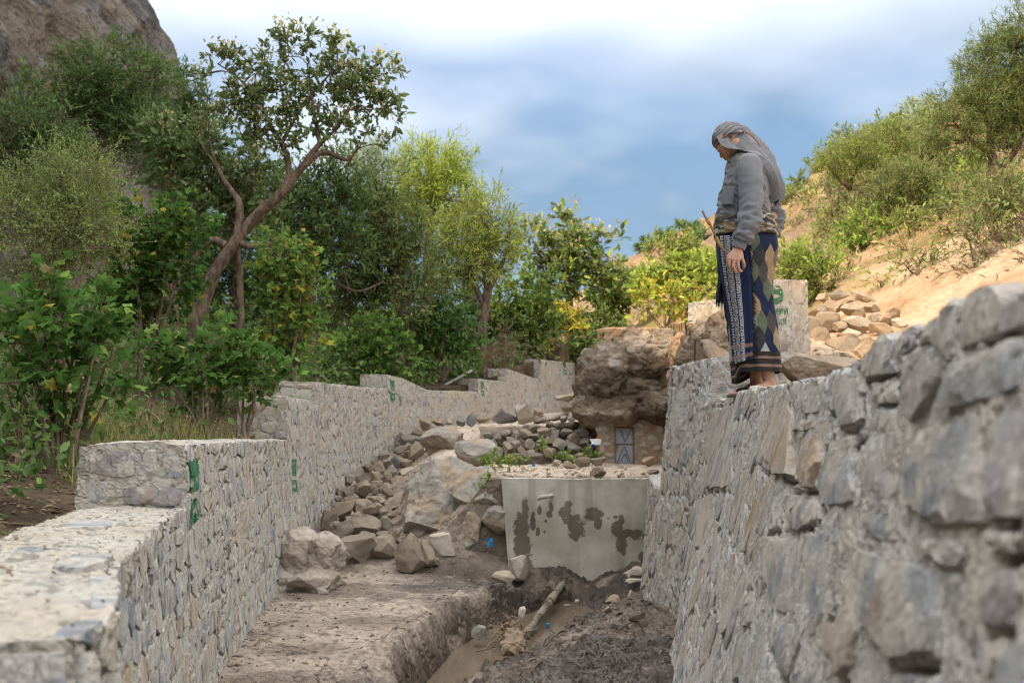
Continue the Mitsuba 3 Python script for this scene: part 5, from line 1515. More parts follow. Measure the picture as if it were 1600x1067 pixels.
plant("feathery_tree", "light green feathery tree with a dark forked trunk in the middle", "tree", 27.0, [(770, 335, 40, 22), (745, 365, 48, 32), (790, 365, 28, 30), (720, 395, 52, 36), (765, 400, 42, 34), (700, 430, 45, 36), (740, 335, 30, 20)], [([(750, 565), (751, 520), (757, 480), (760, 455)], [.20, .16, .14, .12]), ([(760, 455), (778, 425), (795, 390)], [.10, .08, .03]), ([(757, 480), (735, 430), (728, 395)], [.09, .06, .03]), ([(760, 455), (755, 410), (765, 360)], [.08, .05, .02])], "slim", .28, [(14, .5), (5, .5), (4, .15)], 2.2, twig=.75, per=(6, 10), limbs=40, rad=.07, bark=.15, up=.5, spread=.7)
plant("pale_cactus_tree", "pale grey green tree behind the flowering tree's right branches", "tree", 36.0, [(572, 250, 26, 22), (585, 280, 30, 24), (570, 305, 24, 22), (600, 310, 25, 22)], [([(585, 420), (583, 330), (578, 270)], [.2, .15, .06]), ([(583, 330), (600, 300), (605, 285)], [.1, .07, .03])], "slim", .45, [(11, 1)], 2.6, twig=.7, per=(7, 6), limbs=26, rad=.09, bark=.2, up=.8, spread=.6)
k = plant("flowering_tree", "sunlit broad leaved tree with cream flowers left of the far hill", "tree", 41.0, [(900, 345, 30, 12), (880, 375, 52, 24), (930, 395, 48, 26), (845, 400, 42, 30), (895, 425, 60, 32), (945, 440, 42, 26), (850, 440, 40, 30), (830, 365, 26, 14)], [([(890, 560), (890, 470), (885, 410), (890, 360)], [.2, .16, .10, .03]), ([(885, 430), (930, 400), (940, 385)], [.08, .05, .02]), ([(885, 430), (845, 400), (840, 380)], [.08, .05, .02])], "oval", .34, [(1, .6), (14, .3), (12, .2)], 2.3, twig=.7, per=(4, 4), limbs=30, rad=.06, bark=.6)
blooms(*k, 41.0, 7, .7, .26, .15)
plant("slender_leaf_tree", "dark tree filling the gap behind the leaning trunk", "tree", 31.0, [(330, 330, 60, 50), (400, 370, 60, 50), (340, 420, 60, 50), (430, 440, 50, 50), (390, 480, 60, 40), (300, 480, 50, 40), (300, 390, 50, 50)], [([(370, 560), (368, 450), (372, 370), (380, 320)], [.25, .2, .12, .05])], "narrow", .22, DARK, 2.2, twig=.8, per=(5, 8), limbs=30, rad=.07)
plant("slender_leaf_tree", "dark tree behind the forked trunk's foot", "tree", 34.0, [(700, 480, 60, 40), (760, 500, 60, 40), (640, 500, 50, 40), (820, 520, 50, 35), (540, 500, 60, 45), (470, 480, 60, 45), (600, 520, 50, 30)], [([(700, 590), (700, 520), (705, 470)], [.2, .14, .05]), ([(540, 590), (540, 520), (535, 480)], [.2, .14, .05])], "narrow", .24, [(13, .6), (2, .4)], 2.0, twig=.8, per=(5, 8), limbs=30, rad=.07)
_g = np.concatenate([np.linspace(8.5, 40, 260), np.linspace(40.3, 150, 240)])


def on_slope(x, y, Y0):
    """Where the ray under a bush's foot meets the slope; on the skyline if it passes above."""
    q = np.array([P(x, y, Yq) for Yq in _g])
    gz = ground_h(q[:, 0], q[:, 1]) + EZ
    hit = np.nonzero((q[:, 2] < gz) & (_g > 8.4))[0]
    if len(hit):
        return float(_g[hit[0]]), 0.0
    ang = (gz - EZ) / _g
    ang[(_g < .6 * Y0) | (_g > 1.7 * Y0)] = -9
    j = ang.argmax()
    yy = 533.5 - FPX * math.tan(math.atan(ang[j]) - TH)
    return float(_g[j]), yy - y + 3


plant("shrub", "dark leafy shrub filling the gap left of the boulder's shoulder", "shrub", 35.5, [(905, 546, 24, 22), (885, 556, 20, 16), (918, 535, 16, 18)], fan(900, 580, [(890, 555), (905, 545), (915, 540)], .05, .015, 4, 31), "oval", .26, [(13, .6), (12, .4)], 2.4, twig=.5, per=(4, 5), limbs=16, rad=.02)
MIX = "mixed shrubs filling the middle background"
def shrub(label, Y, blobs, sp, kind="oval", size=.2, cover=2.4, bark=.4, name="shrub", stems=None, group=None, **k):
    bx_ = np.mean([b[0] for b in blobs]); by_ = max(b[1] + b[3] for b in blobs)
    if bx_ > 1292 or (bx_ > 1213 and Y > 19.5) or name == "hill_tree":
        Yo = Y
        Y, dy = on_slope(bx_, by_, Y)
        size = min(size, max(.05, size * (Y / Yo)))
        blobs = [(b[0], b[1] + dy, *b[2:]) for b in blobs]; by_ += dy
    st = stems or fan(bx_, by_ + 22, [(b[0], b[1]) for b in blobs], .0022 * Y, .0006 * Y, 5, int(bx_))
    return plant(name, label, "shrub", Y, blobs, st, kind, size, sp, cover, group=group, limbs=18, rad=.02, bark=bark, twig=k.pop("twig", .4), per=k.pop("per", (4, 5)), **k)
shrub("dark green bush under the dark tree, left of the forked trunk", 24, [(690, 520, 42, 34), (715, 550, 36, 26), (665, 545, 35, 28), (700, 490, 35, 30)], [(0, .6), (2, .4)])
shrub("low blue green bush just behind the left wall in the middle", 26.5, [(700, 585, 40, 16), (680, 575, 25, 14), (725, 575, 25, 14)], [(13, 1)], size=.17)
shrub("dark green bush right of the forked trunk", 33, [(805, 455, 40, 40), (830, 500, 45, 40), (790, 510, 40, 40), (850, 460, 35, 30)], [(12, .5), (13, .4), (6, .05)], size=.22)
shrub("shrub with yellow autumn leaves in the middle background", 36, [(850, 500, 34, 18), (880, 488, 32, 16), (905, 500, 30, 18), (865, 520, 34, 14)], [(6, .9), (14, .2)], size=.28, bark=.9)
shrub("dark green bush beside the yellow leaved shrub, left of the boulder", 40, [(920, 520, 40, 30), (895, 540, 36, 24), (945, 510, 34, 34), (870, 550, 30, 18)], [(12, .4), (13, .6), (6, .06)], size=.21)
shrub("tall green bush above the boulder's left shoulder", 43, [(960, 470, 36, 36), (985, 450, 34, 30), (940, 460, 30, 30)], [(12, .6), (14, .4)], size=.24)
shrub("bright green bush behind the boulder, left of the man", 34, [(1040, 425, 45, 24), (1085, 430, 40, 28), (1010, 440, 36, 26), (1105, 410, 24, 24), (1060, 450, 50, 26)], [(14, .8), (4, .3)], size=.24)
shrub("round yellow green bush crown before the far hill", 46, [(1050, 385, 40, 18), (1030, 395, 25, 14), (1075, 393, 26, 14)], [(14, .6), (5, .5)], "narrow", .3)
shrub("yellow leaved shrub with pale bare stems behind the boulder", 25.5, [(1030, 470, 30, 24), (1060, 462, 26, 24), (1010, 480, 22, 20), (1075, 485, 16, 20)], [(6, .45), (4, .6)], size=.2, bark=1.0)
shrub("green bush between the man and the tan bank", 17, [(1255, 420, 34, 24), (1285, 440, 26, 32), (1232, 425, 24, 26), (1265, 465, 22, 22), (1290, 405, 16, 12)], [(14, .7), (12, .4)], "narrow", .14, 2.8)
shrub("green shrub behind the man's shins left of the pillar", 19, [(1225, 405, 22, 20), (1150, 430, 40, 34), (1120, 450, 30, 34)], [(14, .7), (4, .3)], size=.17)
shrub("sparse dry brown brushwood behind the left wall in the middle", 28.5, [(765, 575, 40, 13), (790, 572, 30, 15)], [(8, 1)], "slim", .22, .5, bark=1.0, name="brushwood", twig=.7, per=(9, 2))
shrub("dry brown brushwood behind the left wall's last steps", 38, [(835, 565, 38, 14), (870, 560, 30, 14), (900, 556, 20, 10)], [(8, 1)], "slim", .3, .6, bark=1.0, name="brushwood", twig=1.0, per=(9, 2))
shrub("small upright clump of dry brown stalks above the left wall", 27, [(752, 578, 12, 16), (758, 570, 10, 12)], [(8, .9), (10, .2)], "slim", .25, 1.6, bark=.9, name="brushwood", twig=.35)
shrub("tangle of bare twigs behind the forked trunk", 28, [(770, 540, 35, 18), (735, 560, 30, 14)], [(8, 1), (13, .5)], "slim", .22, .7, bark=.8, name="brushwood", twig=.7, per=(8, 2))
# right hillside
AC = [(13, .55), (5, .4)]
plant("acacia_tree", "big fine leaved acacia standing on the slope at the right edge", "tree", 18.0, [(1535, 110, 52, 34), (1590, 60, 42, 48), (1500, 165, 50, 30), (1560, 165, 60, 40), (1520, 215, 52, 26), (1590, 150, 40, 60), (1475, 205, 24, 16), (1600, 215, 30, 30), (1570, 235, 35, 16), (1620, 100, 50, 80), (1550, 70, 30, 20)],
      [([(1585, 350), (1570, 310), (1556, 275), (1550, 240), (1545, 200)], [.13, .11, .10, .08, .04]), ([(1550, 240), (1510, 215), (1490, 190)], [.06, .045, .02]), ([(1545, 200), (1570, 140), (1590, 70)], [.05, .035, .015]), ([(1556, 275), (1590, 230), (1610, 180)], [.07, .05, .02]), ([(1545, 200), (1530, 150), (1530, 110)], [.04, .03, .012])], "slim", .14, AC, 2.1, twig=.42, per=(5, 13), limbs=60, rad=.06, bark=.25, cap=42000)
plant("acacia_tree", "flat topped pale acacia on the slope with a slanting trunk", "tree", 26.0, [(1345, 235, 52, 20), (1385, 215, 30, 14), (1320, 255, 36, 18), (1395, 245, 34, 22), (1355, 268, 44, 16), (1300, 262, 18, 10)], [([(1352, 305), (1325, 290), (1310, 280), (1300, 268)], [.10, .09, .06, .03]), ([(1340, 298), (1365, 275), (1385, 245)], [.07, .05, .02]), ([(1325, 290), (1340, 262), (1345, 240)], [.05, .03, .015])], "slim", .18, [(5, .5), (14, .5)], 2.0, twig=.5, per=(5, 10), limbs=40, rad=.05, bark=.3)
plant("acacia_tree", "bushy acacia on the slope below the flat topped one", "tree", 22.0, [(1420, 280, 46, 26), (1395, 305, 44, 28), (1450, 300, 36, 28), (1375, 330, 30, 22), (1430, 325, 36, 18), (1465, 330, 24, 20)], [([(1470, 385), (1450, 350), (1435, 320), (1420, 290)], [.09, .07, .05, .02]), ([(1450, 350), (1410, 335), (1390, 315)], [.06, .04, .02])], "slim", .16, [(5, .8), (13, .2)], 2.1, twig=.45, per=(5, 10), limbs=36, rad=.05, bark=.3)
shrub("bright green small bush at the edge of the tan bank", 18, [(1350, 360, 26, 22), (1372, 375, 18, 15), (1340, 380, 18, 10)], [(9, .5), (14, .5)], size=.13)
shrub("dark shrub under the big acacia's trunk at the right edge", 17, [(1575, 300, 30, 30), (1550, 345, 26, 26), (1595, 340, 24, 40), (1540, 310, 22, 16)], [(5, .6), (13, .5)], "narrow", .12, 2.2)
shrub("drooping grey shrub on top of the tan bank", 16.5, [(1500, 300, 26, 20), (1525, 280, 20, 16)], [(5, .7), (13, .3)], "narrow", .12, 1.8)
shrub("low olive shrub creeping along the tan bank's upper edge", 15, [(1440, 400, 22, 10), (1465, 388, 20, 9), (1415, 415, 14, 8)], [(5, .6), (9, .3)], "narrow", .10, 2.0)
shrub("small green tuft on the face of the tan bank", 13.5, [(1378, 438, 10, 7), (1388, 433, 7, 5)], [(14, .6), (9, .4)], "narrow", .09, 2.0)
shrub("shrub with grass at the foot of the big acacia", 17.5, [(1500, 340, 24, 14), (1480, 355, 20, 10)], [(14, .4), (10, .5)], "narrow", .13, 1.8)
shrub("olive shrub high on the slope between the two acacias", 30, [(1470, 240, 34, 26), (1450, 215, 26, 18), (1490, 270, 26, 20)], [(5, .7), (13, .3)], "narrow", .2, 2.2)
shrub("grey green shrub beneath the flat topped acacia", 27, [(1310, 300, 26, 14), (1340, 325, 30, 14), (1290, 285, 18, 10)], [(5, .6), (13, .4)], "narrow", .18, 2.0)
shrub("olive thicket along the slope's crest behind the flat topped acacia", 40, [(1340, 215, 40, 12), (1390, 200, 36, 14), (1430, 200, 30, 14), (1300, 240, 26, 10), (1465, 185, 26, 14)], [(5, .5), (13, .4), (11, .2)], "narrow", .26, 2.2)
shrub("dark dry shrub hanging over the bank under the big acacia", 16.5, [(1530, 375, 26, 22), (1560, 395, 22, 18), (1510, 360, 18, 14)], [(13, .6), (5, .3), (8, .2)], "narrow", .12, 1.6)
shrub("low green shrub above the bank left of the slanting acacia trunk", 19, [(1420, 345, 26, 14), (1400, 360, 18, 10), (1450, 360, 22, 12)], [(5, .5), (14, .4)], "narrow", .13, 1.8)
for i, (x, y, rx, ry, Yq, sp) in enumerate([(1330, 345, 18, 10, 26, 5), (1300, 330, 20, 9, 32, 14), (1265, 330, 14, 7, 40, 10), (1240, 345, 16, 6, 42, 5), (1285, 360, 16, 7, 28, 14), (1312, 392, 14, 9, 19, 14), (1405, 385, 18, 9, 18, 10), (1480, 310, 20, 14, 22, 14), (1515, 250, 26, 14, 24, 5), (1590, 290, 24, 14, 21, 14), (1560, 355, 16, 12, 17, 10), (1440, 230, 20, 14, 34, 13), (1325, 408, 9, 14, 16, 10), (1300, 440, 8, 14, 15.5, 10), (1600, 400, 16, 14, 13.5, 8), (1500, 420, 16, 6, 13.5, 8)]):
    shrub("small straggling bush on the right hand slope", Yq, [(x, y, rx, ry), (x + rx * .7, y + 3, rx * .7, ry * .7)], [(sp, .7), (5, .3)], "narrow", .07 + .004 * Yq, 1.7, name="hill_bush", group="straggling bushes on the near slope")
for i, (x, y, w_) in enumerate([(1300, 238, 20), (1335, 222, 26), (1368, 205, 22), (1405, 190, 24), (1440, 170, 26), (1385, 225, 20), (1320, 262, 18), (1430, 205, 22), (1460, 190, 20)]):
    shrub("green bush on the crest of the right hand slope", 40 + 2 * (i % 5), [(x, y, w_, w_ * .5), (x - w_ * .5, y + 6, w_ * .6, w_ * .35), (x + w_ * .6, y + 4, w_ * .5, w_ * .35)], [([5, 14, 13, 3, 11][i % 5], .75), (5, .3)], "narrow", .25, 2.1, name="slope_bush", group="bushes along the crest of the right slope", cap=5000)
rr3 = np.random.default_rng(91)
for i in range(30):
    x = rr3.uniform(1300, 1600); yg = float(np.interp(x, [1215, 1300, 1400, 1600], [330, 300, 265, 235])) + rr3.uniform(-70, 85)
    Yq = float(np.interp(yg - float(np.interp(x, [1215, 1300, 1400, 1600], [330, 300, 265, 235])), [-70, 85], [42, 19]))
    w_ = rr3.uniform(16, 34)
    if x > 1440 and yg < 235:
        continue
    ci = int(rr3.integers(5))
    shrub(f"{['olive', 'fresh green', 'pale green', 'dark green', 'yellow green'][ci]} bush on the right slope, {'left of the big acacia' if x < 1450 else 'below or beside the big acacia'}", Yq, [(x, yg, w_, w_ * .5), (x + w_ * .6, yg + 4, w_ * .6, w_ * .4), (x - w_ * .5, yg + 5, w_ * .6, w_ * .35)], [([5, 14, 3, 13, 4][ci], .7), (5, .3)], "narrow", .09 + .0035 * Yq, 2.0, name="slope_bush", group="bushes covering the upper right slope", cap=5000)
shrub("pale agave like shrub on the hill's skyline", 45, [(1432, 185, 14, 10), (1448, 178, 10, 10)], [(11, 1)], "slim", .7, 2.4, up=.8)
SK = [(1275, 245, 12, 9), (1325, 200, 8, 8), (1388, 188, 18, 8), (1412, 182, 14, 9), (1252, 283, 14, 6), (1238, 292, 16, 8), (1335, 205, 12, 6), (1300, 225, 10, 6), (1365, 195, 12, 6), (1455, 165, 12, 10), (1225, 300, 12, 7), (1283, 240, 8, 5)]
for i, (x, y, rx, ry) in enumerate(SK):
    shrub("small dark tree on the skyline of the right hand hillside", 58 - 3 * (i % 4), [(x, y, rx, ry), (x + rx * .6, y + 2, rx * .6, ry * .7)], [(13, .7), (5, .4)], "narrow", .4, 2.2, name="hill_tree", group="small trees on the hillside's skyline")
FARH = [(1003, 380, 8, 5), (1012, 372, 8, 6), (1030, 362, 12, 7), (1045, 358, 8, 5), (1065, 355, 10, 5), (1080, 357, 8, 5), (1095, 360, 12, 6), (1020, 385, 12, 8), (1110, 365, 9, 6), (1090, 372, 10, 6)]
for i, (x, y, rx, ry) in enumerate(FARH):
    shrub("tiny dark tree on the far hill's ridge left of the man", 105 + 3 * (i % 4), [(x, y, rx, ry)], [(13, .8), (2, .3)], "narrow", .8, 2.2, name="hill_tree", group="trees on the far ridge")
rr = np.random.default_rng(77)
nb = 0
while nb < 46:
    Yb = rr.uniform(24, 100); xb = rr.uniform(1215, 1600)
    Xb = (xb - 800) / FPX * Yb
    g0 = gpt(Xb, Yb)
    u_ = rr.uniform(.35, .9)
    yb_ = 533.5 - FPX * math.tan(math.atan2(g0[2] - EZ, Yb) - TH)
    if yb_ < 150:
        continue
    m_ = FPX / Yb
    shrub("small olive bush dotted on the sunlit hillside", Yb, [(xb, yb_ - .35 * u_ * m_, .7 * u_ * m_, .45 * u_ * m_)], [(5, .6), (14, .3), (13, .2)] if rr.random() < .7 else [(10, .8), (14, .2)], "narrow", .14 + Yb * .003, 2.0, name="hill_bush", group="small bushes dotting the hillside", cap=700)
    nb += 1

# weeds on the terrace
W = [(9, .7), (14, .3)]
def weed(label, Y, blobs, size=.05, kind="oval", sp=W, **k):
    return plant("weed", label, "weed", Y, blobs, fan(np.mean([b[0] for b in blobs]), max(b[1] + b[3] for b in blobs), [(b[0], b[1]) for b in blobs], .005, .002, 2, int(blobs[0][0])), kind, size, sp, 1.7, twig=.10, per=(3, 4), limbs=8, rad=.005, bark=.3, up=.5)
weed("small green weed below the cream rock at the terrace's left edge", 13.6, [(768, 715, 11, 10), (760, 722, 8, 7)])
weed("low spreading weeds left of the sand heap on the terrace", 13.3, [(795, 722, 16, 7), (812, 720, 12, 8), (780, 725, 10, 6)], sp=[(14, .6), (9, .4), (10, .2)])
weed("upright weed growing from the dry stone wall", 15.2, [(845, 698, 4, 9)])
weed("dark green weed at the foot of the dry stone wall", 15.0, [(868, 716, 10, 6), (878, 712, 6, 5)], sp=[(12, 1), (9, .3)])
weed("weed cushion between dry stone wall and hatch chamber", 14.9, [(917, 709, 12, 6), (928, 712, 8, 6)], sp=[(12, 1), (9, .3)])
weed("green climbing weed on the right edge of the big pale rock", 11.7, [(763, 745, 5, 9), (760, 760, 5, 10), (757, 775, 5, 9)], .045)
weed("yellowish tuft on the top rim left of the concrete wall", 12.2, [(766, 736, 5, 5)], .04, sp=[(14, .6), (10, .4)])
weed("small weed sprig on the sand beside the brown stones", 14.6, [(893, 717, 4, 5)])

# grass and undergrowth: countless
def blades(name, label, base, h, sp, seed, per=14, spread=.12, kind="slim", width=1.0):
    r = np.random.default_rng(seed)
    b = np.repeat(base, per, 0) + np.column_stack([r.normal(0, spread, (len(base) * per, 2)), np.zeros(len(base) * per)])
    hh = np.repeat(h, per) * r.uniform(.5, 1.2, len(b))
    ax = np.column_stack([r.normal(0, .38, (len(b), 2)), np.ones(len(b))])
    s = r.choice([q for q, _ in sp], len(b), p=np.array([w for _, w in sp]) / sum(w for _, w in sp))
    lf = leaves(b, ax, r.normal(0, 1, b.shape), hh, s, kind, r)
    put(name, lf[:2], "m_leaf", uv=lf[2])
    tag(name, label, None, None, "stuff")
rr = np.random.default_rng(5)
gp = []
for (x, y, sx, sy, Y, n) in [(150, 655, 28, 18, 8.2, 30), (215, 640, 40, 25, 9.5, 40), (160, 690, 20, 10, 7.2, 14), (250, 670, 60, 12, 9.0, 24), (30, 690, 40, 30, 8.0, 20)]:
    for _ in range(n):
        q = P(x + rr.normal(0, sx), y, Y + rr.normal(0, .35)); gp.append(gpt(q[0], q[1], -.03))
blades("grass", "dry yellowish grass tufts among the bushes behind the left wall", np.array(gp), np.full(len(gp), .30), [(10, .35), (5, .4), (8, .2), (14, .15)], 3, 60, .12, "blade")
n = 900
bx_ = rr.uniform(3, 42, n); by_ = rr.uniform(11, 100, n) ** 1.0
gb = np.column_stack([bx_, by_, ground_h(bx_, by_) + EZ - .03])
keep = (bx_ / by_ > .24) & ((by_ > 17) | (rr.random(n) < .25)) & (nz(gb, .2, 3, 3) > -.15)
blades("hill_grass", "straw coloured dry grass on the sunlit slope", gb[keep], .16 + .006 * gb[keep][:, 1], [(10, .8), (14, .25)], 4, 26, .18, "blade")
n = 520
uy = np.where(rr.random(n) < .25, rr.uniform(4.6, 8, n), rr.uniform(6.5, 34, n)); ux = XLf(np.clip(uy, 0, 36)) - np.where(uy < 9, 1.15, .8) - rr.random(n) ** 1.2 * (2 + uy * .33)
ub = np.column_stack([ux, uy, ground_h(ux, uy) + EZ])
r2 = np.random.default_rng(6)
per = 42
sc_ = (.16 + .016 * uy)
pos = np.repeat(ub, per, 0) + np.column_stack([r2.normal(0, 1, (n * per, 2)), np.abs(r2.normal(0, .9, n * per)) + .1]) * np.repeat(sc_, per)[:, None]
lf = leaves(pos, r2.normal(0, 1, pos.shape), r2.normal(0, .6, pos.shape) + [0, 0, .8], np.repeat(.05 + .004 * uy, per) * r2.uniform(.6, 1.3, n * per), r2.choice([0, 2, 13, 12, 8], n * per, p=[.25, .3, .3, .1, .05]), "oval", r2)
put("undergrowth", lf[:2], "m_leaf", uv=lf[2])
tag("undergrowth", "dark leafy undergrowth on the shaded ground under the trees at left", None, None, "stuff")
n = 5000
ly = rr.uniform(4.5, 12, n); lx = XLf(ly) - .55 - rr.random(n) * 3
lf = leaves(np.column_stack([lx, ly, ground_h(lx, ly) + EZ + .01]), r2.normal(0, 1, (n, 3)) * [1, 1, .3], r2.normal(0, .5, (n, 3)) + [0, 0, 1], r2.uniform(.03, .08, n), r2.choice([8, 10, 6, 13], n, p=[.76, .1, .02, .12]), "oval", r2)
put("leaf_litter", lf[:2], "m_leaf", uv=lf[2])
tag("leaf_litter", "brown fallen leaves covering the soil at the far left", None, None, "stuff")
# ---------------------------------------------------------------- the man on the wall
YM = 6.4
MP = YM / FPX                    # metres per pixel at the man
man = numbered("person")


def W(x, y, v=0.0):
    """Pixel -> point in the man's own upright plane, v metres further away."""
    return P(x, y, YM + v)


def skin_col(p, n, uv):
    a = noise(p.x * 30, p.y * 30, p.z * 30)
    return mix(C3(0.42, 0.225, 0.15), C3(0.50, 0.29, 0.205), a)


scene["m_skin"] = {"type": "twosided", "bsdf": {"type": "principled", "base_color": proc(skin_col), "roughness": 0.55, "specular": 0.4}}


def ball(p, r):
    return m3.Manifold.sphere(r, 20).translate(list(map(float, p)))


def bone(*pr):
    return m3.Manifold.batch_hull([ball(p, r) for p, r in pr])


# head, in its own axes (x forward, y left, z up), then turned down and away
yaw, pit = math.radians(56), math.radians(30)
fwd = np.array([-math.cos(yaw) * math.cos(pit), math.sin(yaw) * math.cos(pit), -math.sin(pit)])
lft = np.array([-math.sin(yaw), -math.cos(yaw), 0.0])
upv = np.cross(fwd, lft)
HC = W(1141, 221)


def hd(x, y, z):
    return HC + fwd * x + lft * y + upv * z


hb = [bone((hd(-.012, 0, .02), .088), (hd(.028, 0, .03), .076)), bone((hd(.03, .035, -.02), .045), (hd(.03, -.035, -.02), .045), (hd(.055, 0, -.085), .032), (hd(-.01, .04, -.05), .035), (hd(-.01, -.04, -.05), .035)),
      bone((hd(.045, .03, -.06), .026), (hd(.045, -.03, -.06), .026), (hd(.068, 0, -.098), .02)), bone((hd(.098, 0, .008), .009), (hd(.112, 0, -.03), .011), (hd(.092, 0, -.034), .014)), bone((hd(.092, .03, .018), .012), (hd(.096, 0, .018), .012), (hd(.092, -.03, .018), .012)),
      bone((hd(.088, .014, -.062), .010), (hd(.093, 0, -.060), .012), (hd(.088, -.014, -.062), .010)), bone((hd(.085, .012, -.073), .010), (hd(.090, 0, -.074), .011), (hd(.085, -.012, -.073), .010)), bone((hd(.066, .045, -.02), .022), (hd(.05, .055, -.025), .022))]
for s in (1, -1):
    hb.append(bone((hd(-.012, .082 * s, .016), .012), (hd(-.022, .088 * s, .002), .012), (hd(-.006, .080 * s, -.028), .009), (hd(.0, .078 * s, .0), .008)))
neck0 = W(1160, 252)
bodyb = hb + [bone((hd(-.03, 0, -.05), .052), (neck0, .058))]
sh = {-1: (W(1169, 262), -.165), 1: (W(1172, 262), .165)}
chest = [W(1163, 270), W(1163, 310), W(1165, 345)]
bodyb += [bone((chest[0] + [0, -.1, 0], .08), (chest[0] + [0, .1, 0], .08), (chest[1] + [0, -.07, 0], .10), (chest[1] + [0, .07, 0], .10), (neck0, .05)), bone((chest[1], .12), (chest[2] + [0, -.06, 0], .11), (chest[2] + [0, .06, 0], .11))]
AL = [W(1170, 262, -.17), W(1177, 325, -.25), W(1153, 387, -.27)]
bodyb += [bone((AL[0], .05), (AL[1], .04)), bone((AL[1], .038), (AL[2], .026))]
AR = [W(1174, 262, .17), W(1206, 330, .24), W(1208, 368, .17)]
bodyb += [bone((AR[0], .05), (AR[1], .04)), bone((AR[1], .038), (AR[2], .028)), bone((AR[2], .028), (W(1196, 378, .16), .03), (W(1190, 384, .16), .02))]
# left hand: palm, four fingers, thumb
mcp = [W(1140.5, 404, -.285), W(1146.5, 406, -.297), W(1153, 405.5, -.297), W(1159, 402, -.288)]
pip = [W(1139.5, 414, -.285), W(1146, 417.5, -.297), W(1153.5, 417, -.296), W(1162, 411, -.287)]
dip = [W(1142, 420, -.272), W(1149, 423.5, -.282), W(1156, 423, -.280), W(1163, 416, -.274)]
tip = [W(1146.5, 422.5, -.256), W(1153, 424.5, -.263), W(1159, 423.5, -.262), W(1161.5, 418.5, -.260)]
bodyb += [bone((AL[2], .026), (AL[2] + [0, .01, 0], .025), *[(q, .0125) for q in mcp]), bone((AL[2] + [-.01, .015, -.02], .018), (mcp[0] + [0, .015, 0], .012), (mcp[3] + [0, .018, 0], .013))]
for a, b, c, d in zip(mcp, pip, dip, tip):
    bodyb += [bone((a, .0112), (b, .0102)), bone((b, .0102), (c, .0092)), bone((c, .0092), (d, .0078))]
tb = [W(1147, 394, -.262), W(1138.5, 401, -.258), W(1137.5, 409, -.262), W(1139.5, 415, -.266)]
bodyb += [bone((tb[0], .018), (tb[1], .0135)), bone((tb[1], .0135), (tb[2], .0115)), bone((tb[2], .0115), (tb[3], .009))]
# legs and feet
zt = EZ + .262
hip = [W(1168, 385, -.09), W(1168, 385, .09)]
ank = [W(1201, 597, -.07), W(1181, 599, .09)]
kne = [W(1186, 490, -.09), W(1176, 490, .09)]
toeV = [np.array([-.15, -.10, 0]), np.array([-.125, -.07, 0])]
FEET = []
for hp, kn, an, tv in zip(hip, kne, ank, toeV):
    an = np.array([an[0], an[1], zt + .085])
    side = np.cross(norm(tv), [0, 0, 1])
    heel = an * [1, 1, 0] + [0, 0, zt + .034] - norm(tv) * .045
    ballp = an * [1, 1, 0] + [0, 0, zt + .030] + tv * .85
    bodyb += [bone((hp, .085), (kn, .058)), bone((kn, .056), (kn * .6 + an * .4 - [0.0, 0, 0] + norm(-tv) * .02, .055)), bone((kn * .6 + an * .4 + norm(-tv) * .02, .053), (an, .036)), bone((an, .036), (heel, .03)),
              bone((an + tv * .12 - [0, 0, .01], .032), (ballp + side * .026, .016), (ballp - side * .026, .016), (heel, .026))]
    for q in range(5):
        off = (-.034 + .0155 * q) if True else 0
        ln = [.062, .060, .052, .044, .036][q]
        r0 = [.014, .0105, .0098, .009, .0088][q]
        s0 = ballp + side * off * -1 - [0, 0, .006]
        bodyb += [bone((s0, r0), (s0 + norm(tv) * ln * .55 + [0, 0, .004], r0), (s0 + norm(tv) * ln, r0 * .85))]
    FEET.append((heel, ballp, tv, side, an))
body = m3.Manifold.batch_boolean(bodyb, m3.OpType.Add).refine_to_length(.016)
bm = body.to_mesh()
btm = trimesh.Trimesh(bm.vert_properties[:, :3], bm.tri_verts, process=False)
trimesh.smoothing.filter_taubin(btm, .5, .53, 6)
put(f"{man}__body", (np.array(btm.vertices), np.array(btm.faces)), "m_skin", smooth=True)
tag(man, "man in grey shirt, head scarf and patterned sarong standing on right wall, looking down", "person", kind="thing")
scene["m_hair"] = flat((.13, .11, .10), .8)
hv = [bone((hd(.045, .068, .018), .010), (hd(.02, .082, .02), .010), (hd(.022, .080, -.012), .006)), bone((hd(-.045, .074, -.012), .014), (hd(-.06, .06, -.02), .016))]
hm = m3.Manifold.batch_boolean(hv, m3.OpType.Add).to_mesh()
put(f"{man}__hair", (hm.vert_properties[:, :3], hm.tri_verts), "m_hair", smooth=60)
scene["m_eye"] = flat((.03, .02, .02), .2)
em = m3.Manifold.batch_boolean([bone((hd(.086, .033, -.002), .0085), (hd(.088, .022, -.003), .008)), bone((hd(.086, -.033, -.002), .0085), (hd(.088, -.022, -.003), .008))], m3.OpType.Add).to_mesh()
put(f"{man}__eyes", (em.vert_properties[:, :3], em.tri_verts), "m_eye", smooth=60)
bwm = m3.Manifold.batch_boolean([bone((hd(.094, .042 * s, .022), .004), (hd(.101, .016 * s, .025), .004)) for s in (1, -1)], m3.OpType.Add).to_mesh()
put(f"{man}__eyebrows", (bwm.vert_properties[:, :3], bwm.tri_verts), "m_hair", smooth=60)


# cloth
def weave(col, amp=.10, f=420):
    def fn(p, n, uv):
        return C3(col) * (1 - amp + 2 * amp * noise(p.x * f, p.y * f, p.z * f)) * (0.92 + 0.16 * noise(p.x * 14, p.y * 14, p.z * 14))
    return fn


def cloth(name, fn):
    scene[name] = {"type": "twosided", "bsdf": {"type": "principled", "base_color": proc(fn), "roughness": 0.85, "specular": 0.2, "sheen": 0.3}}


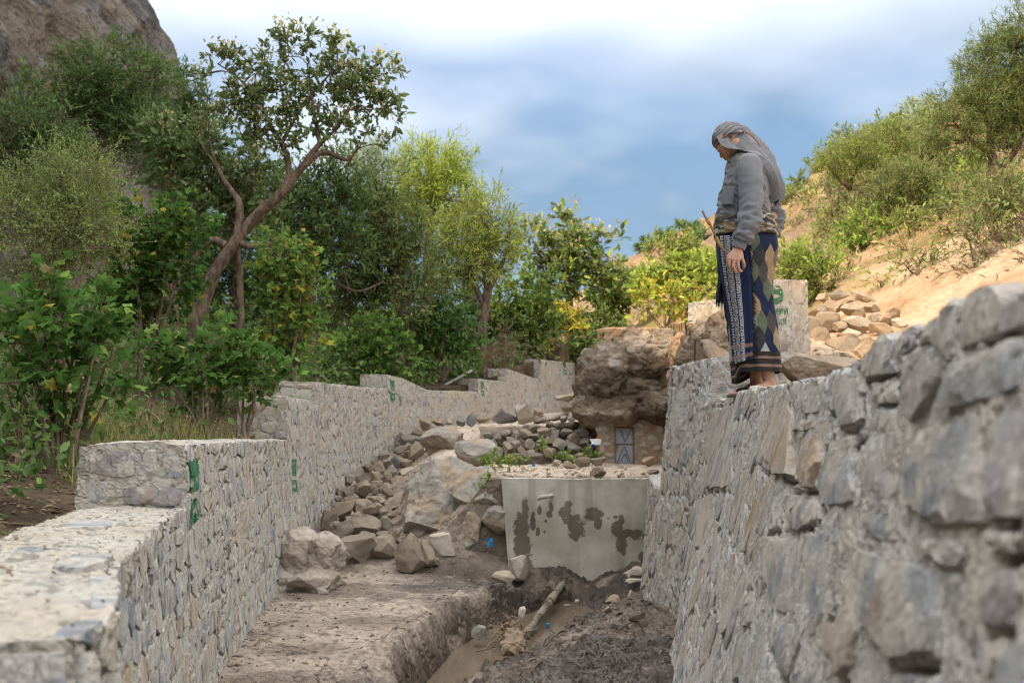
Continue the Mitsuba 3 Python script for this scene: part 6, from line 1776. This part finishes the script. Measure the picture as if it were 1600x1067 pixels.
cloth("m_shirt", weave((.165, .178, .202)))
cloth("m_scarf", weave((.17, .183, .215), .05, 160))
cloth("m_red_trim", weave((.22, .09, .06)))
NAVY = (.010, .018, .050)


def pick(r, cols):
    c = C3(cols[0])
    for i, q in enumerate(cols[1:], 1):
        c = dr.select(r > i / len(cols), C3(q), c)
    return c


PATT = [NAVY, (.30, .31, .325), (.115, .10, .097), (.16, .195, .18), (.25, .185, .115), NAVY, (.03, .034, .038), (.085, .11, .075), NAVY, (.06, .055, .055)]


def sarong_col(p, n, uv):
    """Woven medallions; uv is in metres round the cloth and up from the hem."""
    x, y = uv.x / .085, uv.y / .105
    best, cx, cy = mi.Float(9), mi.Float(0), mi.Float(0)
    for off in (0, 1):
        jy = 2 * dr.floor((y - off) / 2 + .5) + off
        for dx in (0, 1):
            jx = dr.floor(x - .5 * off) + dx + .5 * off
            d = dr.abs(x - jx) * .62 + dr.maximum(dr.abs(y - jy) - .25, 0.0) * .55
            cx, cy = dr.select(d < best, jx, cx), dr.select(d < best, jy, cy)
            best = dr.minimum(best, d)
    r = mikit.cell_rand(cx * 2 + .25, cy + .25, 3.5)
    c = pick(r, PATT)
    c = mix(c, c * 1.25, dr.select(dr.abs(y - cy) < .35, .5, 0.0))
    h = uv.y
    hem = C3(.028, .024, .024)
    for a, b in ((.030, .048), (.082, .098)):
        hem = dr.select((h > a) & (h < b), C3(.20, .135, .105), hem)
    c = dr.select(h < .128, hem, c)
    return c * (0.86 + 0.28 * noise(p.x * 400, p.y * 400, p.z * 400))


cloth("m_sarong", sarong_col)


def panel_col(p, n, uv):
    """Navy cloth with woven white bands down its front edge, pinkish stripes at the hem. uv: across 0..1, metres up from the hem."""
    u, h = uv.x, uv.y
    c = C3(NAVY) * 1.25
    k = mi.Float(0)
    for a, b, f in ((.10, .20, 58.0), (.27, .42, 80.0), (.46, .58, 62.0)):
        chk = noise(u * 60, h * f * 3.0, 3.0)
        zig = dr.abs((h * f) - dr.floor(h * f) - .5) * 2
        on = (u > a) & (u < b) & (chk * .6 + zig * .5 > .5)
        k = dr.select(on, 1.0, k)
    k = dr.select((dr.abs(u - .6) < .012) | (dr.abs(u - .245) < .010), .9, k)
    c = mix(c, C3(.40, .41, .42), k * (h < .9 * 1.0))
    for a, b in ((.018, .045), (.082, .108)):
        c = dr.select((h > a) & (h < b), mix(C3(.20, .125, .115), C3(.42, .40, .40), k * .6), c)
    return c * (0.85 + 0.3 * noise(p.x * 400, p.y * 400, p.z * 400))


cloth("m_panel", panel_col)


def sash_col(p, n, uv):
    a = fbm(p.x * 9, p.y * 9, p.z * 26, 2)
    r = noise(p.x * 16 + 5, p.y * 16, p.z * 60)
    c = mix(C3(.10, .085, .075), C3(.30, .22, .13), smoothstep(.45, .55, a))
    c = mix(c, C3(.03, .04, .05), smoothstep(.60, .68, r))
    return mix(c, C3(.34, .38, .35), smoothstep(.68, .75, noise(p.x * 22, p.y * 22, p.z * 70 + 4)))


cloth("m_sash", sash_col)


def loft(rows, na=96, nr=60, seed=0, fold=.0, nf=9, wr=0.0, wf=8.0, cap=True, power=2.2, twist=0.0):
    """Rings (y, xl, xr, half depth, depth offset) -> mesh and (angle, row) grids. fold: upright pleats; wr: creases."""
    q = spline(rows, nr)
    g = np.linspace(0, 2 * np.pi, na, endpoint=False)
    cs, sn = np.cos(g), np.sin(g)
    ce, se = np.sign(cs) * np.abs(cs) ** (2 / power), np.sign(sn) * np.abs(sn) ** (2 / power)
    V = np.zeros((nr, na, 3))
    for i, (y, xl, xr, b, v0) in enumerate(q):
        c = W((xl + xr) / 2, y, v0); a = (xr - xl) / 2 * MP
        V[i] = c + np.stack([a * ce, b * se, 0 * ce], 1)
    N = np.stack([np.broadcast_to(cs, (nr, na)), np.broadcast_to(sn, (nr, na)), np.zeros((nr, na))], -1)
    t = np.linspace(0, 1, nr)[:, None]
    if fold:
        ph = nf * g[None] + 2.5 * nz(np.stack(np.broadcast_arrays(np.cos(g)[None] * 1.2, np.sin(g)[None] * 1.2, t * 1.3 + seed), -1), 1.0, 2, seed)
        V += N * (fold * np.sin(ph) * (.35 + .65 * t))[..., None]
    if wr:
        sk = V * [wf, wf, wf * 1.5]; sk[..., 2] += .9 * sk[..., 0]
        cr = np.abs(nz(sk, 1.0, 3, seed + 4)) + .5 * np.abs(nz(sk, 2.3, 2, seed + 6))
        V += N * (wr * (.25 + .75 * t) * (.6 - 1.6 * cr))[..., None]
    f = grid_faces(nr, na, True)
    v = V.reshape(-1, 3)
    if cap:
        v = np.vstack([v, V[0].mean(0), V[-1].mean(0)])
        k = np.arange(na); k2 = (k + 1) % na; n = nr * na
        f = np.vstack([f[:, ::-1], np.stack([k * 0 + n, k2, k], 1)[:, ::-1], np.stack([k * 0 + n + 1, (nr - 1) * na + k, (nr - 1) * na + k2], 1)[:, ::-1]])
    return v, f, V


SAR = [(362, 1119, 1213, .150, 0), (380, 1120, 1215, .172, 0), (400, 1121, 1214, .180, 0), (430, 1125, 1208, .180, 0), (460, 1130, 1206, .172, 0), (490, 1136, 1209, .168, 0), (520, 1140, 1213, .165, 0), (550, 1143, 1216, .163, 0), (583, 1147, 1219, .162, 0)]
nr_, na_ = 80, 140
v, f, V = loft(SAR, na_, nr_, 3, .010, 7, .010, 5.0, cap=False)
g = np.linspace(0, 2 * np.pi, na_, endpoint=False)
drop = (.065 * sstep(.3, 1, np.cos(g - math.radians(150))))[None] * np.linspace(0, 1, nr_)[:, None] ** 6
V[..., 2] -= drop
gg = np.broadcast_to(g, (nr_, na_))
hh = V[..., 2] - V[-1, :, 2][None] 
uvs = np.stack([gg * .2, hh], -1)
Vin = V - np.stack([np.cos(gg), np.sin(gg), 0 * gg], -1) * .008
put(f"{man}__sarong", cat([(V.reshape(-1, 3), grid_faces(nr_, na_, True)[:, ::-1]), (Vin.reshape(-1, 3), grid_faces(nr_, na_, True))]), "m_sarong", uv=np.vstack([uvs.reshape(-1, 2)] * 2), smooth=True)
tag(f"{man}__sarong", "patterned wrap skirt in navy, grey, sage and tan with striped hem")
qs = spline(SAR, 300)


def on_sarong(x, y, off):
    """Point on the near side of the sarong under a pixel of the man's plane, pushed out by off."""
    i = np.clip(np.searchsorted(qs[:, 0], y), 0, 299)
    xl, xr, b = qs[i, 1], qs[i, 2], qs[i, 3]
    c, a = (xl + xr) / 2, (xr - xl) / 2
    t = np.clip(np.abs((x - c) / a), 0, .999)
    return W(x, y, -(b * (1 - t**2.2) ** (1 / 2.2) + off))


# navy panel wrapped over the front
pv, pu = [], []
ny, nx2 = 60, 40
for i, y in enumerate(np.linspace(368, 563, ny)):
    xl = float(np.interp(y, qs[:, 0], qs[:, 1])) + .6
    xr = float(np.interp(y, [368, 440, 563], [1169, 1176, 1177]))
    for j in range(nx2):
        u = j / (nx2 - 1)
        x = xl + (xr - xl) * u
        hemdrop = 6 * (1 - u) * (i / (ny - 1)) ** 4 - 4 * u * (i / (ny - 1)) ** 6
        q = on_sarong(x, y + hemdrop, .014 + .007 * math.sin(u * 13 + y * .018 + 1.5 * math.sin(y * .02)) * (.4 + .6 * i / ny) - .012 * (u < .02))
        pv.append(q); pu.append((u, (563 - y) * MP))
pv = np.array(pv); pf = grid_faces(ny, nx2)
put(f"{man}__panel", cat([(pv, pf), (pv + [0, .005, 0], pf[:, ::-1])]), "m_panel", uv=np.vstack([pu, pu]), smooth=True)
tag(f"{man}__panel", "navy cloth edge with woven white bands and pinkish hem stripes")
rf = np.random.default_rng(2)
fr_ = []
for i in range(150):
    y = rf.uniform(374, 560)
    x = float(np.interp(y, [368, 440, 563], [1169, 1176, 1177])) - 1
    a = on_sarong(x, y, .018); ln = rf.uniform(.018, .034)
    b = a + np.array([ln * rf.uniform(.5, 1), -.004, -ln * rf.uniform(.4, 1.0)])
    fr_.append(tube([a, (a + b) / 2 + rf.normal(0, .002, 3), b], [.0024, .002, .001], 4))
scene["m_fringe"] = flat((.012, .014, .022), .9)
put(f"{man}__fringe", cat(fr_), "m_fringe")
# shawl tail with tassels hanging at the far front
ts = []
for sgn in (0, 1):
    rows = np.array([[(1126 + 2 * sgn, 408), (1131, 408)], [(1123, 435), (1131, 432)], [(1119, 458), (1130, 455)], [(1118.5, 470), (1130, 470)]])
tv_ = []
for r_i in range(12):
    t = r_i / 11
    a = np.array([np.interp(t, [0, .4, .8, 1], [1125, 1122.5, 1119, 1118.5]), np.interp(t, [0, 1], [406, 470])])
    for c_i in range(7):
        u = c_i / 6
        tv_.append(W(a[0] + u * 12, a[1], -.03 + .02 * math.sin(u * 9 + t * 2)))
tv_ = np.array(tv_); tf_ = grid_faces(12, 7)
tas = [tube([W(1119 + k * 1.15, 469, -.03), W(1118.3 + k * 1.15 + rf.normal(0, .5), 481 + rf.uniform(-2, 3), -.03)], [.0028, .0015], 4) for k in range(10)]
put(f"{man}__shawl", cat([(tv_, tf_), (tv_ + [0, .004, 0], tf_[:, ::-1])] + tas), "m_fringe", smooth=True)
tag(f"{man}__shawl", "dark shawl end with tassels hanging at the front")
SH = [(236, 1147, 1164, .055, 0), (243, 1142, 1178, .115, 0), (251, 1138, 1190, .175, 0), (264, 1135, 1195, .195, 0), (280, 1131, 1197, .192, 0), (298, 1126.5, 1199, .185, 0), (316, 1123, 1201, .178, 0), (332, 1120.5, 1203, .172, 0), (344, 1119, 1205, .165, 0), (352, 1120, 1205, .155, 0)]
v, f, _ = loft(SH, 150, 100, 8, .003, 5, .026, 6.5)
def sleeve(path, rad, seed, n=60, na=40):
    c = spline(path, n); r_ = np.interp(np.linspace(0, 1, n), np.linspace(0, 1, len(rad)), rad)
    tv, tf = tube(c, r_, na)
    d_ = tv[:n * na] - np.repeat(c, na, 0)
    tt = np.repeat(np.linspace(0, 1, n), na)
    q = tv[:n * na]
    cr = np.abs(nz(q * [7, 7, 16], 1.0, 3, seed))
    k = .25 + .75 * sstep(.45, .7, tt) * sstep(1.0, .93, tt)
    tv[:n * na] += norm(d_) * (.034 * (.45 - 2.0 * cr) * k + .006 * np.sin(40 * tt + 3 * nz(q, 3, 2, seed)) * sstep(.62, .75, tt) * sstep(1, .9, tt))[:, None]
    return tv, tf
sl = sleeve([W(1166, 252, -.10), W(1170, 258, -.165), W(1173, 285, -.215), W(1174, 312, -.245), W(1173, 332, -.265), W(1168, 355, -.275), W(1160, 372, -.275), W(1157, 378, -.273)], [.045, .080, .078, .075, .073, .069, .060, .050], 5)
srt = sleeve([W(1170, 252, .10), W(1176, 262, .165), W(1196, 300, .23), W(1208, 330, .26), W(1210, 350, .235), W(1208, 366, .19)], [.045, .08, .072, .066, .058, .05], 6)
cuff = tube([W(1158.5, 374, -.274), W(1156, 381, -.272), W(1153.5, 388, -.270)], [.047, .044, .043], 28)
coll = tube(spline([W(1139, 252, -.03), W(1146, 249, -.068), W(1158, 241, -.072), W(1166, 236, -.03)], 14), .016, 8)
put(f"{man}__shirt", cat([(v, f), sl, srt]), "m_shirt", smooth=True)
tag(f"{man}__shirt", "plain grey long sleeved shirt with creased sleeves")
put(f"{man}__shirt__cuff", cuff, "m_shirt", smooth=50)
put(f"{man}__shirt__collar", coll, "m_shirt", smooth=60)
qt = spline(SH, 300)
def on_shirt(x, y, off):
    i = np.clip(np.searchsorted(qt[:, 0], y), 0, 299)
    xl, xr, b = qt[i, 1], qt[i, 2], qt[i, 3]
    c, a = (xl + xr) / 2, (xr - xl) / 2
    t = np.clip(np.abs((x - c) / a), 0, .999)
    return W(x, y, -(b * (1 - t**2.2) ** (1 / 2.2) + off))
pk = np.array([on_shirt(x, y, .014) for y in np.linspace(291, 319, 10) for x in np.linspace(1131 - (y - 291) * .14, 1148 - (y - 291) * .1, 10)])
put(f"{man}__shirt__pocket", cat([(pk, grid_faces(10, 10)), (pk + [0, .010, 0], grid_faces(10, 10)[:, ::-1])]), "m_shirt", smooth=True)
put(f"{man}__shirt__button", tube([W(1164.5, 377, -.322), W(1164.5, 377, -.326)], .006, 10), "m_fringe", smooth=40)
v, f, _ = loft([(338, 1118.5, 1209, .170, 0), (343, 1117, 1211, .180, 0), (350, 1116.5, 1212, .184, 0), (358, 1117, 1213, .186, 0), (366, 1118, 1214, .182, 0), (370, 1119, 1214, .176, 0)], 110, 24, 14, .006, 5, .016, 9.0)
put(f"{man}__sash", (v, f), "m_sash", smooth=True)
tag(f"{man}__sash", "rolled patterned waist cloth in tan, grey and dark brown")
# head scarf: wound cap, then the fall over the shoulder
ic = trimesh.creation.icosphere(5)
q = np.array(ic.vertices)
rid = q[:, 2] * 1.1 + q[:, 0] * .35 + .25 * nz(q, 1.5, 3, 3)
q2 = q * np.array([.113, .113, .112]) * (1 + .035 * np.sin(rid * 21) + .02 * nz(q, 5, 3, 2))[:, None]
cut = np.array([.45, 0, 1.0]); cut /= np.linalg.norm(cut)
dd = q2 @ np.array([-.28, 0, 1.0]) / 1.04
low = -.0 - 0 * dd
push = np.clip(-.014 - dd, 0, None)
q2 = q2 + np.array([-.28, 0, 1.0])[None] / 1.04 * push[:, None]
cap_v = HC + (q2[:, :1] - .004) * fwd + q2[:, 1:2] * lft + (q2[:, 2:] + .016) * upv
DR = [((1121, 214), (1152, 193.5), .075), ((1124, 222), (1166, 200), .092), ((1130, 229), (1181, 213), .105), ((1143, 234), (1196, 229), .125), ((1160, 237), (1208, 247), .155), ((1177, 243), (1216, 268), .175), ((1188, 262), (1221, 286), .165), ((1194, 285), (1225, 303), .11), ((1200, 307), (1221, 317), .06), ((1204, 312), (1217, 318), .008)]
row = spline([(l[0], l[1], r__[0], r__[1], d) for l, r__, d in DR], 60)
nc_ = 70
c = np.linspace(0, 1, nc_)
Dv = np.zeros((60, nc_, 3))
for i, (lx_, ly_, rx_, ry_, d) in enumerate(row):
    t = i / 59
    s = np.sin(np.pi * c) ** .8
    ph = 2 * np.pi * 4.5 * c + 3 * t + 1.2 * math.sin(5 * t)
    fd = (.010 + .012 * t) * np.sin(ph) + .004 * np.sin(2.3 * ph + 1)
    xx, yy = lx_ + (rx_ - lx_) * s, ly_ + (ry_ - ly_) * s
    for j in range(nc_):
        nx_ = math.sin(math.pi * c[j]); ny_ = -math.cos(math.pi * c[j])
        rag_ = 2.2 * math.sin(31 * c[j]) * (t > .97)
        Dv[i, j] = W(xx[j], yy[j] + rag_, ny_ * d) + np.array([nx_ * fd[j] * .6, ny_ * fd[j], .5 * fd[j]])
Dv += .006 * np.stack([nz(Dv, 14, 3, k) for k in (1, 2, 3)], -1)
Df = grid_faces(60, nc_)
inn = Dv + np.array([-.008, 0, -.004])
put(f"{man}__head_scarf", cat([(cap_v, np.array(ic.faces)), (Dv.reshape(-1, 3), Df), (inn.reshape(-1, 3), Df[:, ::-1])]), "m_scarf", smooth=True)
tag(f"{man}__head_scarf", "grey cloth wound round the head and falling over the back")
band = [hd(*(np.array([.108 * math.cos(a), .1 * math.sin(a), .03 + .03 * math.cos(a) - .0]))) for a in np.linspace(-2.0, 2.0, 40)]
trim = tube(spline([W(1160, 205, -.088), W(1171, 210, -.098), W(1181, 219, -.108), W(1188, 229, -.117)], 14), [.004] * 14, 6)
edge = tube(spline([W(1117, 231, -.05), W(1122, 224, -.075), W(1130, 215, -.098), W(1138, 210, -.105)], 14), [.0065] * 14, 6)
put(f"{man}__head_scarf__trim", trim, "m_red_trim", smooth=60)
put(f"{man}__head_scarf__trim_001", edge, "m_red_trim", smooth=60)
# sandals
scene["m_sandal"] = flat((.085, .085, .078), .75)
for i, (heel, bp_, tv, side, an) in enumerate(FEET):
    tvn = norm(tv)
    o = []
    for t, w_ in ((-.045, .026), (-.02, .036), (.04, .034), (.10, .042), (.16, .047), (.20, .042), (.232, .022)):
        o.append((t, w_))
    L_ = [an * [1, 1, 0] + [0, 0, zt + .001] + tvn * t + side * w_ for t, w_ in o]; R_ = [an * [1, 1, 0] + [0, 0, zt + .001] + tvn * t - side * w_ for t, w_ in o[::-1]]
    ring = np.array(L_ + R_); n = len(ring)
    v = np.vstack([ring, ring + [0, 0, .015]]); k = np.arange(n); k2 = (k + 1) % n
    tri = trimesh.creation.triangulate_polygon(Polygon(ring[:, :2]), engine="earcut")
    z0 = np.column_stack([tri[0], np.full(len(tri[0]), zt + .001)]); z1 = z0 + [0, 0, .015]
    key = f"{man}__sandal" + (f"_{i:03d}" if i else "")
    st = []
    for t0, hgt in ((.085, .052), (.115, .046)):
        b0 = an * [1, 1, 0] + [0, 0, zt] + tvn * t0
        arc = [b0 + side * (.048 * math.cos(a)) + [0, 0, .012 + hgt * math.sin(a)] for a in np.linspace(0, math.pi, 15)]
        A = np.array(arc)
        wv = tvn * .024
        gq = np.stack([A - wv, A + wv, A + wv + [0, 0, .005], A - wv + [0, 0, .005], A - wv], 1)
        st.append((gq.reshape(-1, 3), grid_faces(15, 5)))
    put(key, cat([(v, np.vstack([np.stack([k, k2, n + k2], 1), np.stack([k, n + k2, n + k], 1)])), (z0, tri[1][:, ::-1]), (z1, tri[1])] + st), "m_sandal", smooth=30)
# the stick tucked in his waist cloth
stk = numbered("stick")
scene["m_wood"] = bumped(lambda p, n, uv: mix(C3(0.16, 0.075, 0.035), C3(0.36, 0.20, 0.09), fbm(p.x * 40, p.y * 40, p.z * 14, 2)), lambda p, n, uv: 0.002 * noise(p.x * 90, p.y * 90, p.z * 30), .45, .4)
sp3 = spline([W(1097.5, 329, -.12), W(1101, 337, -.13), W(1106, 346, -.14), W(1111, 354, -.15), W(1117, 367, -.165), W(1122, 380, -.17)], 40)
rs_ = np.interp(np.linspace(0, 1, 40), [0, .05, .12, .36, .42, .48, .55, 1], [.004, .0075, .0065, .0065, .010, .011, .008, .006])
put(f"{stk}__shaft", tube(sp3, rs_, 12), "m_wood", smooth=50)
scene["m_leather"] = flat((.30, .20, .075), .6)
put(f"{stk}__sheath", cat([tube(spline([W(1119, 372, -.185), W(1125, 383, -.20), W(1131, 391, -.205), W(1134, 395, -.205)], 12), np.linspace(.015, .005, 12), 10)]), "m_leather", smooth=50)
tag(stk, "brown wooden stick with a knob tucked slantwise into the man's waist cloth", "stick")
